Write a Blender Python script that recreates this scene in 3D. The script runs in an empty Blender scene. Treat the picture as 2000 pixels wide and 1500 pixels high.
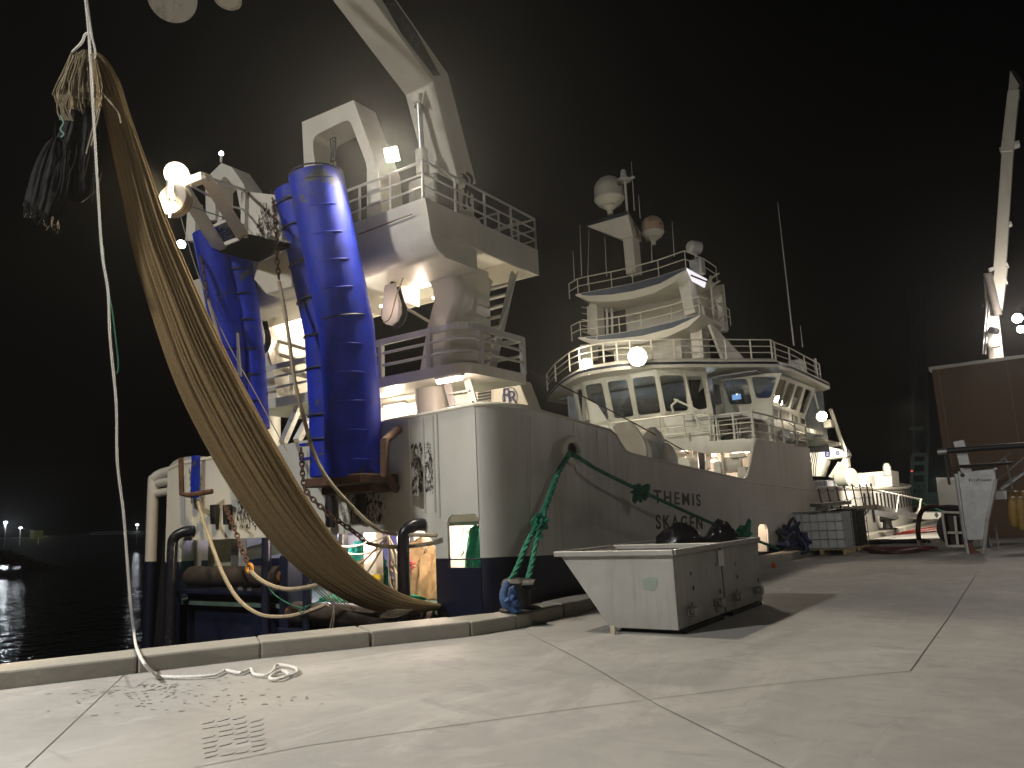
import bpy, bmesh, math, random
from mathutils import Vector, Matrix, Quaternion
from mathutils.geometry import tessellate_polygon
random.seed(7)
C = bpy.context.scene.collection
sc = bpy.context.scene
rad = math.radians
V = lambda *a: Vector(a)

# ---------------------------------------------------------------- camera
# world: +Y = the vessel's heading along the quay, +X = starboard (inland), z = 0 the quay paving
PITCH, ROLL, YAW, EYE, FPX = rad(9.95), rad(2.7), rad(34.5), V(6.85, -9.05, 1.5), 1500.0
_f = V(0, math.cos(PITCH), math.sin(PITCH)); _u = V(0, -math.sin(PITCH), math.cos(PITCH)); _r = V(1, 0, 0)
_R = _r * math.cos(ROLL) - _u * math.sin(ROLL); _U = _u * math.cos(ROLL) + _r * math.sin(ROLL)
_Z = Matrix.Rotation(YAW, 3, 'Z')
CR, CU, CF = _Z @ _R, _Z @ _U, _Z @ _f
cam = bpy.data.cameras.new("camera"); camo = bpy.data.objects.new("camera", cam); C.objects.link(camo)
cam.sensor_width = 36; cam.lens = 36 * FPX / 2000; cam.clip_end = 3000; cam.clip_start = .1
camo.matrix_world = Matrix(((CR.x, CU.x, -CF.x, EYE.x), (CR.y, CU.y, -CF.y, EYE.y), (CR.z, CU.z, -CF.z, EYE.z), (0, 0, 0, 1)))
sc.camera = camo
sc.render.resolution_x, sc.render.resolution_y = 1024, 768

def U(px, py, x=None, y=None, z=None, d=None):
    """the point of the place seen at a spot of the survey photograph, on a plane x=, y=, z= or at a depth d"""
    r = CR * ((px - 1000) / FPX) + CU * ((750 - py) / FPX) + CF
    if d is not None: t = d
    elif x is not None: t = (x - EYE.x) / r.x
    elif y is not None: t = (y - EYE.y) / r.y
    else: t = (z - EYE.z) / r.z
    return EYE + r * t

# ---------------------------------------------------------------- night sky, exposure
w = bpy.data.worlds.new("World"); sc.world = w; w.use_nodes = True
nt = w.node_tree; nt.nodes.clear()
sky = nt.nodes.new("ShaderNodeTexSky"); sky.sky_type = 'NISHITA'; sky.sun_disc = False
sky.sun_elevation = rad(-3); sky.sun_rotation = rad(200)
bg = nt.nodes.new("ShaderNodeBackground"); bg.inputs['Strength'].default_value = .012
ow = nt.nodes.new("ShaderNodeOutputWorld")
nt.links.new(sky.outputs[0], bg.inputs['Color']); nt.links.new(bg.outputs[0], ow.inputs['Surface'])
sc.view_settings.view_transform = 'Standard'; sc.view_settings.look = 'None'
sc.view_settings.exposure = -.45; sc.view_settings.gamma = 1
try:
    sc.cycles.use_denoising = True; sc.cycles.denoiser = 'OPENIMAGEDENOISE'
    sc.cycles.sample_clamp_indirect = 4; sc.cycles.max_bounces = 6; sc.cycles.caustics_reflective = False
    sc.cycles.caustics_refractive = False; sc.cycles.use_light_tree = True
except Exception: pass

# ---------------------------------------------------------------- materials
def _n(nt, t, **kw):
    n = nt.nodes.new(t)
    for k, v in kw.items(): setattr(n, k, v)
    return n
def _mixc(nt, fac, a, b):
    m = _n(nt, 'ShaderNodeMix', data_type='RGBA')
    for i, v in ((0, fac), (6, a), (7, b)):
        if hasattr(v, 'is_linked') or isinstance(v, bpy.types.NodeSocket): nt.links.new(v, m.inputs[i])
        elif i == 0: m.inputs[0].default_value = v
        else: m.inputs[i].default_value = (*v, 1) if len(v) == 3 else v
    return m.outputs[2]
def _noise(nt, co, scale, detail=5, rough=.6, sc3=None, dist=0):
    if sc3:
        mp = _n(nt, 'ShaderNodeMapping'); mp.inputs['Scale'].default_value = sc3
        nt.links.new(co, mp.inputs[0]); co = mp.outputs[0]
    n = _n(nt, 'ShaderNodeTexNoise'); n.inputs['Scale'].default_value = scale
    n.inputs['Detail'].default_value = detail; n.inputs['Roughness'].default_value = rough; n.inputs['Distortion'].default_value = dist
    nt.links.new(co, n.inputs['Vector']); return n.outputs['Fac']
def _ramp(nt, fac, lo, hi):
    m = _n(nt, 'ShaderNodeMapRange'); m.clamp = True
    m.inputs[1].default_value = lo; m.inputs[2].default_value = hi
    nt.links.new(fac, m.inputs[0]); return m.outputs[0]
def _math(nt, op, a, b=None):
    m = _n(nt, 'ShaderNodeMath', operation=op)
    for i, v in enumerate((a, b)):
        if v is None: continue
        if isinstance(v, bpy.types.NodeSocket): nt.links.new(v, m.inputs[i])
        else: m.inputs[i].default_value = v
    return m.outputs[0]
def new_mat(name):
    m = bpy.data.materials.new(name); m.use_nodes = True
    nt = m.node_tree; p = nt.nodes['Principled BSDF']; tc = _n(nt, 'ShaderNodeTexCoord')
    return m, nt, p, tc.outputs['Object'], tc
def mat(name, col, rough=.5, metal=0., var=.18, vs=1.5, streak=0., scol=(.12, .08, .05), sscale=5, chips=0., ccol=(.1, .07, .05), chs=6, bump=.0, bs=60, sheen=0, spec=.5):
    """paint / metal / cloth: patchy colour, run-down stains, chips of another colour, fine bump"""
    m, nt, p, co, tc = new_mat(name)
    n = _noise(nt, co, vs, 6)
    c = _mixc(nt, _ramp(nt, n, .3, .7), tuple(v * (1 - var) for v in col), tuple(min(1, v * (1 + var)) for v in col))
    if streak:
        s = _noise(nt, co, sscale, 4, .7, (1, 1, .09))
        g = _noise(nt, co, .55, 3)
        f = _math(nt, 'MULTIPLY', _ramp(nt, s, .5, .78), _ramp(nt, g, .42, .62))
        c = _mixc(nt, _math(nt, 'MULTIPLY', f, streak), c, scol)
    if chips:
        k = _noise(nt, co, chs, 8, .72, None, .6)
        g = _noise(nt, co, .9, 2)
        f = _math(nt, 'MULTIPLY', _ramp(nt, k, .60 - .1 * chips, .64 - .1 * chips), _ramp(nt, g, .5, .58))
        c = _mixc(nt, f, c, ccol)
    nt.links.new(c, p.inputs['Base Color'])
    r = _math(nt, 'ADD', _math(nt, 'MULTIPLY', _noise(nt, co, vs * 3, 4), .3), rough - .15)
    nt.links.new(r, p.inputs['Roughness'])
    p.inputs['Metallic'].default_value = metal
    p.inputs['Specular IOR Level'].default_value = spec
    if bump:
        b = _n(nt, 'ShaderNodeBump'); b.inputs['Strength'].default_value = bump; b.inputs['Distance'].default_value = .02
        nt.links.new(_noise(nt, co, bs, 4), b.inputs['Height']); nt.links.new(b.outputs[0], p.inputs['Normal'])
    return m
def emit(name, col, st):
    m, nt, p, co, tc = new_mat(name)
    p.inputs['Base Color'].default_value = (*col, 1); p.inputs['Emission Color'].default_value = (*col, 1); p.inputs['Emission Strength'].default_value = st
    return m

M = {}
M['white'] = mat('white_ship_paint', (.60, .585, .51), .4, var=.07, streak=.35, scol=(.30, .22, .14))
M['white_clean'] = mat('white_paint_clean', (.66, .64, .57), .38, var=.05)
M['lit_white'] = mat('lit_white', (.66, .645, .60), .4)
M['white_dirty'] = mat('white_paint_scarred', (.58, .565, .51), .45, var=.1, streak=.8, scol=(.07, .055, .045), sscale=9, chips=.7, ccol=(.05, .045, .035), chs=7)
M['navy'] = mat('navy_paint', (.006, .009, .028), .42, var=.3, chips=.15, ccol=(.05, .06, .09), chs=22)
M['blue'] = mat('blue_chute_paint', (.004, .021, .36), .58, spec=.25, var=.35, vs=2.2, streak=.4, scol=(.035, .05, .12), chips=.5, ccol=(.05, .055, .075), chs=2.6)
_m = M['blue'].copy(); _m.name = 'blue_chute_rusting'; M['blue_chute'] = _m; _nt = _m.node_tree; _p = _nt.nodes['Principled BSDF']
_src = _p.inputs['Base Color'].links[0].from_socket; _co = [n_ for n_ in _nt.nodes if n_.type == 'TEX_COORD'][0].outputs['Object']
_sx = _n(_nt, 'ShaderNodeSeparateXYZ'); _nt.links.new(_co, _sx.inputs[0])
_g = _math(_nt, 'ADD', _math(_nt, 'MULTIPLY', _math(_nt, 'SUBTRACT', 2.25, _sx.outputs[2]), .55), _math(_nt, 'MULTIPLY', _math(_nt, 'ADD', _sx.outputs[0], 3.1), .45))
_f = _ramp(_nt, _math(_nt, 'ADD', _g, _noise(_nt, _co, 5, 6, .7)), .66, .74)
_nt.links.new(_mixc(_nt, _f, _src, (.05, .022, .014)), _p.inputs['Base Color'])
M['blue_dark'] = mat('blue_weld_edge', (.004, .010, .05), .5, var=.4)
M['rust'] = mat('rusty_steel', (.075, .035, .02), .75, var=.5, vs=6, bump=.4, bs=40)
M['rail_grey'] = mat('grey_rail_paint', (.50, .50, .48), .4, var=.08)
M['cream'] = mat('cream_paint', (.56, .55, .47), .42, var=.06, streak=.3, scol=(.25, .2, .12))
M['black'] = mat('black_rubber', (.012, .012, .013), .5, var=.4, bump=.2)
M['black_pipe'] = mat('black_bar_paint', (.010, .011, .018), .32, var=.5, vs=4, chips=.2, ccol=(.09, .09, .08), chs=14)
M['steel'] = mat('galvanised_steel', (.34, .35, .36), .42, .75, var=.16, vs=5)
M['skip'] = mat('dull_zinc_skip', (.39, .385, .36), .50, .3, var=.16, vs=1.3, streak=.45, scol=(.16, .14, .11), sscale=9, chips=0)
M['dark'] = mat('dark_metal', (.02, .02, .022), .5, .3, var=.3)
M['green_rope'] = mat('green_rope', (.012, .17, .10), .7, var=.35, vs=14, bump=.8, bs=70)
M['blue_cloth'] = mat('blue_chafe_cloth', (.02, .06, .16), .8, var=.35, vs=9, bump=.6, bs=25)
M['white_rope'] = mat('white_rope', (.78, .77, .74), .75, var=.06, vs=30, bump=.7, bs=80)
M['tan_rope'] = mat('tan_rope', (.33, .29, .21), .75, var=.2, vs=12, bump=.7, bs=80)
M['cord'] = mat('dark_cord', (.09, .075, .05), .8, var=.3)
M['chain'] = mat('rusty_chain', (.085, .045, .028), .65, .3, var=.4, vs=12)
M['glow_warm'] = emit('lamp_glass_warm', (1, .86, .62), 45)
M['glow_pink'] = emit('tube_lamp_glass', (1, .80, .66), 22)
M['glow_white'] = emit('lamp_glass_cold', (.92, .95, 1), 34)
M['screen'] = emit('screen_blue', (.12, .22, 1), 1.3)
M['screen_pale'] = emit('screen_pale', (.30, .55, 1), 1.5)

# ---------------------------------------------------------------- mesh builder
class MB:
    def __init__(self): self.bm = bmesh.new()
    def face(self, vs, mi=0):
        try:
            f = self.bm.faces.new(vs); f.material_index = mi; return f
        except ValueError: return None
    def quad(self, *pts, mi=0): return self.face([self.bm.verts.new(p) for p in pts], mi)
    def hexa(self, a, b, mi=0):
        """solid between two polygons with the same number of corners"""
        A = [self.bm.verts.new(p) for p in a]; B = [self.bm.verts.new(p) for p in b]; n = len(A)
        self.face(A[::-1], mi); self.face(B, mi)
        for i in range(n): self.face([A[i], A[(i + 1) % n], B[(i + 1) % n], B[i]], mi)
    def poly(self, pts, vec, mi=0): self.hexa([Vector(p) for p in pts], [Vector(p) + Vector(vec) for p in pts], mi)
    def box(self, c, s, R=None, mi=0):
        c = Vector(c); h = [v / 2 for v in s]; R = R or Matrix.Identity(3)
        q = lambda z: [c + R @ V(sx * h[0], sy * h[1], z * h[2]) for sx, sy in ((-1, -1), (1, -1), (1, 1), (-1, 1))]
        self.hexa(q(-1), q(1), mi)
    def beam(self, a, b, wx, wy, up=(0, 0, 1), mi=0):
        """rectangular bar from a to b"""
        a, b = Vector(a), Vector(b); d = (b - a).normalized(); up = Vector(up)
        s = d.cross(up)
        if s.length < 1e-4: s = d.cross(V(1, 0, 0))
        s.normalize(); t = s.cross(d)
        q = lambda p: [p + s * i * wx / 2 + t * j * wy / 2 for i, j in ((-1, -1), (1, -1), (1, 1), (-1, 1))]
        self.hexa(q(a), q(b), mi)
    def plate(self, outer, holes, vec, mi=0):
        vec = Vector(vec); loops = [[Vector(p) for p in outer]] + [[Vector(p) for p in h] for h in holes]
        tri = tessellate_polygon(loops); flat = [p for l in loops for p in l]
        A = [self.bm.verts.new(p) for p in flat]; B = [self.bm.verts.new(p + vec) for p in flat]
        for t in tri:
            self.face([A[i] for i in t][::-1], mi); self.face([B[i] for i in t], mi)
        o = 0
        for l in loops:
            n = len(l)
            for i in range(n): self.face([A[o + i], A[o + (i + 1) % n], B[o + (i + 1) % n], B[o + i]], mi)
            o += n
    def loft(self, rings, closed=True, caps=True, mi=0):
        L = [[self.bm.verts.new(p) for p in r] for r in rings]; n = len(L[0])
        for a, b in zip(L, L[1:]):
            for i in range(n if closed else n - 1):
                j = (i + 1) % n; self.face([a[i], a[j], b[j], b[i]], mi)
        if caps and closed: self.face(L[0][::-1], mi); self.face(L[-1], mi)
        return L
    def tube(self, pts, r, n=8, closed=False, mi=0, squash=None):
        pts = [Vector(p) for p in pts]; N = len(pts); rings = []; prev = None
        for i, p in enumerate(pts):
            if closed: d = pts[(i + 1) % N] - pts[i - 1]
            else: d = pts[min(i + 1, N - 1)] - pts[max(i - 1, 0)]
            if d.length < 1e-7: d = V(0, 0, 1)
            d.normalize()
            if prev is None:
                s = d.cross(V(0, 0, 1))
                if s.length < .05: s = d.cross(V(1, 0, 0))
            else: s = prev - d * prev.dot(d)
            s.normalize(); prev = s; t = d.cross(s)
            rr = r[i] if isinstance(r, (list, tuple)) else r
            rings.append([p + (s * math.cos(a) + t * math.sin(a)) * rr for a in (2 * math.pi * k / n for k in range(n))])
        if closed: rings.append(rings[0])
        if closed:
            L = [[self.bm.verts.new(p) for p in q] for q in rings[:-1]]
            # align the closing ring
            for a, b in zip(L, L[1:] + L[:1]):
                off = min(range(n), key=lambda o: (a[0].co - b[o].co).length) if b is L[0] else 0
                for i in range(n): self.face([a[i], a[(i + 1) % n], b[(i + 1 + off) % n], b[(i + off) % n]], mi)
        else: self.loft(rings, True, True, mi)
    def lathe(self, prof, c, axis=(0, 0, 1), n=24, mi=0, caps=True):
        c = Vector(c); ax = Vector(axis).normalized(); s = ax.orthogonal().normalized(); t = ax.cross(s)
        rings = [[c + ax * z + (s * math.cos(a) + t * math.sin(a)) * max(r, 1e-4) for a in (2 * math.pi * k / n for k in range(n))] for r, z in prof]
        self.loft(rings, True, caps, mi)
    def ball(self, c, r, n=14, sq=(1, 1, 1), mi=0, jit=0):
        c = Vector(c); rings = []
        for i in range(1, n // 2):
            th = math.pi * i / (n // 2)
            rings.append([c + V(r * sq[0] * math.sin(th) * math.cos(a), r * sq[1] * math.sin(th) * math.sin(a), -r * sq[2] * math.cos(th)) * (1 + random.uniform(-jit, jit)) for a in (2 * math.pi * k / n for k in range(n))])
        self.loft(rings, True, True, mi)
    SPLIT = {'leg', 'deck_post', 'hanger_bracket', 'stanchion', 'davit_bracket', 'end_plate', 'handle', 'winch_frame', 'mast', 'capping_rail', 'crane_arm', 'hoop', 'post', 'rubber_flap', 'pipe', 'column', 'chute_foot', 'lashing_lug', 'door_frame', 'brace', 'davit_arm', 'end_beam', 'ramp', 'walkway', 'mast_base', 'rear_panel', 'anchor_winch', 'bridge_front_post', 'lamp_bracket'}
    def build(self, name, mats, parent=None, bevel=0, smooth=True, sub=0, ang=38):
        if name in MB.SPLIT and parent is not None:
            bm = self.bm; seen = set(); groups = []
            for v in bm.verts:
                if v in seen: continue
                st, g = [v], []; seen.add(v)
                while st:
                    u = st.pop(); g.append(u)
                    for e in u.link_edges:
                        o_ = e.other_vert(u)
                        if o_ not in seen: seen.add(o_); st.append(o_)
                groups.append(g)
            # pieces whose boxes meet stay together
            bx = [[min(c.co[i] for c in g) - .01 for i in range(3)] + [max(c.co[i] for c in g) + .01 for i in range(3)] for g in groups]
            k = list(range(len(groups)))
            def root(i):
                while k[i] != i: i = k[i]
                return i
            for i in range(len(groups)):
                for j in range(i):
                    if all(bx[i][q] < bx[j][q + 3] and bx[j][q] < bx[i][q + 3] for q in range(3)): k[root(i)] = root(j)
            roots = sorted({root(i) for i in range(len(groups))})
            if len(roots) > 1:
                first = None
                for r_ in roots:
                    keep = {v for i, g in enumerate(groups) if root(i) == r_ for v in g}
                    m2 = MB(); mp = {v: m2.bm.verts.new(v.co) for v in keep}
                    for f in bm.faces:
                        if f.verts[0] in keep: m2.face([mp[v] for v in f.verts], f.material_index)
                    o_ = m2._build(name, mats, parent, bevel, smooth, sub, ang); first = first or o_
                bm.free(); return first
        return self._build(name, mats, parent, bevel, smooth, sub, ang)
    def _build(self, name, mats, parent=None, bevel=0, smooth=True, sub=0, ang=38):
        me = bpy.data.meshes.new(name)
        bmesh.ops.recalc_face_normals(self.bm, faces=self.bm.faces)
        self.bm.to_mesh(me); self.bm.free()
        for m in (mats if isinstance(mats, (list, tuple)) else [mats]): me.materials.append(M[m] if isinstance(m, str) else m)
        if smooth:
            me.shade_smooth(); me.set_sharp_from_angle(angle=rad(ang))
        o = bpy.data.objects.new(name, me); C.objects.link(o)
        if parent is not None: attach(o, parent)
        if bevel:
            b = o.modifiers.new('bevel', 'BEVEL'); b.width = bevel; b.segments = 2; b.limit_method = 'ANGLE'; b.angle_limit = rad(40); b.harden_normals = False
        if smooth and ang < 100:
            w_ = o.modifiers.new('weighted', 'WEIGHTED_NORMAL'); w_.keep_sharp = True; w_.weight = 80
        if sub:
            s = o.modifiers.new('sub', 'SUBSURF'); s.levels = s.render_levels = sub
        return o
def attach(o, parent):
    o.parent = parent
    if parent.type == 'EMPTY': o.matrix_parent_inverse = Matrix.Translation(-Vector(parent.location))
def tag(o, label=None, cat=None, group=None, kind=None):
    if label: o['label'] = label
    if cat: o['category'] = cat
    if group: o['group'] = group
    if kind: o['kind'] = kind
    return o
def thing(name, loc, label, cat, group=None):
    o = bpy.data.objects.new(name, None); C.objects.link(o); o.location = loc; o.empty_display_size = .3
    return tag(o, label, cat, group)
def copy_tree(o, parent=None):
    c = o.copy(); C.objects.link(c)
    if parent is not None:
        inv = o.matrix_parent_inverse.copy(); c.parent = parent; c.matrix_parent_inverse = inv
    for ch in list(o.children): copy_tree(ch, c)
    return c
def cr(pts, n=8, closed=False):
    """smooth curve through points"""
    pts = [Vector(p) for p in pts]; out = []; N = len(pts)
    for i in range(N if closed else N - 1):
        g = lambda k: pts[k % N] if closed else pts[max(0, min(N - 1, k))]
        a, b, c, d = g(i - 1), g(i), g(i + 1), g(i + 2)
        for k in range(n):
            t = k / n
            out.append(.5 * ((2 * b) + (c - a) * t + (2 * a - 5 * b + 4 * c - d) * t * t + (3 * b - 3 * c + d - a) * t ** 3))
    if not closed: out.append(pts[-1])
    return out
def sag(a, b, drop, n=14):
    a, b = Vector(a), Vector(b)
    return [a.lerp(b, i / n) - V(0, 0, drop * 4 * (i / n) * (1 - i / n)) for i in range(n + 1)]
def rrect(cx, cy, w, h, r, n=4):
    out = []
    for sx, sy, a0 in ((1, -1, -90), (1, 1, 0), (-1, 1, 90), (-1, -1, 180)):
        for k in range(n + 1):
            a = rad(a0 + 90 * k / n); out.append((cx + sx * (w / 2 - r) + r * math.cos(a), cy + sy * (h / 2 - r) + r * math.sin(a)))
    return out
def text_mesh(body, size, loc, xdir, ydir, name, material, parent, ext=.004, spacing=1.0, align='CENTER', shear=0, bold=0):
    cu = bpy.data.curves.new(name, 'FONT'); cu.body = body; cu.offset = bold; cu.size = size; cu.extrude = ext; cu.space_character = spacing; cu.align_x = align; cu.align_y = 'CENTER'; cu.shear = shear
    t = bpy.data.objects.new(name, cu); C.objects.link(t)
    bpy.context.view_layer.update()
    me = bpy.data.meshes.new_from_object(t.evaluated_get(bpy.context.evaluated_depsgraph_get()))
    bpy.data.objects.remove(t)
    x = Vector(xdir).normalized(); y = Vector(ydir).normalized(); z = x.cross(y)
    me.transform(Matrix(((x.x, y.x, z.x, loc[0]), (x.y, y.y, z.y, loc[1]), (x.z, y.z, z.z, loc[2]), (0, 0, 0, 1))))
    me.materials.clear(); me.materials.append(material)
    o = bpy.data.objects.new(name, me); C.objects.link(o)
    if parent is not None: attach(o, parent)
    return o
def light(name, loc, energy, col, parent=None, target=None, angle=120, radius=.15, blend=.6):
    ld = bpy.data.lights.new(name, 'SPOT' if target is not None else 'POINT'); ld.energy = energy; ld.color = col; ld.shadow_soft_size = radius
    o = bpy.data.objects.new(name, ld); C.objects.link(o); o.location = loc
    if target is not None:
        ld.spot_size = rad(angle); ld.spot_blend = blend
        o.rotation_euler = (Vector(target) - Vector(loc)).to_track_quat('-Z', 'Y').to_euler()
    if parent is not None: attach(o, parent)
    return o
def rail(mb, path, h, rails=(1, .66, .33), r=.022, post=None, every=1, rp=.026):
    """guard rail: path of deck points, posts at each point"""
    path = [Vector(p) for p in path]
    for k in rails: mb.tube([p + V(0, 0, h * k) for p in path], r if k == 1 else r * .75, 6)
    for i, p in enumerate(path):
        if i % every == 0: mb.tube([p, p + V(0, 0, h)], rp, 6)
WARM, PINK, COLD = (1, .86, .66), (1, .76, .62), (.85, .92, 1)
# ================================================================ flood lamps of the place
def quay_mast():
    base = V(-6.4, -15.5, 0)
    mast = thing('lamp_mast', base, 'tall quay lamp mast standing behind the viewer with a twin flood lamp', 'lamp mast')
    mb = MB(); mb.lathe([(.12, 0), (.10, 7), (.07, 14)], base, (0, 0, 1), 14); mb.lathe([(.3, 0), (.3, .04)], base, (0, 0, 1), 14); mb.build('pole', 'steel', mast)
    for s in (-1, 1):
        c = base + V(.5 * s, .2, 14); mb = MB(); mb.box(c, (.5, .3, .14)); mb.tube([base + V(0, 0, 13.9), c], .03, 6); h = mb.build('lamp_head', 'dark', mast)
        mb = MB(); mb.box(c + V(0, .05, -.09), (.4, .22, .02)); mb.build('lamp_glass', 'glow_white', h)
    light('quay_light', base + V(.2, .5, 13.6), 9600, (1, .965, .91), mast, target=V(2.2, -7.0, 0), angle=96, radius=.3, blend=1.0)
    light('quay_light', base + V(-.4, .5, 13.6), 6500, (1, .965, .91), mast, radius=.3)
    light('quay_light', base + V(.6, .5, 13.5), 17000, (1, .95, .89), mast, target=V(-1.5, -9.0, 0), angle=46, radius=.3, blend=1.0)
quay_mast()
def yard_mast():
    base = V(21, -5, 0)
    mast = thing('lamp_mast', base, 'quay lamp mast standing off to the right with a single lamp', 'lamp mast')
    mb = MB(); mb.lathe([(.12, 0), (.10, 6), (.07, 12)], base, (0, 0, 1), 14); mb.build('pole', 'steel', mast)
    c = base + V(-.6, .2, 12); mb = MB(); mb.box(c, (.6, .3, .14)); mb.tube([base + V(0, 0, 11.9), c], .03, 6); h = mb.build('lamp_head', 'dark', mast)
    mb = MB(); mb.box(c + V(0, 0, -.09), (.5, .22, .02)); mb.build('lamp_glass', 'glow_white', h)
    light('yard_light', base + V(-.6, .2, 11.7), 1500, (1, .94, .84), mast, target=V(0, 9, 0), angle=150, radius=.5, blend=.5)
yard_mast()
def low_pole():
    base = V(15.5, -13, 0)
    mast = thing('lamp_mast', base, 'low lamp pole behind the viewer aimed along the quay', 'lamp mast')
    mb = MB(); mb.lathe([(.08, 0), (.06, 5)], base, (0, 0, 1), 12); mb.build('pole', 'steel', mast)
    c = base + V(0, .12, 5); mb = MB(); mb.box(c, (.4, .16, .3)); h = mb.build('lamp_head', 'dark', mast)
    mb = MB(); mb.box(c + V(-.02, .09, 0), (.34, .02, .24)); mb.build('lamp_glass', 'glow_white', h)
    light('pole_light', c + V(-.1, .3, 0), 6000, (1, .95, .87), mast, target=V(4.2, 17, 1.0), angle=34, radius=.15, blend=1.0)
low_pole()
# ================================================================ the quay, kerb and water
def concrete(name, col, wet=0):
    m, nt, p, co, tc = new_mat(name)
    n1 = _noise(nt, co, .28, 5, .55, None, .6); n2 = _noise(nt, co, 2.3, 8, .65, None, .8); n3 = _noise(nt, co, 70, 3)
    n4 = _noise(nt, co, .75, 8, .72, (1, .4, 1), 1.2); n5 = _noise(nt, co, 1.1, 6, .7, (.35, 1.2, 1), 2.0); n6 = _noise(nt, co, 9, 6, .75, (1, .22, 1), .5)
    c = _mixc(nt, _ramp(nt, n1, .34, .66), tuple(v * .74 for v in col), tuple(v * 1.12 for v in col))
    c = _mixc(nt, _math(nt, 'MULTIPLY', _ramp(nt, n2, .42, .72), .38), c, tuple(v * .62 for v in col))
    c = _mixc(nt, _math(nt, 'MULTIPLY', _ramp(nt, n4, .54, .60), .30), c, tuple(min(1, v * 1.4) for v in col))
    c = _mixc(nt, _math(nt, 'MULTIPLY', _ramp(nt, n5, .57, .63), .42), c, tuple(v * .60 for v in col))
    c = _mixc(nt, _math(nt, 'MULTIPLY', _math(nt, 'MULTIPLY', _ramp(nt, n6, .60, .68), _ramp(nt, n4, .45, .6)), .6), c, tuple(v * .5 for v in col))
    c = _mixc(nt, _math(nt, 'MULTIPLY', _ramp(nt, n3, .35, .65), .25), c, tuple(v * .7 for v in col))
    for sc_, lo, hi, amt, mul in ((2.2, .05, .02, .6, 2.0), (5.5, .06, .03, .55, 1.8), (3.7, .045, .02, .7, .25), (1.1, .03, .012, .8, .2)):
        sp = _n(nt, 'ShaderNodeTexVoronoi'); sp.inputs['Scale'].default_value = sc_; sp.inputs['Randomness'].default_value = 1; nt.links.new(co, sp.inputs['Vector'])
        c = _mixc(nt, _math(nt, 'MULTIPLY', _math(nt, 'MULTIPLY', _ramp(nt, sp.outputs['Distance'], lo, hi), _ramp(nt, n1, .45, .55)), amt), c, tuple(min(1, v * mul) for v in col))
    nt.links.new(c, p.inputs['Base Color'])
    r = _math(nt, 'ADD', _math(nt, 'MULTIPLY', n2, .35), .48)
    nt.links.new(r, p.inputs['Roughness'])
    b = _n(nt, 'ShaderNodeBump'); b.inputs['Strength'].default_value = .35; b.inputs['Distance'].default_value = .01
    nt.links.new(_math(nt, 'ADD', _math(nt, 'MULTIPLY', n2, .7), _math(nt, 'MULTIPLY', n3, .3)), b.inputs['Height']); nt.links.new(b.outputs[0], p.inputs['Normal'])
    return m
M['concrete'] = concrete('quay_concrete', (.345, .335, .318))
M['kerb'] = concrete('kerb_concrete', (.35, .335, .29))
M['joint'] = mat('joint_filler', (.09, .085, .08), .8)
M['stain'] = mat('damp_stain', (.17, .16, .148), .6, var=.3)

OUT = [V(0, 140, 0), V(0, .15, 0), V(-.35, -.45, 0), V(-1.7, -2.6, 0), V(-2.95, -5.05, 0), V(-6.2, -11.4, 0), V(-22, -42, 0)]
INN = [V(.55, 140, 0), V(.52, .0, 0), V(.30, -.75, 0), V(-1.17, -2.95, 0), V(-2.4, -5.3, 0), V(-5.65, -11.65, 0), V(-21.4, -42.3, 0)]
mb = MB()
mb.face([mb.bm.verts.new(p) for p in INN + [V(30, -60, 0), V(160, -60, 0), V(160, 140, 0)]])
quay = mb.build('quay', 'concrete', smooth=False); tag(quay, kind='structure')
mb = MB()
zt = .19
for i in range(len(OUT) - 1):
    a, b, c, d = OUT[i], OUT[i + 1], INN[i + 1], INN[i]; up = V(0, 0, zt); dn = V(0, 0, -4)
    n = max(1, int((a - b).length / 1.25))
    for k in range(n):
        f0, f1 = k / n, (k + 1) / n; g = .004 / max(.1, (a - b).length)
        q = [a.lerp(b, f0 + g), a.lerp(b, f1 - g), d.lerp(c, f1 - g), d.lerp(c, f0 + g)]
        jz = V(random.uniform(-.006, .006), random.uniform(-.006, .006), random.uniform(-.006, .003)); mb.hexa([p + V(0, 0, -.3) + jz for p in q], [p + up + jz for p in q])
kerb = mb.build('kerb', 'kerb', bevel=.025, smooth=False); tag(kerb, kind='structure')
mb = MB()
for i in range(len(OUT) - 1):
    a, b = OUT[i], OUT[i + 1]; off = V(.02, -.02, 0)
    mb.quad(a + off + V(0, 0, -.05), b + off + V(0, 0, -.05), b + off + V(0, 0, -5), a + off + V(0, 0, -5))
tag(mb.build('quay_wall', 'kerb', smooth=False), kind='structure')
# saw-cut joints of the slab
def strip(mb, a, b, wd, z=.004):
    d = (b - a).normalized(); s = V(-d.y, d.x, 0) * wd / 2; q = V(0, 0, z)
    mb.quad(a - s + q, b - s + q, b + s + q, a + s + q)
G = lambda x, y, z=0: U(x, y, z=z)
mb = MB()
for l in ([(1030, 1236), (1140, 1293), (1280, 1375), (1530, 1500), (1700, 1590)], [(380, 1500), (600, 1457), (1100, 1388), (1500, 1338), (1778, 1311)], [(1778, 1311), (1850, 1210), (1905, 1125)], [(245, 1316), (50, 1500)]):
    for p, q in zip(l, l[1:]): strip(mb, G(*p), G(*q), .009)
tag(mb.build('slab_joint', 'joint', quay, smooth=False), kind='structure')
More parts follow.
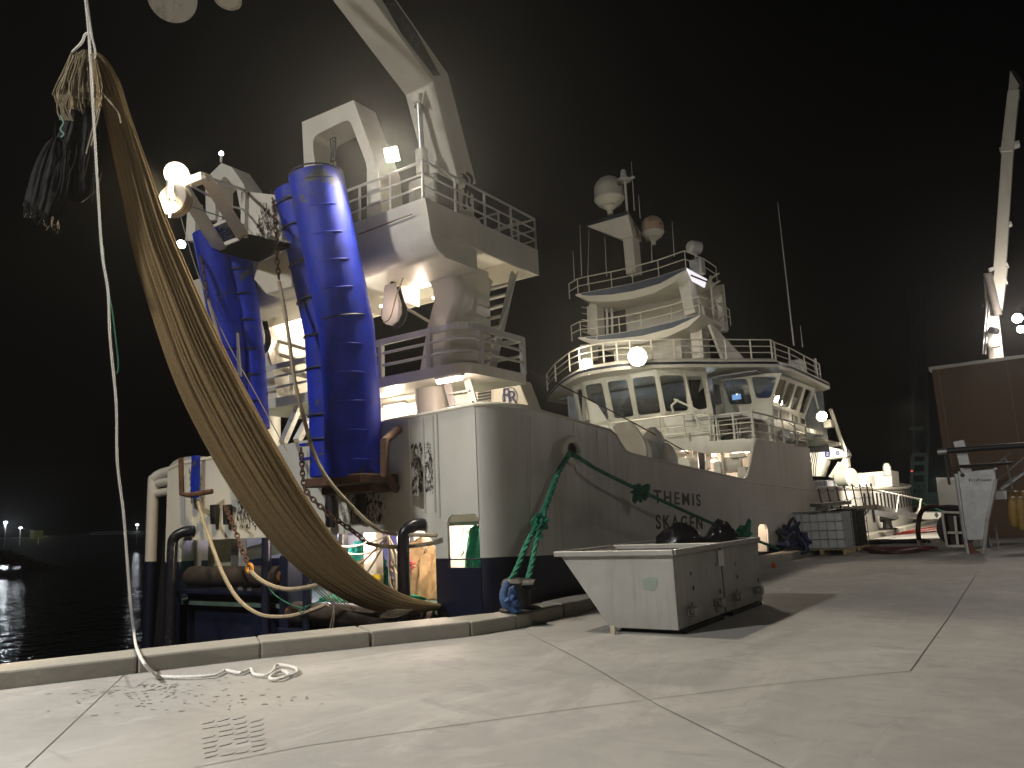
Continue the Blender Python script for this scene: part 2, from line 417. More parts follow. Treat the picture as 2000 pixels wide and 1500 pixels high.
# damp drip marks by the rope, tread print
mb = MB()
def blot(c, rx, ry, a, n=9, z=.004):
    mb.face([mb.bm.verts.new(c + V(rx * math.cos(t) * math.cos(a) - ry * math.sin(t) * math.sin(a), rx * math.cos(t) * math.sin(a) + ry * math.sin(t) * math.cos(a), z) * 1.0) for t in (2 * math.pi * k / n for k in range(n))])
for _ in range(110):
    px = random.gauss(280, 75); py = 1338 + abs(random.gauss(0, 22)) - (px - 280) * .05
    if py < 1326 - (px - 200) * .075 + 6: continue
    blot(G(px, py), random.uniform(.008, .04), random.uniform(.006, .018), random.uniform(0, 3))
for _ in range(36): blot(G(random.uniform(380, 640), random.uniform(1320, 1380)), random.uniform(.006, .03), random.uniform(.005, .015), random.uniform(0, 3))
for px, py in ((422, 1361), (476, 1366), (512, 1358), (517, 1376)): blot(G(px, py), .03, .022, .4)
tag(mb.build('damp_marks', 'stain', quay, smooth=False), kind='stuff')
m, nt, p, co, tc = new_mat('tread_print'); p.inputs['Base Color'].default_value = (.275, .268, .255, 1); p.inputs['Roughness'].default_value = .8; M['tread'] = m
mb = MB()
for r in range(8):
    for c in range(4):
        for k in range(1):
            x0 = 396 + c * 31 + r * 0.8 + random.uniform(-2, 2); y0 = 1409 + r * 9.5 - c * 4.2
            if random.random() < .2: continue
            w0 = 26 + random.uniform(-4, 2)
            mb.quad(G(x0, y0, .005), G(x0 + w0, y0 - 4.5, .005), G(x0 + w0 - 4, y0 - .5 + random.uniform(0, 1.5), .005), G(x0 - 3, y0 + 5, .005))
tag(mb.build('tread_print', 'tread', quay, smooth=False), kind='stuff')

# water
m, nt, p, co, tc = new_mat('harbour_water'); M['water'] = m
p.inputs['Base Color'].default_value = (.004, .006, .008, 1); p.inputs['Roughness'].default_value = .06; p.inputs['IOR'].default_value = 1.33
b = _n(nt, 'ShaderNodeBump'); b.inputs['Strength'].default_value = .6; b.inputs['Distance'].default_value = .12
nt.links.new(_math(nt, 'ADD', _noise(nt, co, 1.6, 3, .5), _math(nt, 'MULTIPLY', _noise(nt, co, .35, 2), 1.5)), b.inputs['Height']); nt.links.new(b.outputs[0], p.inputs['Normal'])
mb = MB(); mb.quad(V(-500, -250, -1.9), V(200, -250, -1.9), V(200, 600, -1.9), V(-500, 600, -1.9))
tag(mb.build('water', 'water', smooth=False), kind='structure')
# ================================================================ the vessel: hull, transom, stern gear
S, YT, PORT = -.25, .8, -9.5
ship = thing('fishing_vessel', (-5, 20, -1.9), 'large white and navy fishing vessel moored stern first to the quay at night', 'fishing vessel')
def hullpaint(name, base, grime, amount):
    m, nt, p, co, tc = new_mat(name)
    n = _noise(nt, co, .7, 5)
    c = _mixc(nt, _ramp(nt, n, .3, .7), tuple(v * .9 for v in base), tuple(v * 1.05 for v in base))
    s = _noise(nt, co, 2.6, 6, .75, (1, 1, .07), .4); s2 = _noise(nt, co, .45, 3, .5, (1, .6, .5))
    g = _math(nt, 'MULTIPLY', _ramp(nt, s, .42, .72), _ramp(nt, s2, .40, .62))
    c = _mixc(nt, _math(nt, 'MULTIPLY', g, amount), c, grime)
    k = _noise(nt, co, 9, 7, .75, (1, 1, .5), .5)
    c = _mixc(nt, _math(nt, 'MULTIPLY', _ramp(nt, k, .68, .71), .7), c, (.09, .06, .045))
    # navy boot topping below the paint line
    sx = _n(nt, 'ShaderNodeSeparateXYZ'); nt.links.new(co, sx.inputs[0])
    zl = _math(nt, 'ADD', sx.outputs[2], _math(nt, 'MULTIPLY', _math(nt, 'MAXIMUM', _math(nt, 'SUBTRACT', sx.outputs[1], 1.0), 0.0), .042))
    low = _ramp(nt, zl, .921, .915)
    sp = _noise(nt, co, 34, 5, .7)
    nv = _mixc(nt, _ramp(nt, sp, .60, .70), (.006, .0085, .026), (.035, .04, .06))
    c = _mixc(nt, low, c, nv)
    nt.links.new(c, p.inputs['Base Color'])
    p.inputs['Roughness'].default_value = .36
    b = _n(nt, 'ShaderNodeBump'); b.inputs['Strength'].default_value = .25; b.inputs['Distance'].default_value = .05
    nt.links.new(_noise(nt, co, .9, 2), b.inputs['Height']); nt.links.new(b.outputs[0], p.inputs['Normal'])
    return m
M['hull'] = hullpaint('hull_paint', (.58, .57, .535), (.27, .22, .17), .6)
M['transom'] = hullpaint('transom_paint', (.60, .605, .56), (.26, .22, .17), .3)

# --- starboard side shell, a cut-out for the side door, the open well deck amidships
q = lambda px, py: U(px, py, x=S)
top = [q(1033, 796), q(1120, 820), q(1192, 840), q(1203, 849), q(1212, 865), q(1221, 880), q(1236, 887), q(1300, 903), q(1380, 920), q(1452, 936), q(1459, 930), q(1466, 905), q(1472, 870), q(1476, 857), q(1530, 867), q(1581, 875)]
y0, y1 = top[0].y, top[-1].y
outer = [V(S, y0, -2.4)] + top + [V(S, y1, -2.4)]
da, db, dc, dd = q(1481, 1077), q(1502, 1077), q(1499, 1024), q(1481, 1024)
door = [da, db, db.lerp(dc, .82), dc.lerp(dd, .15), dc.lerp(dd, .85), dd.lerp(da, .12)]
mb = MB()
mb.plate(outer, [door], V(-.05, 0, 0))
# rounded stern corner joining side and transom
xc = -.68; ring = []
for z in (-2.4, .915, .9201, 3.42):
    rr = []
    for k in range(9):
        a = rad(90 * k / 8); rr.append(V(xc + (S - xc) * math.sin(a), YT + (y0 - YT) * (1 - math.cos(a)), z))
    ring.append(rr)
zs = [top[0].z] * 9
ring[-1] = [V(p.x, p.y, 3.36 + (top[0].z - 3.36) * i / 8) for i, p in enumerate(ring[-1])]
mb.loft(ring, closed=False)
hull = mb.build('hull', 'hull', ship, smooth=True, ang=30)
hull['label'] = 'grimy grey starboard hull side with the dark name lettering'
# capping rail, weld beads, seams, fairlead
mb = MB()
mb.tube([p + V(.0, 0, .0) for p in top[:14]], .025, 6)
for px0, py0, px1, py1 in ((1455, 941, 1581, 957),): mb.tube([q(px0, py0) + V(.01, 0, 0), q(px1, py1) + V(.01, 0, 0)], .016, 5)
mb.tube([q(1478, 998) + V(.005, 0, 0), q(1570, 1003) + V(.005, 0, 0)], .008, 5)
for px in (1031, 1036): mb.tube([q(px, 815) + V(.004, 0, 0), q(px, 1085) + V(.004, 0, 0)], .009, 5)
for px, pa in ((1120, 822), (1165, 835), (1185, 840), (1225, 900)): mb.tube([q(px, pa) + V(.003, 0, -.03), q(px + 4, pa + 110) + V(.003, 0, 0)], .006, 4)
mb.build('rubbing_bead', 'white', ship)
mb = MB(); c = q(1112, 880) + V(.02, 0, 0)
mb.tube([c + V(.03, .26 * math.cos(a), .2 * math.sin(a)) for a in (2 * math.pi * k / 18 for k in range(18))], .07, 8, closed=True)
fl = mb.build('mooring_fairlead', 'white', ship)
mb = MB(); mb.lathe([(.24, 0), (.24, .01)], c - V(.02, 0, 0), (1, 0, 0), 18); mb.build('opening', 'dark', fl)
# name and port of registry in raised letters
TXT = mat('faded_black_letters', (.022, .019, .017), .55, var=.35, chips=.3, ccol=(.2, .17, .14), chs=14)
def hull_text(body, pa, pb, pc, nm):
    a, b, c3 = q(*pa), q(*pb), q(*pc)       # mid-left, mid-right, top of first letter
    d = (b - a).normalized(); h = (c3 - a).length * 2
    o = text_mesh(body, h / .72, (a + b) / 2 + V(.006, 0, 0), d, V(1, 0, 0).cross(d), nm, TXT, ship, spacing=1.36, bold=.006)
    L = (b - a).length; ys = [v.co.y for v in o.data.vertices]; w0 = max(ys) - min(ys); ym = (a.y + b.y) / 2
    for v in o.data.vertices: v.co.y = ym + (v.co.y - ym) * L / w0
    return o
hull_text('THEMIS', (1277, 968), (1368, 981), (1277, 955), 'ship_name')
hull_text('SKAGEN', (1281, 1019), (1372, 1024), (1281, 1005), 'home_port')
# side door recess (lit)
mb = MB()
y_a, y_b = da.y - .3, db.y + .4
mb.plate([V(S - .06, y_a, -.1), V(S - .06, y_b, -.1), V(S - .06, y_b, 1.4), V(S - .06, y_a, 1.4)], [[p + V(-.06, 0, 0) for p in door]], V(-.01, 0, 0))
mb.box((S - .6, (y_a + y_b) / 2, .65), (.02, y_b - y_a, 1.5)); mb.box((S - .33, y_b, .65), (.5, .02, 1.5)); mb.box((S - .33, y_a, .65), (.5, .02, 1.5)); mb.box((S - .33, (y_a + y_b) / 2, -.1), (.5, y_b - y_a, .02)); mb.box((S - .33, (y_a + y_b) / 2, 1.4), (.5, y_b - y_a, .02))
mb.build('side_door_recess', 'white_clean', ship, smooth=False)
light('recess_lamp', (S - .3, (y_a + y_b) / 2, 1.2), 40, PINK, ship, radius=.05)

# --- forward hull and bow, with freeing ports and frames
fy = [y1 + .001, 24, 28, 32, 36, 40, 44, 48, 52, 56, 60]
ft = [(1581, 957), (1600, 957), (1640, 955)]
def fz(y):
    t = (y - 21) / 39; return 2.1 + .15 * t + 1.25 * max(0, t - .45) ** 1.5 * 1.6
def fx(y, z):
    t = max(0, (y - 41) / 19); zz = (z + 2) / 6
    return S - 4.7 * (t ** 2) * (1.25 - .35 * zz) if t else S
mb = MB(); rows = []
for z in (-2.4, -.5, .915, .92, 1.5, None):
    rows.append([V(fx(y, fz(y) if z is None else z), y, fz(y) if z is None else z) for y in fy])
mb.loft(rows, closed=False)
rows2 = [[V(-10 - p.x + .5 * 0, p.y, p.z) for p in r] for r in rows]
mb.loft(rows2, closed=False)
bow = mb.build('bow_shell', 'hull', ship); bow['label'] = 'brightly lit white forward hull and bow bulwark'
mb = MB(); mb.tube([V(fx(y, fz(y)) + .02, y, fz(y)) for y in [y1 + (60 - y1) * k / 30 for k in range(31)]], .07, 8); mb.build('bulwark_cap', 'white', ship)
mb = MB()
for k in range(16):
    y = 29.0 + k * 1.0; z0 = fz(y) - .22
    mb.hexa([V(fx(y, z0 - .8) + .012, y, z0 - .85), V(fx(y + .45, z0 - .8) + .012, y + .45, z0 - .85), V(fx(y + .45, z0) + .012, y + .45, z0), V(fx(y, z0) + .012, y, z0)],
            [V(fx(y, z0 - .8) + .02, y, z0 - .85), V(fx(y + .45, z0 - .8) + .02, y + .45, z0 - .85), V(fx(y + .45, z0) + .02, y + .45, z0), V(fx(y, z0) + .02, y, z0)])
mb.build('freeing_port', 'dark', ship, smooth=False)['kind'] = 'stuff'
# decks
mb = MB()
mb.box((-5, 14.5, .05), (8.9, 27.2, .08)); mb.box((-5, 36, 1.1), (8.6, 28, .08)); mb.box((-5, 6, 1.46), (8.9, 9.6, .06))
mb.build('deck', mat('deck_paint', (.10, .16, .13), .6, var=.3), ship, smooth=False)
mb = MB(); mb.box((PORT - .03, 11, .3), (.06, 20.2, 5.2)); mb.build('port_side_shell', 'hull', ship, smooth=False)

# --- transom: upper band, side columns, the freeing port by the corner
t = lambda px, py: U(px, py, y=YT)
tz = lambda px, py: t(px, py).z
xl = PORT + .05
pts = [V(xl, YT, -2.4), V(-8.92, YT, -2.4), V(-8.92, YT, 1.2), V(-8.75, YT, 1.36), V(-1.85, YT, 1.38), V(-1.66, YT, 1.2), V(-1.60, YT, 1.1), V(-1.60, YT, 3.33), V(-2.6, YT, 3.30), V(-3.6, YT, 3.22), V(-6.2, YT, 3.12), V(-9.0, YT, 3.05), V(xl, YT, 2.95)]
a, b, c3, d = t(876, 1109), t(940, 1108), t(935, 1004), t(874, 1006)
w_, h_ = (b - a).length, (d - a).length
fp = [V(a.x, YT, a.z), V(b.x, YT, a.z)] + [V(b.x + dx, YT, d.z + dz) for dx, dz in ((0, -.12), (-.03, -.05), (-.1, 0))] + [V(a.x + dx, YT, d.z + dz) for dx, dz in ((.1, 0), (.03, -.05), (0, -.12))]
mb = MB(); mb.plate(pts, [], V(0, .06, 0))
def pan(p): mb.poly([V(x, YT, z) for x, z in p], (0, .06, 0))
pan([(-1.60, -2.4), (a.x, -2.4), (a.x, 3.345), (-1.60, 3.33)]); pan([(b.x, -2.4), (xc, -2.4), (xc, 3.36), (b.x, 3.355)]); pan([(a.x, -2.4), (b.x, -2.4), (b.x, a.z), (a.x, a.z)])
pan([(p_.x, p_.z) for p_ in fp[2:5]] + [(p_.x, p_.z) for p_ in fp[5:8]] + [(a.x, 3.345), (b.x, 3.355)])
for px, pa, pb in ((853, 808, 1010), (845, 812, 1000), (826, 815, 1000), (800, 820, 1035), (672, 1000, 1040), (640, 900, 1045), (600, 880, 1048)):
    mb.tube([t(px, pa) + V(0, -.004, 0), V(t(px, pa).x, YT - .004, tz(px, pb))], .022, 5)
for px in (362, 380): mb.tube([t(px, 918) + V(0, -.004, 0), V(t(px, 918).x, YT - .004, 1.4)], .02, 5)
transom = mb.build('transom', 'transom', ship, smooth=True, ang=30)
transom['label'] = 'white transom with scraped black streaks under the blue chutes'
mb = MB(); mb.tube([V(xc, YT + .03, 3.36), V(-2.6, YT + .03, 3.30), V(-3.6, YT + .03, 3.22)], .045, 8)
mb.tube([V(xc + (S - xc) * math.sin(rad(k * 11.25)), YT + (y0 - YT) * (1 - math.cos(rad(k * 11.25))), 3.36 + (top[0].z - 3.36) * k / 8) for k in range(9)], .04, 8)
mb.tube([V(-6.2, YT + .03, 3.12), V(-9.0, YT + .03, 3.05), V(xl, YT + .03, 2.95)], .05, 8)
mb.build('capping_rail', 'white', ship)
mb = MB()
for z, dx in ((.9, 0),): mb.tube([V(xc - .0, YT - .012, z), V(-1.55, YT - .012, z)], .012, 5)
mb.build('paint_line_bead', 'navy', ship)
# scraped black marks on the transom (worn through by the hauling gear)
m, nt, p, co, tc = new_mat('scrape_marks'); M['scrape'] = m
p.inputs['Base Color'].default_value = (.022, .019, .017, 1); p.inputs['Roughness'].default_value = .6
k1 = _noise(nt, co, 15, 9, .72, (1, 1, .42), 1.1)
sx = _n(nt, 'ShaderNodeSeparateXYZ'); nt.links.new(tc.outputs['UV'], sx.inputs[0])
fall = _math(nt, 'MULTIPLY', _math(nt, 'MULTIPLY', _ramp(nt, sx.outputs[0], 0, .25), _ramp(nt, sx.outputs[0], 1, .75)), _math(nt, 'MULTIPLY', _ramp(nt, sx.outputs[1], 0, .2), _ramp(nt, sx.outputs[1], 1, .85)))
al = _ramp(nt, _math(nt, 'ADD', k1, _math(nt, 'MULTIPLY', fall, .30)), .80, .825)
nt.links.new(al, p.inputs['Alpha'])
def scrape(corners, parent, off):
    mb = MB(); mb.quad(*[c + off for c in corners]); mb.bm.faces.ensure_lookup_table()
    uv = mb.bm.loops.layers.uv.new('uv')
    for l, co_ in zip(mb.bm.faces[0].loops, ((0, 0), (1, 0), (1, 1), (0, 1))): l[uv].uv = co_
    return mb.build('scrape_mark', 'scrape', parent, smooth=False)
for pa in ([(660, 1042), (790, 1035), (770, 930), (650, 940)], [(790, 990), (860, 985), (865, 845), (785, 850)], [(430, 1050), (600, 1045), (590, 950), (430, 955)], [(365, 1000), (405, 1000), (400, 905), (362, 908)]):
    scrape([t(*p_) for p_ in pa], transom, V(0, -.006, 0))
# navy lower transom, with a shallow recess under each roller
mb = MB()
mb.box((-7.3, YT + .30, -1.0), (3.4, .06, 2.7)); mb.box((-3.6, YT + .28, -1.45), (4.1, .06, 2.4)); mb.box((-5.45, YT + .26, -.6), (.25, .5, 3.2))
mb.box((-7.3, YT + .2, .30), (3.3, .5, .10)); mb.box((-3.6, YT + .2, -.38), (3.9, .5, .10))
mb.build('stern_ramp', 'navy', ship, bevel=.02)
# rollers, guide bars
def roller(pa, pb, r, nm='stern_roller'):
    a, b = Vector(pa), Vector(pb); d = (b - a).normalized(); L = (b - a).length
    mb = MB(); mb.lathe([(r * .55, 0), (r * .98, .02), (r, .06), (r, L - .06), (r * .98, L - .02), (r * .55, L)], a, d, 28)
    o = mb.build(nm, mat('worn_roller', (.045, .038, .034), .42, .2, var=.4, vs=3, streak=.4, scol=(.12, .06, .03)), ship)
    mb = MB()
    for e, s_ in ((a, -1), (b, 1)): mb.lathe([(r * .7, 0), (r * .7, .1)], e + d * .01 * s_, d * s_, 20)
    mb.build('end_plate', 'rust', o); return o
ra, rb = t(372, 1127), t(562, 1120)
roller((-8.62, YT + .12, .60), (-5.62, YT + .12, .60), .215)
roller((-5.25, YT + .12, -.06), (-1.85, YT + .12, -.06), .21)
def guide(pts, r, label=None):
    mb = MB(); mb.tube(cr(pts, 8), r, 14); return mb.build('guide_bar', 'black_pipe', ship)
x_ = t(812, 1150).x
guide([V(x_, YT - .28, -1.9), V(x_, YT - .28, 0), V(x_, YT - .28, 1.10), V(x_ + .03, YT - .26, 1.36), V(x_ + .12, YT - .12, 1.47), V(x_ + .2, YT + .02, 1.47)], .105)
x_ = t(358, 1150).x
guide([V(x_, YT - .28, -2.0), V(x_, YT - .28, 0), V(x_, YT - .28, 1.16), V(x_ + .04, YT - .26, 1.44), V(x_ + .2, YT - .12, 1.56), V(x_ + .34, YT + .02, 1.56)], .11)
for px in (524, 604):
    x_ = t(px, 1150).x
    mb = MB(); mb.tube([V(x_, YT - .05, -2.1), V(x_, YT - .05, 1.36 if px == 524 else .75)], .095 if px == 524 else .085, 12); mb.build('guide_post', 'navy', ship)
# lugs under the rollers
for px, py in ((472, 1150), (490, 1152), (715, 1222), (760, 1222)):
    mb = MB(); p_ = t(px, py)
    for dx in (-.04, .04): mb.box(V(p_.x + dx, YT - .02, p_.z), (.02, .05, .1))
    mb.tube([V(p_.x - .07, YT - .03, p_.z), V(p_.x + .07, YT - .03, p_.z)], .014, 6); mb.build('lashing_lug', 'steel', ship)
# bumper pipes down the port quarter
mb = MB()
x_ = PORT - .55
for k, (dx, ztop) in enumerate(((0, 3.05), (.28, 2.95))):
    pass
a = U(300, 935, y=1.3); zt_ = a.z
mb.tube(cr([V(a.x, 1.3, -2.3), V(a.x, 1.3, 1), V(a.x, 1.3, zt_ - .2), V(a.x + .06, 1.32, zt_ + .02), V(a.x + .35, 1.4, zt_ + .12), V(a.x + .9, 1.4, zt_ + .13)], 6), .13, 12)
for dz in (-.12, -.36): mb.tube([V(a.x, 1.35, zt_ + dz), V(PORT + .2, 1.35, zt_ + dz + .05)], .1, 10)
mb.build('fender_pipe', 'hull', ship)
mb = MB()
a = U(345, 912, y=2.2); mb.tube(cr([V(a.x - .2, 2.2, a.z - .35), V(a.x - .1, 2.2, a.z), V(a.x + .4, 2.2, a.z + .1), V(a.x + 1.2, 2.2, a.z + .05)], 6), .12, 12)
mb.box((PORT - .15, 1.6, 1.7), (.5, .12, 2.2)); mb.build('fender_bracket', 'white', ship)
mb = MB()
g0, g1 = U(322, 1000, y=1.1), U(302, 1250, y=1.1)
mb.hexa([U(334, 985, y=1.05), U(318, 1060, y=1.05), U(300, 1262, y=1.05), U(318, 1262, y=1.05)], [U(334, 985, y=1.05) + V(0, .1, 0), U(318, 1060, y=1.05) + V(0, .1, 0), U(300, 1262, y=1.05) + V(0, .1, 0), U(318, 1262, y=1.05) + V(0, .1, 0)])
mb.build('rubber_fender', 'black', ship)

# --- interior of the working deck seen through the stern opening and the corner port
mb = MB()
mb.box((-5, 5.6, .75), (8.9, .06, 1.5)); mb.box((-1.62, 3.1, .65), (.03, 4.2, 1.5)) if False else None
mb.box((-.62, 3.2, .7), (.04, 4.6, 1.6))
mb.build('deck_wall', 'white_clean', ship, smooth=False)
mb = MB(); mb.box((-7.6, 5.3, .8), (2.0, .05, 1.3)); mb.build('lavender_panel', mat('lavender_panel', (.36, .33, .62), .5), ship, smooth=False)
mb = MB(); p_ = t(745, 1100)
mb.box((U(726, 1100, y=1.9).x, 1.95, .6), (.34, .2, 1.7)); mb.build('deck_post', 'white_clean', ship, bevel=.02)
mb = MB(); mb.box((U(670, 1060, y=2.6).x, 2.6, .7), (.16, .16, 1.5)); mb.box((U(462, 1090, y=1.3).x, 1.35, 1.0), (.28, .2, .8)); mb.build('deck_post', 'steel', ship, bevel=.02)
mb = MB(); mb.box((-8.35, 1.5, 1.0), (1.0, .1, .85)); mb.build('hull_frame', mat('olive_white', (.40, .40, .30), .5), ship, bevel=.02)
mb = MB(); mb.tube([U(490, 1080, y=2.5), U(625, 1050, y=2.5)], .16, 12); mb.build('deck_pipe', 'white_clean', ship)
# cabinet
mb = MB(); c = U(690, 1085, y=4.6); mb.box((c.x, 4.6, .85), (.55, .2, .9)); cb = mb.build('wall_locker', 'white_clean', ship, bevel=.03)
mb = MB(); mb.tube([c + V(-.2, -.14, .2), c + V(.2, -.14, .2)], .02, 6); mb.tube([c + V(-.2, -.14, -.2), c + V(.2, -.14, -.1)], .02, 6); mb.build('handle', 'steel', cb)
# bulb lamps inside
for px, py, y in ((731, 1043, 3.0),):
    mb = MB(); p_ = U(px, py, y=y); mb.ball(p_, .05, 10); mb.build('deck_lamp', 'glow_pink', ship)
light('deck_light', (-2.3, 1.45, 1.33), 170, PINK, ship, radius=.06); light('deck_light', (-4.4, 1.5, 1.33), 150, PINK, ship, radius=.06); light('deck_light', (-1.1, 1.9, 1.35), 9, PINK, ship, radius=.08); light('deck_light', (-6.8, 3.0, 1.32), 110, (.8, .75, 1), ship, radius=.1)
# hooks inside the corner port
for py in (1040, 1084):
    mb = MB(); p_ = U(892, py, y=1.9); mb.tube(cr([p_ + V(-.15, .2, 0), p_, p_ + V(.1, 0, .0), p_ + V(.16, 0, .06)], 4), .018, 6); mb.tube([p_ + V(.1, 0, 0), p_ + V(.14, 0, -.08)], .015, 6); mb.build('rope_hook', 'white_clean', ship)
mb = MB(); mb.box((U(876, 1060, y=2.3).x - .1, 2.35, .7), (1.6, .04, 1.8)); mb.build('port_recess_wall', 'white_clean', ship, smooth=False)
# ================================================================ stern gantry, platforms, chutes, crane
GX = -1.45                                   # starboard face of the gantry platforms
g = lambda px, py: U(px, py, x=GX)
A0 = g(830, 385); YA = A0.y                  # aft face of the upper beam
ztop, zend = A0.z, g(1050, 537).z
cv = g(870, 500); yE = g(1050, 485).y
XL = -8.55
# upper platform: rounded-bottom beam along the aft edge, deck behind it
prof = [V(0, YA, ztop), V(0, YA + .10, ztop - .45)]
for k in range(1, 9):
    a = rad(90 * k / 8); prof.append(V(0, YA + .10 + (cv.y - YA - .10) * (1 - math.cos(a)), ztop - .45 - (ztop - .45 - cv.z) * math.sin(a)))
cutz = g(873, 460).z
prof += [V(0, cv.y + .01, cutz - .06), V(0, cv.y + .06, cutz), V(0, yE, zend), V(0, yE, ztop)]
mb = MB(); mb.poly([p + V(GX - .05, 0, 0) for p in prof], (.05, 0, 0))
prof2 = prof[:10] + [V(0, cv.y + 1.0, cv.z + .0), V(0, cv.y + 1.0, ztop)]
mb.poly([p + V(XL, 0, 0) for p in prof2], (GX - .051 - XL, 0, 0))
mb.box(((GX + XL) / 2, (yE + cv.y + 1) / 2, ztop - .06), (GX - XL - .11, yE - cv.y - 1.02, .08))
mb.box(((GX - 2.8), (yE + cv.y + 1) / 2 + .2, zend + .16), (2.6, yE - cv.y - 1.2, .04))
mb.box(((GX + XL) / 2, yE - .03, (ztop + zend) / 2 - .01), (GX - XL - .12, .05, ztop - zend - .04))
up = mb.build('upper_platform', 'white', ship, bevel=0, ang=50)
up['label'] = 'grey-white upper gantry platform with a rounded aft edge'
mb = MB()
sl = U(1000, 0, x=GX)
mb.tube([U(700, 458, y=YA - .005), U(805, 418, y=YA - .005)], .012, 5); mb.build('weld_seam', 'rust', up)
# upper guard rail
RH = g(822, 308).z - ztop
# rail bars use steel tubes: three heights, flat posts
pa = [V(GX - .04, YA + (yE - YA) * k / 4, ztop) for k in range(5)]
mb = MB(); rail(mb, pa, RH, r=.024)
pb = [V(GX - .04, YA + .04, ztop)] + [V(x, YA + .04, ztop) for x in (-2.3, -3.1, -4.4, -5.6)]
mb2 = MB(); rail(mb2, pb[1:], RH, r=.024); mb2.tube([p + V(0, 0, RH) for p in pb[:2]], .024, 6); mb2.tube([p + V(0, 0, RH * .66) for p in pb[:2]], .018, 6); mb2.tube([p + V(0, 0, RH * .33) for p in pb[:2]], .018, 6)
mb.build('guard_rail', 'rail_grey', ship); mb2.build('guard_rail', 'rail_grey', ship)
pc = [V(GX - .04, yE, ztop), V(GX - 1.3, yE, ztop)]
mb = MB(); rail(mb, pc, RH, r=.024); mb.build('guard_rail', 'rail_grey', ship)
for k in (0, .35):
    mb = MB(); yy = yE - .35 - k * 2
    mb.tube(cr([V(GX - .25, yy, ztop), V(GX - .25, yy, ztop + .5), V(GX - .3, yy, ztop + .58), V(GX - .9, yy, ztop + .58)], 4), .022, 6); mb.build('ladder_hoop', 'rail_grey', ship)
# lower platform
LZ = g(913, 705).z; LB = g(1027, 750).z; LY = g(913, 705).y - .03; LYE = g(1027, 734).y; R_ = .35
def rounded(z, off=0):
    out = [V(-7.9, LY + off, z)]
    for k in range(7):
        a = rad(90 * k / 6); out.append(V(GX - R_ + (R_ - off) * math.sin(a), LY + R_ - (R_ - off) * math.cos(a), z))
    out.append(V(GX - off, LYE, z)); return out
mb = MB(); edge = rounded(LZ); mb.poly([p - V(0, 0, LZ - LB) for p in edge] + [V(-7.9, LYE, LB)], (0, 0, LZ - LB))
low = mb.build('lower_platform', 'white', ship, ang=40); low['label'] = 'white lower gantry platform with a rounded corner'
RH2 = g(910, 625).z - LZ
mb = MB(); path = rounded(LZ, .05)
for k, rr in ((1, 0), (.64, .03), (.32, .03)):
    if k == 1:
        for a, b in zip(path, path[1:]): mb.beam(a + V(0, 0, RH2 - .05), b + V(0, 0, RH2 - .05), .06, .12)
    else: mb.tube([p + V(0, 0, RH2 * k) for p in path], rr, 8)
posts = [V(-5.2, path[0].y, LZ), V(-3.6, path[0].y, LZ), V(-2.35, path[0].y, LZ), path[7] + V(0, .15, 0), path[8]]
for p in posts: mb.box(p + V(0, 0, RH2 / 2), (.09, .09, RH2))
mb.beam(path[8] + V(0, 0, RH2 - .05), path[8] + V(-1.2, 0, RH2 - .05), .06, .1); mb.tube([path[8] + V(0, 0, RH2 * .5), path[8] + V(-1.2, 0, RH2 * .5)], .03, 8)
mb.build('platform_rail', 'rail_grey', ship, ang=30)
# pillar between the platforms (knee-shaped box column) and the round column below
yp = LY + .45
P = lambda px, py: U(px, py, y=yp)
lf = [P(819, 512), P(846, 565), P(848, 590), P(835, 634), P(818, 722)]
rt = [P(878, 496), P(897, 552), P(897, 576), P(882, 630), P(868, 716)]
depth = 1.35
rings = []
for a, b in zip(lf, rt):
    r = .16; x0, x1 = a.x, b.x; z0 = (a.z + b.z) / 2; o = []
    for k in range(5):
        an = rad(90 * k / 4); o.append(V(x1 - r + r * math.sin(an), yp + r - r * math.cos(an), z0))
    xr_ = U(957, 600, y=yp + depth).x
    o += [V(xr_, yp + depth, z0), V(x0 - .1, yp + depth, z0), V(x0, yp, z0)]
    rings.append(o)
rings[0] = [V(p.x, p.y, cutz + .02) for p in rings[0]]; rings[-1] = [V(p.x, p.y, LZ - .02) for p in rings[-1]]
mb = MB(); mb.loft(rings); pil = mb.build('gantry_pillar', 'white_clean', ship, ang=24)
c = U(846, 780, y=yp + .5)
mb = MB(); mb.lathe([(.36, 2.9), (.36, LB + .01)], V(c.x, yp + .5, 0), (0, 0, 1), 28); mb.build('gantry_pillar', 'white_clean', ship)
mb = MB(); rings = [[V(-10 - p.x - .2, p.y, p.z) for p in r] for r in rings]; mb.loft(rings); mb.build('gantry_pillar', 'white_clean', ship, ang=32)
# well deck behind: house front (white), seen between the platforms
mb = MB(); mb.box((-5.6, 5.2, 3.6), (4.2, .1, 3.2)); mb.build('net_store_wall', 'cream', ship, smooth=False)
# under-beam bracket plates
mb = MB(); mb.box((-3.2, cv.y + .9, cv.z - .15), (.05, .7, .4)); mb.box((-4.2, cv.y + .9, cv.z - .15), (.05, .7, .4)); mb.build('hanger_bracket', 'cream', ship, bevel=.02)
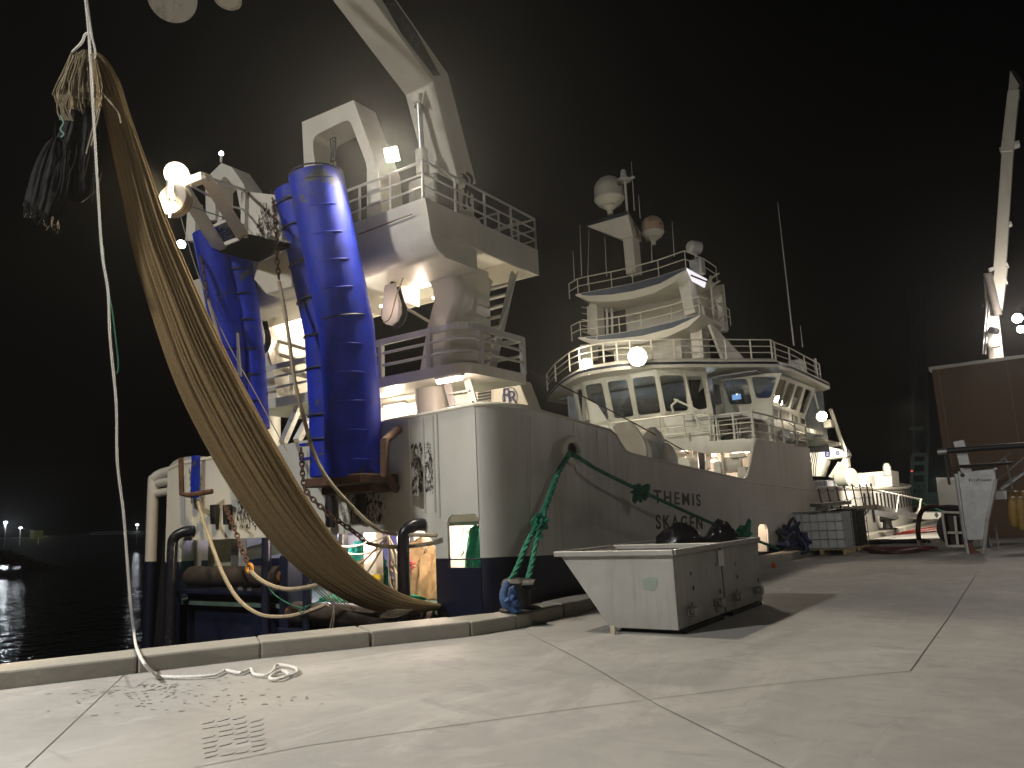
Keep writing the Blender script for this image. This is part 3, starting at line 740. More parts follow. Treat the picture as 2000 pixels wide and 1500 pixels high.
# stairs: upper platform down to lower platform, lower platform down to the deck
def stairs(a, b, wvec, n, nm='ladder'):
    a, b, wv = Vector(a), Vector(b), Vector(wvec); mb = MB()
    for s in (0, 1): mb.beam(a + wv * s, b + wv * s, .035, .17)
    for k in range(1, n): p = a.lerp(b, k / n); mb.box(p + wv / 2, (abs(wv.x) + .03 if abs(wv.x) > .1 else .16, .16 if abs(wv.x) > .1 else abs(wv.y) + .03, .03))
    return mb.build(nm, 'rail_grey', ship, smooth=False)
st0 = U(1000, 540, x=GX - .35); st1 = U(955, 690, x=GX - .35)
stairs(V(GX - .30, st0.y, zend), V(GX - .30, st1.y, LZ), (-.62, 0, 0), 9)
st = U(925, 765, y=2.3); stairs(V(st.x - .1, 2.25, LB), V(st.x + .28, 2.2, 3.0), (-.50, .0, 0), 5)
mb = MB(); mb.tube([V(GX - .2, st0.y, zend + .0), V(GX - .2, st1.y, LZ + .55)], .018, 6); mb.tube([V(GX - 1.0, st0.y, zend), V(GX - 1.0, st1.y, LZ + .55)], .018, 6); mb.build('ladder_handrail', 'rail_grey', ship)
# exhaust casing panel with the shipyard emblem
ym = 4.9
E_ = lambda px, py: U(px, py, y=ym)
mb = MB(); mb.poly([E_(935, 800), E_(1036, 802), E_(1013, 742), E_(930, 735)], (0, .5, 0)); cas = mb.build('casing', 'cream', ship, bevel=.02)
mb = MB()
for k in range(6): mb.box(E_(947, 762 + k * 6) + V(0, -.02, 0), (.36, .03, .05))
mb.build('louvre', 'dark', cas, smooth=False)
RRM = mat('emblem_blue', (.02, .03, .10), .4)
ce = E_(996, 776)
o = text_mesh('R', .44, ce + V(-.07, -.012, .05), V(1, 0, 0), V(0, 0, 1), 'emblem', RRM, cas); text_mesh('R', .44, ce + V(.07, -.016, -.03), V(1, 0, 0), V(0, 0, 1), 'emblem', RRM, cas)
mb = MB(); mb.tube([ce + V(.2 * math.cos(k * .262), -.008, .22 * math.sin(k * .262)) for k in range(24)], .007, 4, closed=True); mb.build('emblem', RRM, cas)
# gallows frame on the beam, with its hanging tackle; a second at the port end
def gallows(pts_o, pts_i, y, dy, nm='gallows_frame'):
    mb = MB(); mb.poly([U(px, py, y=y) for px, py in pts_o + pts_i[::-1]], (0, dy, 0))
    return mb.build(nm, 'white_clean', ship, bevel=.012)
GY = YA + .25
gl = gallows([(598, 425), (594, 340), (589, 238), (690, 195), (738, 325), (747, 420)], [(622, 425), (617, 340), (611, 286), (611, 276), (614, 268), (620, 262), (670, 237), (677, 235), (683, 238), (687, 246), (714, 318), (716, 330), (716, 425)], GY, .62)
gl2 = gallows([(402, 430), (400, 350), (432, 318), (452, 326), (476, 360), (486, 410)], [(420, 430), (420, 365), (437, 345), (443, 348), (462, 372), (470, 415)], GY + .3, .5)
mb = MB(); p0_, p1_ = U(648, 247, y=GY + .3), U(650, 335, y=GY + .3)
mb.tube([p0_, p0_ + V(0, 0, -.22)], .03, 8); tk = mb.build('tackle', 'dark', gl)
mb = MB(); zz = p0_.z - .25
mb.plate([p0_ + V(dx, 0, dz) for dx, dz in ((-.06, -.24), (.1, -.24), (.1, -.78), (-.06, -.78))], [[p0_ + V(dx, 0, dz) for dx, dz in ((-.035, -.265), (.075, -.265), (.075, -.755), (-.035, -.755))]], V(0, .03, 0))
mb.tube([p0_ + V(.02, .015, -.3), p0_ + V(.02, .015, -.7)], .02, 6); mb.tube([p0_ + V(.02, .015, -.78), p1_], .008, 5); mb.build('tackle', 'dark', gl)
# blue net chutes: twin half-round pipes with hoops
def chute(front, side, r, r2, label, hoops, nfront):
    """twin pipes welded side by side, following bent centre lines; rim hoops on the side pipe, short weld beads on the front one"""
    def pipe(mb, P, r, n=44):
        rings = []; N = len(P)
        for inner in (0, 1):
            for i in (range(N) if not inner else range(N - 1, -1, -1)):
                d = (P[min(i + 1, N - 1)] - P[max(i - 1, 0)]).normalized(); s = d.cross(V(0, 1, 0)).normalized(); t_ = s.cross(d).normalized(); rr = r - .02 * inner
                rings.append([P[i] + (s * math.cos(a) + t_ * math.sin(a)) * rr for a in (2 * math.pi * k / n for k in range(n))])
        mb.loft(rings + [rings[0]], True, False)
    mb = MB(); pipe(mb, front, r); pipe(mb, side, r2)
    bmesh.ops.remove_doubles(mb.bm, verts=mb.bm.verts, dist=.0005)
    o = mb.build('net_chute', 'blue_chute', ship); o['label'] = label
    def at(P, f):
        L = [0]
        for a, b in zip(P, P[1:]): L.append(L[-1] + (b - a).length)
        s_ = f * L[-1]
        for i in range(len(P) - 1):
            if s_ <= L[i + 1] or i == len(P) - 2: return P[i].lerp(P[i + 1], (s_ - L[i]) / (L[i + 1] - L[i])), (P[i + 1] - P[i]).normalized()
    def arc(P, f, r, u0, u1, rad_, m_, tilt=0):
        c, d = at(P, f); s = d.cross(V(0, 1, 0)).normalized(); t_ = s.cross(d).normalized(); v = EYE - c; ph = math.atan2(v.dot(t_), v.dot(s)); mb = MB()
        mb.tube([c + (s * math.cos(ph + u) + t_ * math.sin(ph + u)) * (r + .003) + d * tilt * u for u in (u0 + (u1 - u0) * j / 16 for j in range(17))], [.003 + rad_ * math.sin(math.pi * (j + .4) / 16.8) ** .4 for j in range(17)], 6); mb.build('hoop', m_, o)
    for f in hoops: arc(side, f, r2 + .008, -.5, 1.75, .024, 'blue_dark', 0)
    rnd = random.Random(6)
    for k in range(nfront):
        f = (k + .6) / nfront; big = abs(f - .5) < .07
        a0 = -.85 if big else -.5 - rnd.uniform(0, .12); a1 = .95 if big else .45 + rnd.uniform(0, .15)
        arc(front, f, r, a0, a1, .016 if big else .009, 'blue_dark' if big else 'blue', .03)
    return o
cp = lambda px, py, y: U(px, py, y=y)
front = [cp(690, 932, .30), cp(689, 800, .27), cp(677, 640, .15), cp(617, 343, -.35)]
side = [cp(650, 930, .55), cp(647, 800, .52), cp(638, 650, .42), cp(578, 372, -.02)]
cb, ct = front[0], front[-1]
ch = chute(front, side, .485, .40, 'bright blue scuffed twin-pipe net chute nearest the starboard corner', (.12, .2, .36, .47, .6, .73, .86, .95), 11)
mb = MB(); mb.tube([ct + V(.484 * math.cos(a), .44 * math.sin(a), .02 * math.cos(a)) for a in (2 * math.pi * k / 40 for k in range(40))], .014, 6, closed=True); mb.build('hoop', 'blue_dark', ch)
for dy_ in (0, 28):
    mb = MB(); mb.box(U(600, 868 + dy_, y=.2), (.30, .12, .045)); mb.build('chain_bracket', 'blue', ch)
# rusty foot of the chute, bolted bracket on the transom
mb = MB(); zb = cb.z
mb.box((cb.x - .1, .36, zb - .06), (1.36, .92, .16)); mb.box((cb.x - .1, .52, zb - .2), (1.25, .6, .14))
ft_ = mb.build('chute_foot', 'rust', ch, bevel=.02)
mb = MB()
k0, k1, k2, k3 = t(779, 838), t(751, 862), t(751, 925), t(774, 955)
k0.y = YT; k1, k2 = U(751, 862, y=.12), U(751, 925, y=.12)
mb.tube([k0, k1, k2, k3], .075, 10); mb.build('bumper_bar', 'rust', ship)
for px, py0, py1 in ((652, 940, 1030), (712, 950, 1015)):
    mb = MB(); a = t(px, py0); b_ = t(px, py1); n = 6
    mb.loft([[V(a.x + (.11 + .02 * math.sin(k * 2.1)) * math.cos(q_), YT - .10 + .07 * math.sin(q_), a.z + (b_.z - a.z) * k / n) for q_ in (2 * math.pi * j / 12 for j in range(12))] for k in range(n + 1)]); mb.build('rubber_flap', 'black', ship)
# port chute, older and darker, seen past the net
chp = chute([cp(468, 880, .35), cp(455, 720, .28), cp(440, 600, .1), cp(412, 455, -.2)], [cp(503, 838, .6), cp(494, 700, .55), cp(484, 610, .45), cp(466, 500, .2)], .36, .24, 'dark blue net chute on the port side half hidden by the net', (.15, .3, .45, .62, .78, .92), 8)
mb = MB(); mb.poly([U(447, 645, y=.1), U(464, 650, y=.1), U(470, 735, y=.15), U(455, 735, y=.15)], (0, .03, 0)); mb.build('chain_bracket', 'steel', chp)
a, b = t(382, 905), t(384, 965)
mb = MB(); mb.tube([V(a.x, .45, a.z + .1), V(b.x, .45, b.z), V(b.x + .5, .3, b.z - .05), V(b.x + 1.0, .5, b.z)], .055, 8); mb.build('bumper_bar', 'rust', ship)
mb = MB(); mb.box((b.x + .25, .6, b.z + .35), (.14, .12, .9)); mb.build('chute_bracket', 'blue', ship)
for px in (427, 452):
    mb = MB(); a = t(px, 1000); mb.loft([[V(a.x + (.13 - .01 * k) * math.cos(q_), YT - .1 + .07 * math.sin(q_), a.z + .15 - .1 * k) for q_ in (2 * math.pi * j / 10 for j in range(10))] for k in range(5)]); mb.build('rubber_flap', 'black', ship)
# port lamp davit: cantilever arms, grating box and the scarred side plate
DY = -.25; DT = -2.2      # base and tip of the davit (it reaches out aft over the net)
D = lambda px, py, y=DY: U(px, py, y=y)
mb = MB()
mb.poly([D(336, 362, DT), D(352, 350, DT), D(436, 488), D(417, 490)], (0, .14, 0)); mb.poly([D(384, 342, DT), D(398, 336, DT), D(480, 462), D(464, 470)], (0, .14, 0)); mb.poly([D(345, 352, DT), D(392, 334, DT), D(394, 350, DT), D(352, 366, DT)], (0, .14, 0))
dav = mb.build('lamp_davit', 'white_clean', ship, bevel=.012)
mb = MB(); mb.poly([D(480, 374), D(566, 384), D(566, 485), D(482, 464)], (0, .06, 0)); mb.poly([D(478, 372), D(486, 372), D(484, 466), D(476, 464)], (0, -.08, 0))
mb.build('side_plate', mat('scarred_white', (.58, .56, .5), .5, var=.1, chips=1.6, ccol=(.03, .026, .024), chs=5), dav)
mb = MB(); mb.hexa([D(415, 490), D(480, 464), D(566, 484), D(505, 513)], [D(415, 490) + V(0, .0, .10), D(480, 464) + V(0, 0, .10), D(566, 484) + V(0, 0, .10), D(505, 513) + V(0, 0, .10)])
mb.build('davit_floor', 'white', dav, bevel=.01)
scrape([D(490, 455), D(562, 472), D(562, 392), D(490, 384)], dav, V(0, -.012, 0)); scrape([D(486, 468), D(564, 486), D(564, 440), D(486, 430)], dav, V(0, -.016, 0))
mb = MB()
for k in range(9): mb.beam(D(403 + k * 2.75, 446 + k * 3.9, DY - .03), D(441 + k * 2.75, 431 + k * 3.9, DY - .03), .02, .015)
for k in range(9): mb.beam(D(403 + k * 4.7, 446 - k * 1.9, DY - .03), D(426 + k * 4.7, 479 - k * 1.9, DY - .03), .02, .015)
mb.build('grating', 'dark', dav, smooth=False)['kind'] = 'stuff'
mb = MB(); mb.poly([D(399, 449, DY - .04), D(442, 430, DY - .04), D(445, 434, DY - .04), D(402, 453, DY - .04)], (0, -.04, 0)); mb.poly([D(425, 480, DY - .04), D(467, 464, DY - .04), D(469, 470, DY - .04), D(428, 487, DY - .04)], (0, -.04, 0)); mb.build('grating_frame', 'white_clean', dav)
mb = MB(); mb.tube([D(398, 345, DT), D(478, 372)], .03, 8); mb.tube([D(372, 362, DT), D(440, 400, -1), D(500, 415, .2)], .02, 6); mb.build('davit_stay', 'white_clean', dav)
mb = MB(); c = D(343, 392, DT - .06); mb.lathe([(.27, -.09), (.29, -.05), (.22, 0), (.29, .05), (.27, .09)], c, (.35, -1, .05), 30); sv = mb.build('sheave_disc', mat('grey_sheave', (.16, .155, .14), .5, var=.25), dav)
mb = MB(); mb.beam(D(331, 352, DT - .2), D(335, 388, DT - .2), .09, .05); mb.tube([D(336, 385, DT - .22), D(331, 425, DT - .22)], .02, 6); mb.tube([D(338, 390, DT - .22), D(372, 403, DT + .2), D(480, 440, DY)], .012, 5); mb.build('sheave_strap', 'steel', dav)
mb = MB(); mb.poly([U(362, 470, y=.1), U(366, 410, y=.1), U(380, 395, y=.1), U(382, 470, y=.1)], (0, .2, 0)); mb.poly([U(422, 445, y=.2), U(430, 405, y=.2), U(436, 405, y=.2), U(432, 440, y=.2)], (0, .2, 0)); mb.build('davit_bracket', 'white_clean', ship)
mb = MB(); mb.poly([U(505, 512, y=.05), U(566, 484, y=.05), U(570, 560, y=.2), U(520, 575, y=.2), U(495, 545, y=.15)], (0, .5, 0)); mb.build('beam_bracket', 'white', ship, bevel=.02)
# crane: box boom on a slewing post, with its luffing cylinder
XB = -2.05
B = lambda px, py: U(px, py, x=XB)
r0, r1, r2 = B(897, 360), B(846, 161), B(700, -40)
W_ = (U(813, 306, y=r0.y * .15 + r1.y * .85) - B(885, 333)).length
wv = V(-.74, 0, 0)
n0, n1 = V(0, .55, .10), V(0, .42, .30)
up_dir = (r1 - r0).normalized(); ud2 = (r2 - r1).normalized()
k0 = V(0, up_dir.z, -up_dir.y) * .62; k2 = V(0, ud2.z, -ud2.y); k2 = k2 * (.62 if k2.y > 0 else -.62); k1 = (k0.normalized() + k2.normalized()).normalized() * .64
mb = MB(); sec = lambda p, n: [p, p + n, p + n + wv, p + wv]
mb.loft([sec(r0, k0), sec(r1, k1), sec(r2, k2)])
boom = mb.build('crane_boom', 'white', ship, bevel=.02); boom['label'] = 'long pale knuckled crane boom rising over the stern'
lp = mat('makers_plate', (.03, .032, .04), .5)
mb = MB(); u1 = (r2 - r1).normalized(); pl = r1 + k1 * .15 + V(.012, 0, 0)
c1 = r1 + u1 * .05; mb.poly([c1 + k2 * .22 + V(.004, 0, 0), c1 + k1 * .55 + V(.004, 0, 0), c1 + u1 * .75 + k2 * .85 + V(.004, 0, 0), c1 + u1 * 2.1 + k2 * .9 + V(.004, 0, 0), c1 + u1 * 2.0 + k2 * .5 + V(.004, 0, 0), c1 + u1 * 1.0 + k2 * .15 + V(.004, 0, 0)], (.006, 0, 0)); mp = mb.build('makers_plate', lp, boom)
text_mesh('SCANT', .36, c1 + u1 * 1.1 + k2 * .5 + V(.012, 0, 0), -u1, k2.normalized(), 'plate_lettering', mat('faint_letters', (.10, .10, .11), .6), boom)
cyl0 = U(822, 312, x=XB - .37); cyl1 = U(817, 196, x=XB - .37)
bx = XB - .37
cyl1 = V(bx, (r1.y + (r0.y - r1.y) * .12) - .10, 0); cyl1 = U(818, 195, y=cyl1.y); cyl0 = U(825, 318, y=cyl1.y + .12)
mid = cyl0.lerp(cyl1, .22)
mb = MB(); mb.lathe([(.13, 0), (.13, (mid - cyl0).length), (.1, (mid - cyl0).length + .02)], cyl0 - (mid - cyl0) * .8, (mid - cyl0), 18); mb.lathe([(.13, 0), (.13, (mid - cyl0).length * .9)], cyl0, (mid - cyl0), 18); cy = mb.build('luffing_cylinder', 'white_clean', boom)
mb = MB(); mb.lathe([(.062, 0), (.062, (cyl1 - mid).length)], mid, (cyl1 - mid), 16); mb.build('piston_rod', mat('chrome_rod', (.55, .55, .55), .3, .5, var=.02), boom)
mb = MB(); mb.lathe([(.11, -.09), (.11, .09)], cyl1, (1, 0, 0), 16); 
for s_ in (-.11, .11): mb.poly([cyl1 + V(s_, -.06, -.14), cyl1 + V(s_, .05, -.14), cyl1 + V(s_, .22, .5), cyl1 + V(s_, .12, .5)], (.03, 0, 0))
mb.build('cylinder_eye', 'white_clean', boom)
mb = MB(); hp = [B(893, 338) + V(.02, .1, 0), B(905, 350) + V(.02, .1, 0), B(893, 370) + V(.05, .2, 0), B(890, 395) + V(.05, .2, 0), B(900, 405) + V(.05, .1, 0)]; mb.tube(cr(hp, 5), .035, 6); mb.tube(cr([p + V(.06, .08, .06) for p in hp[::-1]], 5), .03, 6); mb.build('hydraulic_hose', 'dark', boom)
mb = MB(); bc = V(r0.x - .37, r0.y + .25, ztop); mb.lathe([(.55, 0), (.55, .35), (.42, .5), (.42, .95)], bc, (0, 0, 1), 24); mb.build('crane_pedestal', 'white', ship)
mb = MB(); mb.box((GX - .55, YA + .9, ztop + .38), (.7, .7, .76)); mb.build('winch_housing', mat('grey_housing', (.16, .16, .15), .5), ship, bevel=.06)
# power block overhead, hanging from the boom end
def block(px, py, d, r, ax, label):
    c = U(px, py, d=d); o = thing('power_block', c, label, 'block', 'white hauling blocks overhead')
    mb = MB(); mb.lathe([(.05, -.16), (r, -.16), (r, -.13), (r * .72, -.10), (r * .66, 0), (r * .72, .10), (r, .13), (r, .16), (.05, .16)], c, ax, 40); mb.build('sheave', 'white_dirty', o)
    mb = MB(); mb.lathe([(r * .72, -.175), (r * .72, -.165)], c, ax, 30); mb.build('cheek_plate', 'white_clean', o)
    mb = MB(); mb.tube([c + V(0, 0, r * .2), c + V(0, 0, r + .9)], .08, 10); mb.build('hanger', 'steel', o)
block(336, -6, 12.0, .36, (-CF * .8 - CU * .45 + CR * .38).normalized(), 'white round hauling block at the top edge above the net')
block(447, -15, 12.6, .22, (CF * .35 + CU * .9).normalized(), 'smaller white hauling block cut by the top edge')
# hanging rope block under the upper beam
def hblock(px, py, y, sc_, label, ang=0):
    c = U(px, py, y=y); o = thing('rope_block', c, label, 'block')
    out = [(-.16, .42), (.10, .42), (.26, -.05), (.26, -.22), (.16, -.36), (0, -.42), (-.16, -.36), (-.26, -.22), (-.22, .05)]
    mb = MB()
    mb.poly([c + V(a * sc_ + .06, -.10, b * sc_) for a, b in out], (0, .035, 0)); mb.build('cheek', mat('rust_stained_white', (.56, .53, .47), .5, var=.1, chips=.6, ccol=(.22, .10, .04), chs=6), o, bevel=.01)
    mb = MB(); mb.poly([c + V(a * sc_ - .02, .13, b * sc_) for a, b in out], (0, .035, 0)); mb.build('cheek', 'dark', o, bevel=.01)
    mb = MB(); mb.lathe([(.27 * sc_, -.08), (.2 * sc_, 0), (.27 * sc_, .08)], c + V(.02, .03, -.12 * sc_), (0, 1, 0), 26); mb.build('sheave', 'dark', o)
    mb = MB(); mb.tube([c + V(0, .03, .38 * sc_), c + V(.0, .03, .72 * sc_)], .05, 8); mb.build('shackle', 'rust', o)
hblock(766, 598, LY - .05, 1.0, 'rust stained white rope block hanging under the upper beam')
hblock(505, 655, 1.6, 1.0, 'white rope block in shade beside the port chute')
mb = MB(); mb.tube([U(790, 600, y=LY + .1), U(838, 628, y=LY + .5)], .03, 8); mb.build('stay_bar', 'cream', ship)
# port side platform with bright rails
mb = MB(); pp = [U(px, py, y=2.4) for px, py in ((505, 745), (540, 752), (600, 768))]
for dy_, rr in ((0, .07), (-27, .05), (-53, .05)):
    mb.tube([U(px, py + dy_ - 34, y=2.4) for px, py in ((498, 742), (540, 752), (605, 770))], rr, 10)
mb.box(U(572, 745, y=2.4), (.13, .1, .75)); mb.build('platform_rail', 'cream', ship)
mb = MB(); mb.poly([U(496, 779, y=2.35), U(530, 776, y=2.35), U(605, 790, y=2.35), U(605, 798, y=2.35), U(530, 792, y=2.35), U(496, 790, y=2.35)], (0, .8, 0)); mb.build('port_platform', 'cream', ship)
mb = MB(); mb.lathe([(.62, 2.4), (.62, 5.9)], V(U(500, 800, y=3.4).x, 3.4, 0), (0, 0, 1), 28); mb.build('winch_column', 'white_clean', ship)
mb = MB(); 
for a_, b_ in (((585, 790), (552, 866)), ((612, 800), (580, 862))): mb.beam(U(*a_, y=1.9), U(*b_, y=1.3), .12, .14)
mb.build('ladder', 'white_dirty', ship)
# ---- lamps of the gantry, unseen deck lights after them
def flood(px, py, y, r, col, gm, energy, target, ang=150, nm='floodlight', shape='round', out=.12, lc=None):
    c = U(px, py, y=y); target = c + V(-.15, -.8, -.75) if target is None else target; d = (Vector(target) - c).normalized()
    f = (EYE - c).normalized(); ax = (d * .35 + f * .65).normalized()
    mb = MB(); mb.lathe([(r * .55, -r * .8), (r * 1.08, -r * .25), (r * 1.1, -.005), (r * .98, .0)], c, ax, 20 if shape == 'round' else 4); o = mb.build(nm, 'steel', ship)
    mb = MB(); mb.lathe([(r, .004), (r * .9, r * .25), (r * .5, r * .42)], c, ax, 24 if shape == 'round' else 4); mb.build('lens', gm, o, bevel=0 if shape == 'round' else .06)
    light('flood_lamp', c + ax * (r * .6 + out), energy, lc or col, o, target if ang else None, ang or 90, r * .8, .35)
    return o
flood(345, 341, DT - .12, .195, WARM, 'glow_warm', 3000, None, 160, out=.42, lc=(1, .76, .44))
flood(765, 302, GY - .1, .18, (1, .88, .68), 'glow_warm', 2500, V(3.5, -9, 0), 125, shape='square', out=.5)
flood(354, 477, -.1, .09, COLD, 'glow_white', 160, V(-9, -5, 0))
p_ = U(432, 302, y=GY + .5); mb = MB(); mb.tube([p_ + V(0, 0, -.2), p_], .03, 6); nb = mb.build('navigation_light', 'white_clean', ship); mb = MB(); mb.ball(p_ + V(0, 0, .03), .055, 10); mb.build('lens', 'glow_white', nb)
def tube_lamp(a, b, r=.05, energy=60, par=ship, nm='tube_lamp', drop=.07):
    a, b = Vector(a), Vector(b); mb = MB(); mb.beam(a + V(0, 0, .05), b + V(0, 0, .05), .12, .05); o = mb.build(nm, 'white_clean', par)
    mb = MB(); d = (b - a).normalized(); mb.tube([a - d * .0, a + d * .03, b - d * .03, b], [r * .5, r, r, r * .5], 10); mb.build('tube', 'glow_pink', o)
    light('tube_light', (a + b) / 2 - V(0, 0, drop + r), energy * 1.4, PINK, o, radius=.12); return o
c = U(878, 741, z=LB - .09); tube_lamp(c + V(-.3, .0, 0), c + V(.3, 0, 0), .05, 45)
c = U(771, 793, y=2.6); tube_lamp(c + V(-.3, .0, 0), c + V(.3, 0, 0), .05, 70)
c = U(822, 557, y=cv.y + 1.1); tube_lamp(c + V(-.32, .0, 0), c + V(.32, 0, 0), .06, 30)
c = U(578, 622, y=2.6); tube_lamp(c + V(-.1, .0, 0), c + V(.1, 0, 0), .05, 60)
light('unseen_deck_light', (-6.0, 3.6, 4.2), 560, (1, .87, .66), ship, radius=.2)  # unseen light for the port side, no lamp modelled
light('unseen_deck_light', (-3.6, 5.9, 6.0), 1500, (1, .93, .80), ship, V(-4.2, 15, 4.3), 62, .2)  # added light without a lamp, brightens the wheelhouse wall and mast
light('unseen_deck_light', (-3.2, 3.6, 5.0), 70, (1, .82, .66), ship, radius=.2)  # weak unseen light between the platforms, no lamp body behind it
light('beam_lamp', U(738, 592, y=LY - .55), 12, PINK, ship, radius=.06)
for px, py, y in ((744, 598, LY - .1), (847, 582, LY + 1)):
    mb = MB(); mb.ball(U(px, py, y=y), .03, 8); mb.build('deck_lamp', 'glow_pink', ship)
# ================================================================ bridge, mast, midship and fore decks
q7 = lambda a, b: (1050 + a / 3.077, 620 + b / 3.077)
q8 = lambda a, b: (1380 + a / 6.818, 700 + b / 6.818)
m5 = lambda a, b: (1100 + a / 5.882, 500 + b / 5.882)
n7 = lambda a, b: (1140 + a / 7.143, 320 + b / 7.143)
ZT, ZB = 6.12, 4.86
glass_m, nt, p, co, tc = new_mat('bridge_glass'); M['glass'] = glass_m
gl_ = _n(nt, 'ShaderNodeBsdfGlossy'); gl_.inputs['Roughness'].default_value = .03; gl_.inputs['Color'].default_value = (.8, .85, .85, 1)
tr_ = _n(nt, 'ShaderNodeBsdfTransparent'); tr_.inputs['Color'].default_value = (.55, .6, .6, 1)
mx_ = _n(nt, 'ShaderNodeMixShader'); fr_ = _n(nt, 'ShaderNodeFresnel'); fr_.inputs['IOR'].default_value = 2.1
nt.links.new(fr_.outputs[0], mx_.inputs[0]); nt.links.new(tr_.outputs[0], mx_.inputs[1]); nt.links.new(gl_.outputs[0], mx_.inputs[2])
nt.links.new(mx_.outputs[0], nt.nodes['Material Output'].inputs['Surface'])
# roof slab: outline of its lower edge from the aft curve, starboard edge, port edge
aft = [(60, 505), (110, 448), (150, 410), (200, 380), (250, 355), (320, 338), (400, 325), (480, 313), (560, 306), (700, 300), (900, 296), (1100, 297), (1300, 295), (1440, 296)]
ring = [U(*q7(a, b), z=6.38) for a, b in aft]
ring = [p_ for p_ in ring]
ring += [V(-.62, 18.9, 6.38), V(-.45, 19.8, 6.38), V(-.42, 22, 6.38), V(-.42, 25.6, 6.38), V(-1.6, 26.8, 6.38), V(-8.4, 26.8, 6.38), V(-9.7, 25.6, 6.38)]
cen = V(-5, 20.5, 0)
def inset(r, d, z): return [V(p_.x + (cen.x - p_.x) * d / max(.1, (p_ - cen).xy.length), p_.y + (cen.y - p_.y) * d / max(.1, (p_ - cen).xy.length), z) for p_ in r]
wh = None
mb = MB(); rr = [inset(ring, .9, 6.22), inset(ring, .0, 6.36), inset(ring, -.02, 6.46), inset(ring, -.02, 6.60), inset(ring, .12, 6.70)]
mb.loft(rr); wheel = mb.build('wheelhouse', 'cream', ship, ang=35); wheel['label'] = 'cream wheelhouse with slanting windows and an overhanging roof'
mb = MB(); mb.loft([inset(ring, -.028, 6.47), inset(ring, -.028, 6.56)], True, False); mb.build('roof_stripe', 'navy', wheel)
# walls with window openings
def wall(frames, ztop, zbot, down, aside=None, ext=(.35, .35), tops=None):
    """frames: window corners (TL,TR,BR,BL) in 3-D; returns panes"""
    n = len(frames); bt, bb = [], []
    for i in range(n + 1):
        if i == 0: a, b = frames[0][0].lerp(frames[0][1], -ext[0]), frames[0][3].lerp(frames[0][2], -ext[0])
        elif i == n: a, b = frames[-1][1].lerp(frames[-1][0], -ext[1]), frames[-1][2].lerp(frames[-1][3], -ext[1])
        else: a, b = frames[i - 1][1].lerp(frames[i][0], .5), frames[i - 1][2].lerp(frames[i][3], .5)
        bt.append(a); bb.append(b)
    mb = MB()
    for i in range(n):
        f = frames[i]; d0, d1 = bt[i] - bb[i], bt[i + 1] - bb[i + 1]
        o = [bb[i] - d0 * .14, bb[i + 1] - d1 * .14, bt[i + 1] + d1 * .16, bt[i] + d0 * .16]
        nrm = (o[1] - o[0]).cross(o[3] - o[0]).normalized()
        if nrm.dot(EYE - o[0]) > 0: nrm = -nrm
        TL, TR, BR, BL = f; h = []
        for c_, u_, v_ in ((BL, BR, TL), (BR, TR, BL), (TR, TL, BR), (TL, BL, TR)):
            eu = (u_ - c_).normalized() * .09; ev = (v_ - c_).normalized() * .09
            h += [c_ + ev, c_ + ev * .3 + eu * .3, c_ + eu]
        mb.plate(o, [h], nrm * .07)
        gm = MB(); gm.quad(*[c_ + nrm * .045 for c_ in (BL, BR, TR, TL)]); w_ = gm.build('window', 'glass', wheel, smooth=False)
        lo = [bb[i] - d0 * .14, bb[i + 1] - d1 * .14]
        dn = [V(p_.x, p_.y, down) for p_ in lo]
        mb.hexa([lo[0], lo[1], dn[1], dn[0]], [p_ + nrm * .06 for p_ in (lo[0], lo[1], dn[1], dn[0])])
    return mb.build('wall', 'cream', wheel, smooth=False), bt, bb
Wn = [((225, 262, 432), (262, 298, 625)), ((287, 385, 398), (328, 428, 620)), ((418, 535, 378), (462, 580, 603)), ((568, 702, 356), (605, 740, 583)), ((730, 872, 348), (770, 905, 568)), ((898, 985, 352), (938, 1020, 556))]
fr = []
for (a, b, y), (c_, d, y2) in Wn:
    sl = -14 if a < 700 else 0
    fr.append((U(*q7(a, y + 9 if a < 700 else y), z=ZT), U(*q7(b, y - 6 if a < 700 else y), z=ZT), U(*q7(d, y2 - 8), z=ZB), U(*q7(c_, y2 + 8 if a < 700 else y2), z=ZB)))
wall(fr, ZT, ZB, 3.7)
W7 = [((1118, 1255, 376, 366), (1152, 1290, 524, 520)), ((1283, 1440, 357, 355), (1312, 1402, 487, 483))]
fr7 = [(U(*q7(a, y), y=18.1), U(*q7(b, y1), y=18.15), U(*q7(d, y3), y=18.2), U(*q7(c_, y2), y=18.2)) for (a, b, y, y1), (c_, d, y2, y3) in W7]
wall(fr7, ZT, ZB, 3.7, ext=(.35, .12))
Sd = [((970, 270), (1065, 297), (985, 602), (866, 570)), ((1095, 322), (1182, 350), (1088, 652), (985, 625)), ((1210, 360), (1292, 392), (1190, 700), (1108, 665)), ((1320, 405), (1402, 435), (1300, 742), (1238, 715))]
frs = [(U(*q8(*a), x=-.72), U(*q8(*b), x=-.72), U(*q8(*c_), x=-1.12), U(*q8(*d), x=-1.12)) for a, b, c_, d in Sd]
wall(frs, ZT, ZB, 3.7, ext=(.12, .4))
Lw = [((868, 668), (942, 692), (945, 806), (866, 772)), ((988, 692), (1092, 724), (1095, 832), (988, 796)), ((1142, 752), (1202, 776), (1206, 866), (1146, 834)), ((1250, 790), (1306, 812), (1310, 896), (1254, 872))]
for L in Lw:
    gm = MB(); pts = [U(*q8(*a), x=-1.16) for a in L]; gm.hexa(pts, [p_ + V(.02, 0, 0) for p_ in pts]); o = gm.build('window', 'dark', wheel, smooth=False)
    gm = MB(); gm.tube(pts, .025, 6, closed=True); gm.build('frame', 'cream', o)
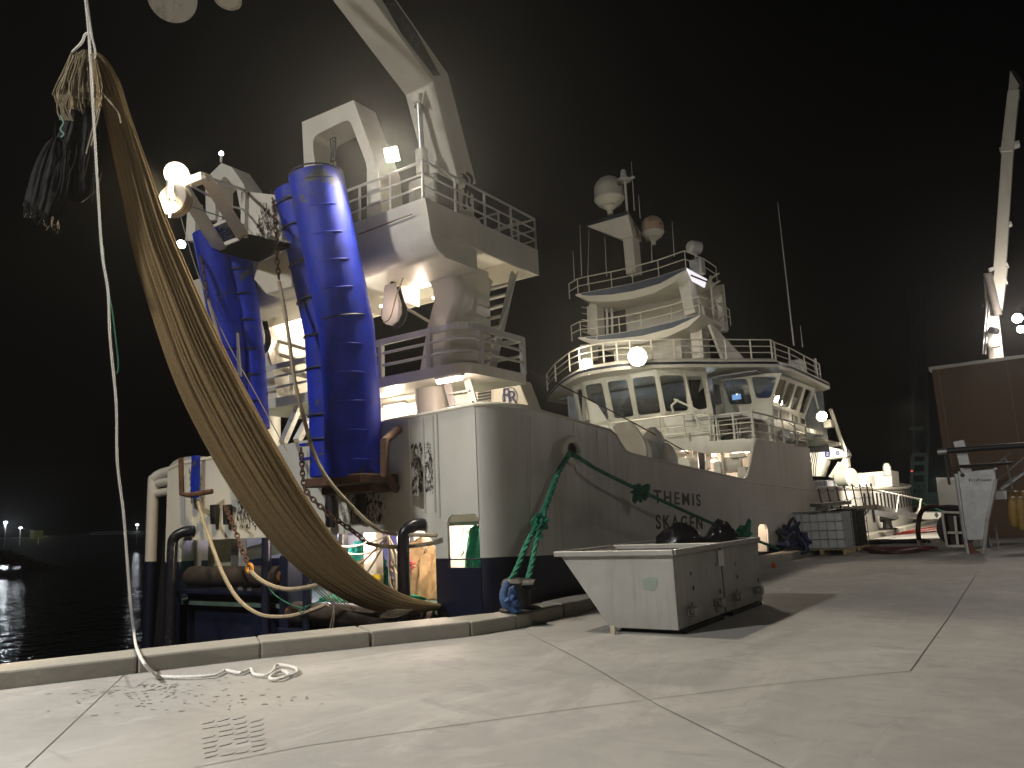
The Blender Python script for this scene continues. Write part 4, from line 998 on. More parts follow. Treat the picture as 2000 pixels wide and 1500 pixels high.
# door and its pillar between the two window groups
mb = MB(); a, b = U(*q7(1050, 360), y=16.9), U(*q7(1105, 700), y=16.9)
mb.poly([U(*q7(1048, 365), y=16.7), U(*q7(1102, 380), y=17.4), U(*q7(1140, 700), y=17.4), U(*q7(1090, 720), y=16.7)], (0, .06, 0)); mb.build('door', 'cream', wheel)
mb = MB(); mb.poly([U(*q7(1062, 400), y=16.68), U(*q7(1092, 405), y=17.1), U(*q7(1108, 520), y=17.1), U(*q7(1078, 520), y=16.68)], (0, -.02, 0)); mb.build('window', 'dark', wheel)
# interior: dark room, ceiling, consoles, screens
mb = MB(); mb.box((-5, 25.5, 5.0), (8.6, .05, 2.6)); mb.box((-5, 21.4, 6.16), (8.0, 8.2, .04)); mb.box((-5, 20, 4.5), (7.6, 8.6, .05)); mb.box((-8.4, 21, 5.4), (.05, 8, 1.6))
mb.build('cabin_lining', mat('cabin_lining', (.30, .31, .32), .7), wheel, smooth=False)
mb = MB(); mb.box((-4.6, 17.6, 4.95), (3.0, .8, .5)); mb.box((-2.2, 20.5, 4.95), (1.2, 2.4, .5)); mb.build('console', 'dark', wheel, bevel=.03)
def screen(px, py, y, w_, h_, mt):
    c = U(px, py, y=y); mb = MB(); mb.box(c, (w_ + .06, .06, h_ + .06)); o = mb.build('monitor', 'dark', wheel); mb = MB(); mb.box(c + V(0, -.035, 0), (w_, .01, h_)); mb.build('screen', mt, o, smooth=False)
a = q7(970, 495); screen(a[0], a[1], 16.75, .36, .30, 'screen_pale')
for (sx_, sy_, mt_, w_) in ((960, 415, 'screen_pale', .55), (1110, 405, 'screen', .45), (1215, 412, 'screen', .3)):
    a = q8(sx_, sy_); c = U(a[0], a[1], x=-1.9); mb = MB(); mb.box(c, (.05, w_ + .3, .36)); o = mb.build('monitor', 'dark', wheel); mb = MB(); mb.box(c + V(.03, 0, 0), (.01, w_ + .2, .30)); mb.build('screen', mt_, o, smooth=False)
a = q8(405, 515); screen(a[0], a[1], 19.5, .34, .2, 'screen_pale')
light('cabin_glow', (-6.4, 18.6, 5.2), 28, (.8, .9, 1), ship, radius=.4); light('cabin_glow', (-3.4, 19.4, 5.2), 28, (.8, .9, 1), ship, radius=.4); light('cabin_glow', (-1.8, 21.6, 5.2), 20, (.8, .9, 1), ship, radius=.4)
# roof rail
rp = [U(*q7(a, b), z=6.70) for a, b in ((60, 440), (110, 385), (195, 325), (255, 300), (330, 283), (400, 272), (480, 264), (560, 258), (690, 253), (826, 250), (982, 249), (1137, 249), (1287, 249), (1412, 249))]
rp += [V(-.75, 19.0, 6.7), V(-.62, 20.4, 6.7), V(-.60, 22.5, 6.7), V(-.6, 25, 6.7)]
mb = MB(); rail(mb, rp, .70, r=.024, rp=.03); mb.build('bridge_rail', 'cream', ship)
mb = MB(); mb.box((-1.1, 23.4, 7.05), (.5, .9, .65)); mb.box((-.8, 25.2, 7.2), (.12, .12, 1.0)); mb.build('deck_locker', 'rail_grey', ship, bevel=.03)
# --- mast
Yp = 16.7
def mast_deck(top, bot, y, z_name):
    tp = [U(*m5(*a), y=y) for a in top]; z = tp[-1].z
    tp = [U(*m5(*a), z=tp[len(tp) // 2].z) for a in top]; zz = tp[0].z
    bt = []
    for (a, b), p_ in zip(bot, tp):
        u = U(*m5(a, b), y=p_.y + .02); bt.append(V(p_.x, p_.y + .02, min(u.z, zz - .05)))
    back = [V(tp[-1].x + .1, tp[-1].y + 2.6, zz), V(tp[0].x - .1, tp[-1].y + 2.6, zz)]
    backb = [p_ - V(0, 0, .15) for p_ in back]
    mb = MB(); full_t, full_b = tp + back, bt + backb
    c0 = sum(full_b, V(0, 0, 0)) / len(full_b)
    mb.loft([full_t, full_b], True, True)
    o = mb.build(z_name, 'white', mast_, ang=30)
    mb = MB()
    mb.loft([[p_ + V(0, -.012, -.02) for p_ in tp], [p_ + V(0, -.012, .04) for p_ in bt]], False, False); mb.build('fascia', mat('grey_blue_fascia', (.05, .07, .10), .35), o)
    inner = [p_.lerp(c0, .22) - V(0, 0, .25) for p_ in full_b]
    mb = MB(); mb.loft([[p_ for p_ in full_b], inner], True, True); mb.build('soffit', 'cream', o, ang=25)
    return tp, zz, o
mb = MB(); L0, L1 = U(*m5(1585, 1190), y=17.6), U(*m5(1565, 860), y=17.6)
mb.beam(L0, L1, .45, .7, (0, 1, 0)); mb.beam(U(*m5(300, 1190), y=17.6), U(*m5(300, 1030), y=17.6), .45, .7, (0, 1, 0))
mast_ = mb.build('mast', 'white', ship, bevel=.02); mast_['label'] = 'tiered white radar mast above the wheelhouse'
tp2, z2, d2 = mast_deck([(170, 935), (400, 915), (650, 880), (900, 835), (1250, 755), (1570, 660)], [(170, 945), (400, 975), (650, 960), (900, 930), (1250, 840), (1570, 690)], Yp, 'lower_mast_deck')
tp1, z1, d1 = mast_deck([(140, 440), (300, 408), (560, 360), (800, 310), (1100, 232), (1410, 130)], [(140, 450), (300, 470), (560, 455), (800, 415), (1100, 332), (1410, 168)], Yp, 'upper_mast_deck')
mb = MB()
mb.beam(V(*U(*m5(1420, 320), y=17.5)), U(*m5(1505, 690), y=17.5), .42, .75, (0, 1, 0)); mb.beam(U(*m5(380, 555), y=17.5), U(*m5(395, 920), y=17.5), .36, .6, (0, 1, 0))
mb.build('leg', 'white', mast_, bevel=.02)
mb = MB()
for a in (505, 560): mb.tube([U(*m5(a - 5, 540), y=17.8), U(*m5(a + 5, 900), y=17.8)], .05, 8)
mb.build('leg', 'rail_grey', mast_)
mb = MB(); mb.box((tp2[2].x + 1.2, 19.2, (z1 + z2) / 2), (4.2, .1, z1 - z2 - .1)); mb.build('mast_house', 'white', mast_, smooth=False)
mb = MB(); mb.poly([V(tp2[-1].x - .1, 17.2, z2), V(tp2[-1].x + .5, 20.2, 6.7), V(tp2[-1].x + .1, 18, 6.7)], (-.1, 0, 0)); mb.poly([V(tp2[0].x + .9, 17.6, z2), V(tp2[0].x + .9, 20.6, 6.7), V(tp2[0].x + .9, 18, 6.7)], (.1, 0, 0)); mb.box((-5.2, 18.4, 7.6), (2.8, 1.4, 1.8)); mb.build('mast_base', 'white', mast_)
for tp_, z_ in ((tp1, z1), (tp2, z2)):
    lft = tp_[0] + V(-.5, .4, .0)
    pth = [lft] + [tp_[0] + V(.1, .05, 0)] + tp_[1:] + [V(tp_[-1].x + .2, tp_[-1].y + 1.3, z_), V(tp_[-1].x + .2, tp_[-1].y + 2.6, z_)]
    mb = MB(); rail(mb, pth, .62, (1, .5), r=.022, rp=.018); mb.build('mast_rail', 'cream', mast_)
# centre column and top platform
c0, c1 = U(*n7(700, 1480), y=17.4), U(*n7(660, 1060), y=17.4)
mb = MB(); mb.beam(c0 - V(0, 0, .2), c1, .42, .6, (0, 1, 0)); mb.build('column', 'cream', mast_, bevel=.02)
TPz = U(*n7(615, 700), y=16.9).z
e0, e1 = U(*n7(45, 870), z=TPz), U(*n7(618, 705), z=TPz); e2 = U(*n7(795, 985), z=TPz)
e3 = e2 + (e0 - e1) * .5
mb = MB(); lowp = [c1 + V(dx, dy, 0) for dx, dy in ((-.25, -.35), (.25, -.35), (.25, .4), (-.25, .4))]
mb.loft([lowp, [e0, e1, e2, e3]]); mb.loft([[p_ + V(0, 0, .002) for p_ in (e0, e1, e2, e3)], [p_ + V(0, 0, .10) for p_ in (e0, e1, e2, e3)]])
mb.build('top_platform', 'cream', mast_, smooth=False)
mb = MB(); mb.beam(e0 + V(0, -.02, .06), e1 + V(0, -.02, .06), .03, .14); mb.build('fascia', 'navy', mast_)
def radome(px, py, y, wpx, hpx, prof, mt, label, base=None):
    c = U(px, py, y=y); k = (c - EYE).dot(CF) / FPX; r = wpx / 2 * k; h = hpx * k
    mb = MB(); mb.lathe([(.02, h * .5)] + [(r * math.sin(a), h * .5 - r * .95 + r * .95 * math.cos(a)) for a in (rad(x) for x in (20, 40, 60, 78, 90))][::1] + [(r, -h * .5), (r * .99, -h * .52)], c, (0, 0, 1), 32)
    o = mb.build('radome', mt, mast_); o['label'] = label
    mb = MB(); mb.lathe([(r * 1.02, -h * .48), (r * 1.03, -h * .56), (r * .78, -h * .78), (r * .42, -h * .86), (r * .5, -h * .9), (r * .2, -h * 1.05), (r * .2, -h * 1.25)], c, (0, 0, 1), 32); mb.build('base', 'cream', o)
    return o, c, r
dome = mat('radome_grey', (.42, .41, .36), .5, var=.06)
r1_, c_, r_ = radome(1140 + 345 / 7.143, 320 + 330 / 7.143, 17.0, 57, 45, None, dome, 'large grey satellite dome on the top mast platform')
d = (CR * .62 - CF * .78); d.z = 0; d.normalize(); text_mesh('SA', .24, c_ + d * (r_ + .01) + V(0, 0, -.08), V(0, 0, 1).cross(d), V(0, 0, 1), 'lettering', mat('dome_lettering', (.03, .03, .03), .6), r1_)
r2_, c_, r_ = radome(1140 + 955 / 7.143, 320 + 845 / 7.143, 18.6, 43, 33, None, mat('radome_tan', (.40, .29, .20), .5, var=.15), 'smaller brownish satellite dome behind the mast column')
text_mesh('Int', .15, c_ + d * (r_ + .01) + V(0, 0, -.12), V(0, 0, 1).cross(d), V(0, 0, 1), 'lettering', M['dark'], r2_)
mb = MB(); c = U(*n7(590, 430), y=17.1); mb.tube([V(c.x, 17.1, TPz), V(c.x, 17.1, U(*n7(570, 250), y=17.1).z)], .05, 8); a_ = U(*n7(560, 225), y=17.1); mb.lathe([(.3, -.04), (.3, 0), (.14, .1), (.10, .38), (.08, .42)], a_, (0, 0, 1), 14); mb.box(a_ + V(.22, 0, -.02), (.5, .1, .07)); mb.build('radar_scanner', 'rail_grey', mast_)
mb = MB(); c = U(*n7(1555, 1170), y=17.4); mb.lathe([(.22, -.2), (.24, -.18), (.24, .2), (.16, .3)], c, (-.6, -.8, .1), 18); mb.tube([c, c + V(0, 0, -.5)], .05, 8); mb.box(c + V(0, .05, -.75), (.45, .4, .55)); mb.build('search_light', 'rail_grey', mast_)
q6 = lambda a, b: (1050 + a / 3.333, 300 + b / 3.333)
for (x0_, y0_, x1_, y1_, yy, r_) in ((230, 635, 240, 830, 17, .018), (275, 465, 287, 800, 17.4, .02), (335, 490, 325, 860, 17.8, .014), (437, 540, 450, 800, 17, .016), (875, 440, 890, 670, 17.2, .018), (740, 540, 745, 710, 17.2, .016), (610, 50, 630, 370, 17.3, .02), (657, 270, 668, 420, 17.4, .018), (1563, 318, 1668, 1250, 19.6, .028), (1710, 1120, 1725, 1260, 23, .02), (383, 1110, 387, 1290, 15.2, .014)):
    mb = MB(); a, b = U(*q6(x1_, y1_), y=yy), U(*q6(x0_, y0_), y=yy); mb.tube([a, a.lerp(b, .5), b], [r_, r_ * .8, r_ * .45], 6); mb.build('antenna', 'rail_grey', ship)
mb = MB(); a, b = U(*m5(1690, 230), y=18.2), U(*m5(1745, 870), y=18.2); mb.tube([a, b], .05, 8)
for k in range(6):
    f = (.0, .14, .38, .52, .78, .93)[k]; p_ = a.lerp(b, f); mb.hexa([p_ + V(.0, 0, -.1), p_ + V(.34, 0, .04), p_ + V(.34, .1, .04), p_ + V(0, .1, -.1)], [p_ + V(0, 0, -.06), p_ + V(.34, 0, .06), p_ + V(.34, .1, .06), p_ + V(0, .1, -.06)])
mb.build('step_pole', 'cream', mast_)
mb = MB(); a, b = U(*m5(285, 580), y=17.2), U(*m5(295, 900), y=17.2); mb.tube([a, b], .05, 8)
for k in range(5): p_ = a.lerp(b, k / 4.5); mb.hexa([p_ + V(.0, 0, -.08), p_ + V(-.3, 0, .03), p_ + V(-.3, .1, .03), p_ + V(0, .1, -.08)], [p_ + V(0, 0, -.05), p_ + V(-.3, 0, .05), p_ + V(-.3, .1, .05), p_ + V(0, .1, -.05)])
mb.build('step_pole', 'cream', mast_)
# board by the upper mast deck, its lit look put in as emission
mb = MB(); bd = [U(*m5(*a), x=tp1[-1].x + .22) for a in ((1412, 145), (1640, 270), (1615, 365), (1480, 290))]; mb.poly(bd, (.04, 0, 0)); o = mb.build('glowing_board', emit('glowing_board', (.92, .88, .95), 1.3), mast_)
mb = MB(); mb.beam(bd[0].lerp(bd[3], .55) + V(.05, 0, 0), bd[1].lerp(bd[2], .3) + V(.05, 0, 0), .03, .06); mb.build('bar', 'dark', o)
mb = MB(); mb.box(U(*m5(1790, 820), y=18.4), (.55, .4, .4)); mb.build('junction_box', 'rail_grey', mast_, bevel=.04)
# bridge lamps, then unseen lights for foredeck and bow
flood(1245, 697, ring[8].y - .15, .31, WARM, 'glow_warm', 1300, V(-4, 4, 1), 150)
flood(1145, 713, ring[3].y - .1, .23, WARM, 'glow_warm', 500, V(-7, 4, 1), 150)
flood(1605, 813, 23.2, .20, (1, .88, .66), 'glow_warm', 260, V(-.2, 45, -2), 120)
for p_, e in ((U(1245, 697, y=ring[8].y - .15), 130), (U(1145, 713, y=ring[3].y - .1), 80)): light('spill', p_ + V(0, -.75, .35), e, WARM, ship, radius=.3)
light('unseen_fore_light', (-2.6, 26.3, 5.9), 1300, (1, .9, .74), ship, V(-2, 40, 1), 165, .3)  # unseen light at the bridge front, without a lamp body
light('unseen_fore_light', (2.6, 25.2, 5.4), 26000, (1, .9, .74), ship, V(-.6, 46, 0), 50, .3); light('unseen_fore_light', (2.2, 25.5, 4.0), 2600, (1, .9, .74), ship, V(-.5, 30, 0), 140, .3)  # two bodiless lights added outboard to brighten the bow and near hull
# --- starboard wing deck, its rails, life-raft, ladder
Zd = 3.66
mb = MB(); mb.box((-4.9, 18.2, Zd - .12), (8.2, 6.9, .2)); mb.box((-.85, 24.3, Zd + .35), (1.0, 4.6, .10)); mb.build('bridge_deck', 'cream', ship, smooth=False)
mb = MB(); mb.poly([U(1300, 848, y=14.7), U(1386, 838, y=14.7), U(1386, 861, y=14.7), U(1475, 856, y=14.7), U(1470, 882, y=14.7), U(1380, 886, y=14.7), U(1300, 872, y=14.7)], (0, .05, 0)); mb.build('deck_fascia', 'cream', ship, bevel=.01)
mb = MB(); mb.poly([U(*q8(1090, 865), x=-.9), U(*q8(1555, 985), x=-.9), U(*q8(1560, 1030), x=-.9), U(*q8(1222, 960), x=-.9)], (.04, 0, 0)); mb.build('wing_fascia', 'white_clean', ship)
rl = [V(x, 15.0, Zd) for x in (-2.35, -1.75, -1.2)] + [V(-.6, 15.05, Zd)] + [V(-.55, y, Zd) for y in (16.6, 18.2, 19.8, 21.3)]
mb = MB(); rail(mb, rl, .82, (1, .6, .25), r=.03, rp=.034); mb.build('deck_rail', 'cream', ship)
zz = U(1320, 812, y=14.4).z
rl = [V(U(px, 800, y=14.4).x, 14.4, zz - .75) for px in (1188, 1230, 1286, 1334, 1384)]
mb = MB(); rail(mb, rl, .76, (1, .5, .2), r=.03, rp=.034); mb.build('deck_rail', 'cream', ship)
mb = MB(); rail(mb, [V(x, 15.9, Zd) for x in (-2.0, -1.4, -.9)], .74, (1, .55), r=.02, rp=.022); mb.build('deck_rail', 'cream', ship)
mb = MB()
for x in (-1.65, -1.25): mb.tube([V(x, 16.8, Zd), V(x + .12, 16.9, Zd + 1.25)], .03, 6)
for k in range(5): mb.tube([V(-1.64 + .02 * k, 16.8, Zd + .15 + .22 * k), V(-1.24 + .02 * k, 16.8, Zd + .15 + .22 * k)], .02, 5)
mb.build('ladder', 'cream', ship)
mb = MB(); mb.tube([U(*q7(845, 495), y=14.3), U(*q7(805, 530), y=14.3), U(*q7(818, 575), y=14.3)], .04, 8); mb.tube([U(*q7(820, 492), y=14.3), U(*q7(1000, 575), y=14.3)], .035, 8); mb.build('davit_arm', 'cream', ship)
mb = MB(); mb.tube([U(*q7(935, 560), y=14.2), U(*q7(985, 680), y=14.2)], .028, 6); mb.tube([U(*q7(745, 600), y=14.2), U(*q7(785, 690), y=14.2)], .02, 6); mb.build('brace', 'cream', ship)
# life-raft canister and hose reel on the wing
c = U(*q8(1060, 1030), x=-.75)
mb = MB(); mb.lathe([(.12, -.36), (.22, -.3), (.24, 0), (.22, .3), (.12, .36)], c, (0, 1, 0), 20); lr = mb.build('liferaft_canister', 'rail_grey', ship)
for k in range(3):
    mb = MB(); mb.tube([c + V(.24 * math.cos(a), .42 + .16 * k, .24 * math.sin(a)) for a in (2 * math.pi * j / 20 for j in range(20))], .022, 6, closed=True); mb.build('cradle_hoop', 'steel', lr)
# lit shelter under the bridge deck
mb = MB(); mb.box((-4, 16.8, 2.5), (7, .06, 2.4)); mb.box((-.42, 15.8, 2.6), (.05, 2.2, 2.0)); mb.box((-4, 15.6, 1.62), (7, 2.6, .05)); mb.build('shelter_wall', 'white_clean', ship, smooth=False)
a0, a1 = U(1357, 920, y=15.2), U(1380, 872, y=15.2)
mb = MB(); mb.box(U(1359, 898, y=15.2), (.16, .12, 1.1)); mb.poly([U(1366, 872, y=15.2), U(1376, 872, y=15.2), U(1384, 884, y=15.2), U(1382, 916, y=15.2), U(1376, 920, y=15.2), U(1378, 886, y=15.2)], (0, .3, 0)); mb.build('door_frame', 'white_clean', ship, bevel=.02)
mb = MB(); mb.box(U(1371, 897, y=15.6), (.22, .03, .9)); mb.build('doorway', 'dark', ship, smooth=False)
c = U(1425, 905, y=15.1)
mb = MB(); mb.lathe([(.1, -.3), (.42, -.3), (.42, -.24), (.25, -.22), (.25, .22), (.42, .24), (.42, .3), (.1, .3)], c + V(.05, .1, -.05), (1, .25, 0), 28); wn = mb.build('winch_drum', 'white_clean', ship)
mb = MB(); mb.box(c + V(-.35, .05, -.2), (.25, .5, .55)); mb.box(c + V(.45, 0, -.32), (.3, .5, .35)); mb.box(c + V(.35, -.1, .22), (.5, .3, .16)); mb.build('winch_frame', 'white_clean', wn, bevel=.03)
c = U(1340, 912, y=14.6); mb = MB(); mb.lathe([(.1, -.2), (.32, -.2), (.32, .2), (.1, .2)], c, (.3, 1, 0), 24); mb.build('winch_drum', 'white_clean', ship)
for (px, py, L, yy, e) in ((1336, 873, .55, 15.2, 30), (1447, 882, .55, 15.0, 40), (1393, 888, .2, 16.0, 20), (1393, 899, .2, 15.8, 14)):
    c = U(px, py, y=yy); tube_lamp(c - V(L / 2, 0, 0), c + V(L / 2, 0, 0), .05, e)
# rounded wing plate and shrouded gear in the well
mb = MB(); pts = [U(px, py, y=6.6) for px, py in ((1222, 886), (1202, 846), (1196, 834), (1203, 828), (1214, 824), (1226, 823), (1236, 827), (1244, 836), (1254, 852), (1262, 870), (1264, 892))]
mb.poly(pts, (0, .05, 0)); mb.build('wing_plate', mat('grey_plate', (.34, .34, .31), .45, var=.15), ship, bevel=.01)
# --- foredeck: crane, tank, houses
Yc = 29.0
F_ = lambda a, b, y=Yc: U(1560 + a / 6.25, 860 + b / 6.25, y=y)
mb = MB(); mb.poly([F_(125, 80), F_(300, 62), F_(340, 235), F_(270, 440), F_(95, 440), F_(100, 250)], (0, .9, 0)); fc = mb.build('fore_crane', 'white_clean', ship, bevel=.02); fc['label'] = 'floodlit white folded deck crane forward of the bridge'
mb = MB(); mb.poly([F_(300, 62), F_(585, 130), F_(592, 210), F_(510, 210), F_(340, 235)], (0, .8, 0)); mb.poly([F_(585, 150, Yc + .1), F_(610, 320, Yc + .1), F_(450, 490, Yc + .1), F_(430, 450, Yc + .1), F_(530, 230, Yc + .1)], (0, .5, 0)); mb.poly([F_(480, 258, Yc - .1), F_(520, 275, Yc - .1), F_(425, 470, Yc - .1), F_(360, 445, Yc - .1)], (0, .5, 0)); mb.build('crane_arm', 'white_clean', fc, bevel=.02)
BL_ = mat('blue_badge', (.03, .03, .22), .4)
for cx_, cy_, w_, h_ in ((350, 153, 60, 105), (477, 155, 42, 52)):
    mb = MB(); mb.poly([F_(cx_ + dx, cy_ + dy, Yc - .012) for dx, dy in rrect(0, 0, w_, h_, 16)], (0, .01, 0)); bdg = mb.build('badge', BL_, fc, smooth=False)
    mb = MB()
    for k in range(3): mb.poly([F_(cx_ - w_ * .25, cy_ - h_ * .28 + k * h_ * .25, Yc - .016), F_(cx_ + w_ * .25, cy_ - h_ * .30 + k * h_ * .25, Yc - .016), F_(cx_ + w_ * .25, cy_ - h_ * .22 + k * h_ * .25, Yc - .016), F_(cx_ - w_ * .25, cy_ - h_ * .2 + k * h_ * .25, Yc - .016)], (0, .003, 0))
    mb.build('badge_mark', 'white_clean', bdg, smooth=False)
mb = MB(); mb.tube(cr([F_(510, 105), F_(540, 92), F_(590, 110), F_(625, 160), F_(630, 195), F_(600, 205)], 5), .05, 6); mb.build('crane_hose', 'dark', fc)
for k in range(4): 
    mb = MB(); mb.tube([F_(185 + k * 17, 95, Yc - .02), F_(118 + k * 30, 330, Yc - .02), F_(150 + k * 18, 440, Yc - .02)], .015, 4); mb.build('crane_pipe', 'cord', fc)
mb = MB(); mb.box(U(1670, 940, y=34) + V(0, 0, -.2), (1.6, 1.6, .9)); mb.lathe([(.35, -.4), (.45, -.3), (.45, .3), (.3, .4)], U(1653, 934, y=29), (1, -.5, 0), 20); mb.build('anchor_winch', 'white_clean', ship)
mb = MB(); Yh = 40; mb.poly([U(1655, 926, y=Yh), U(1741, 919, y=Yh), U(1743, 950, y=Yh), U(1655, 955, y=Yh)], (0, 2.5, 0)); mb.build('fore_house', 'white_clean', ship)
mb = MB(); c = U(1733, 922, y=Yh); mb.lathe([(.22, -.2), (.22, .3), (.12, .5)], c, (0, 0, 1), 16); mb.build('vent_post', 'white_clean', ship)
mb = MB(); mb.tube([U(1622, 800, y=24.5), U(1650, 880, y=26)], .08, 10); mb.build('bridge_front_post', 'white_clean', ship)
mb = MB(); mb.tube([U(1585, 750, y=25), U(1598, 800, y=25)], .05, 8); mb.box(U(1618, 828, y=24.5), (.3, .4, .3)); mb.build('lamp_bracket', 'cream', ship)

# things standing on the decks
def tote(name, c, w, d, h, label, cat='tank', group=None, glow=None, cage='steel', rows=4, cols=6):
    o = thing(name, c, label, cat, group); c = Vector(c)
    pm = glow or mat('tote_plastic', (.52, .54, .56), .45, var=.12)
    mb = MB(); z0 = .17
    mb.box(c + V(0, 0, z0 + (h - z0) / 2), (w - .07, d - .07, h - z0 - .02)); t_ = mb.build('tank', pm, o, bevel=.05)
    mb = MB()
    for z in [z0 + .03 + (h - z0 - .04) * k / rows for k in range(rows + 1)]:
        mb.tube([c + V(sx * w / 2, sy * d / 2, z) for sx, sy in ((-1, -1), (1, -1), (1, 1), (-1, 1))], .014, 6, closed=True)
    for k in range(cols + 1):
        f = -w / 2 + w * k / cols
        for sy in (-1, 1): mb.tube([c + V(f, sy * d / 2, z0), c + V(f, sy * d / 2, h)], .012, 6)
    for k in range(1, cols):
        f = -d / 2 + d * k / cols
        for sx in (-1, 1): mb.tube([c + V(sx * w / 2, f, z0), c + V(sx * w / 2, f, h)], .012, 6)
    mb.build('cage', cage, o)['kind'] = 'stuff'
    mb = MB(); mb.lathe([(.11, 0), (.11, .06)], c + V(0, 0, h - .03), (0, 0, 1), 16); mb.build('lid', 'dark', o)
    mb = MB()
    for k in range(5): mb.box(c + V(0, -d / 2 + .06 + (d - .12) * k / 4, z0 - .012), (w, .11, .022))
    for k in (-1, 0, 1):
        mb.box(c + V(k * (w / 2 - .06), 0, z0 - .034), (.1, d, .02)); 
        for j in (-1, 0, 1): mb.box(c + V(k * (w / 2 - .06), j * (d / 2 - .06), .085), (.1, .12, .08))
        mb.box(c + V(k * (w / 2 - .06), 0, .03), (.1, d, .022))
    mb.build('pallet', mat('pallet_wood', (.42, .33, .19), .75, var=.2, vs=6), o, smooth=False)
    return o
c = U(1594, 955, y=24.6); tote('liquid_tote', V(c.x, 25.2, 1.14), 1.0, 1.0, 1.35, 'brightly lit white caged liquid tote on the foredeck', 'tank', None, mat('tote_white', (.75, .74, .78), .4, var=.04))
def shroud(c, w, h, seed, label):
    random.seed(seed); o = None; mb = MB(); n = 18; rings = []
    ph = [random.uniform(0, 6.28) for _ in range(6)]
    for i in range(13):
        f = i / 12; rr = []
        for k in range(n):
            a = 2 * math.pi * k / n
            base = 1.0 - .14 * f if f < .8 else (1 - .112) * (1 - ((f - .8) / .2) ** 2 * .75)
            wob = 1 + .07 * math.sin(3 * a + ph[0] + f * 4) + .06 * math.sin(7 * a + ph[1] - f * 6) + random.uniform(-.055, .055)
            sq = max(abs(math.cos(a)), abs(math.sin(a))) ** -.5
            rr.append(c + V(w * .5 * base * wob * sq * math.cos(a), w * .45 * base * wob * sq * math.sin(a), h * f + random.uniform(-.03, .03) * (f < .98)))
        rings.append(rr)
    mb.loft(rings); o = mb.build('covered_gear', mat('white_tarpaulin', (.56, .56, .55), .45, var=.06), None, ang=22)
    o['label'] = label; o['category'] = 'covered gear'; o['group'] = 'gear wrapped in white sheeting'; return o
for px, py0, py1, yy, w_, sd, lab in ((1279, 905, 834, 8.6, .62, 3, 'tallest of the bundles wrapped in white sheeting on the well deck'), (1263, 905, 857, 8.1, .62, 5, 'squat left bundle wrapped in white sheeting beside the taller one'), (1304, 912, 865, 8.6, .5, 8, 'right bundle wrapped in crumpled white sheeting, in half shade')):
    a, b = U(px, py0, y=yy), U(px, py1, y=yy); z0 = 1.5; shroud(V(a.x, yy, z0), w_, b.z - z0, sd, lab)
random.seed(11)
# ================================================================ the net, ropes and chains
def lerp_list(L, t):
    t = max(0, min(1, t)) * (len(L) - 1); i = min(int(t), len(L) - 2); f = t - i
    return tuple(a + (b - a) * f for a, b in zip(L[i], L[i + 1]))
def smooth_px(L, n=8): return [(p_.x, p_.y) for p_ in cr([V(a, b, 0) for a, b in L], n)]
def drape(left, right, d0, d1, thick, folds, name, mt, parent, NV=110, NU=150, bow=0, seed=1, amp=1.0):
    """hanging bundle of netting: lengthwise folds round an oval section; left/right are its outline, d0..d1 its depth from foot to head"""
    rnd = random.Random(seed); left, right = smooth_px(left), smooth_px(right); mb = MB(); uv = []
    fs = [(n_, a_, rnd.uniform(0, 6.28), rnd.uniform(-1.2, 1.2)) for n_, a_ in folds]; rings = []
    for i in range(NV + 1):
        t_ = i / NV; l, r = lerp_list(left, t_), lerp_list(right, t_); d = d0 + (d1 - d0) * t_ + bow * math.sin(math.pi * t_)
        Lp, Rp = U(l[0], l[1], d=d), U(r[0], r[1], d=d); c = (Lp + Rp) / 2; w_ = (Rp - Lp) / 2
        l2, r2 = lerp_list(left, min(1, t_ + .02)), lerp_list(right, min(1, t_ + .02)); c2 = (U(l2[0], l2[1], d=d) + U(r2[0], r2[1], d=d)) / 2
        view = (EYE - c).normalized(); nn = view * max(.12, w_.length * thick)
        ring = []
        for k in range(NU):
            a = 2 * math.pi * k / NU; m_ = 0
            for n_, am, ph, dr in fs:
                s_ = math.sin(n_ * a + ph + dr * t_ * 2.2); m_ += am * (1 - 2 * abs(s_) ** .7)
            m_ *= amp * min(1, .35 + t_ * 1.0) if amp > 0 else 1
            ring.append(c + w_ * math.cos(a) * (1 + .35 * m_) + nn * math.sin(a) * (1 + m_ * 1.7) + nn * 0)
        rings.append(ring)
    L = mb.loft(rings, True, True)
    o = mb.build(name, mt, parent, ang=180)
    me = o.data; uvl = me.uv_layers.new(name='uv'); idx = {}
    for i in range(NV + 1):
        for k in range(NU): idx[i * NU + k] = (k / NU, i / NV)
    for poly in me.polygons:
        for li in poly.loop_indices:
            vi = me.loops[li].vertex_index; uvl.data[li].uv = idx.get(vi, (0, 0))
    return o
m, nt, p, co, tc = new_mat('net_twine'); M['net'] = m
uv = tc.outputs['UV']
lon = _noise(nt, uv, 1, 6, .7, (70, 1.6, 1)); lon2 = _noise(nt, uv, 1, 4, .6, (24, .9, 1)); crs = _noise(nt, uv, 1, 3, .6, (60, 620, 1))
c = _mixc(nt, _ramp(nt, lon, .3, .7), (.19, .135, .066), (.29, .21, .11)); c = _mixc(nt, _math(nt, 'MULTIPLY', _ramp(nt, lon2, .54, .66), .3), c, (.07, .05, .028)); c = _mixc(nt, _math(nt, 'MULTIPLY', _ramp(nt, crs, .45, .65), .35), c, (.06, .042, .024))
nt.links.new(c, p.inputs['Base Color']); p.inputs['Roughness'].default_value = .9; p.inputs['Specular IOR Level'].default_value = .15
b = _n(nt, 'ShaderNodeBump'); b.inputs['Strength'].default_value = .9; b.inputs['Distance'].default_value = .03
nt.links.new(_math(nt, 'ADD', lon, _math(nt, 'MULTIPLY', crs, .8)), b.inputs['Height']); nt.links.new(b.outputs[0], p.inputs['Normal'])
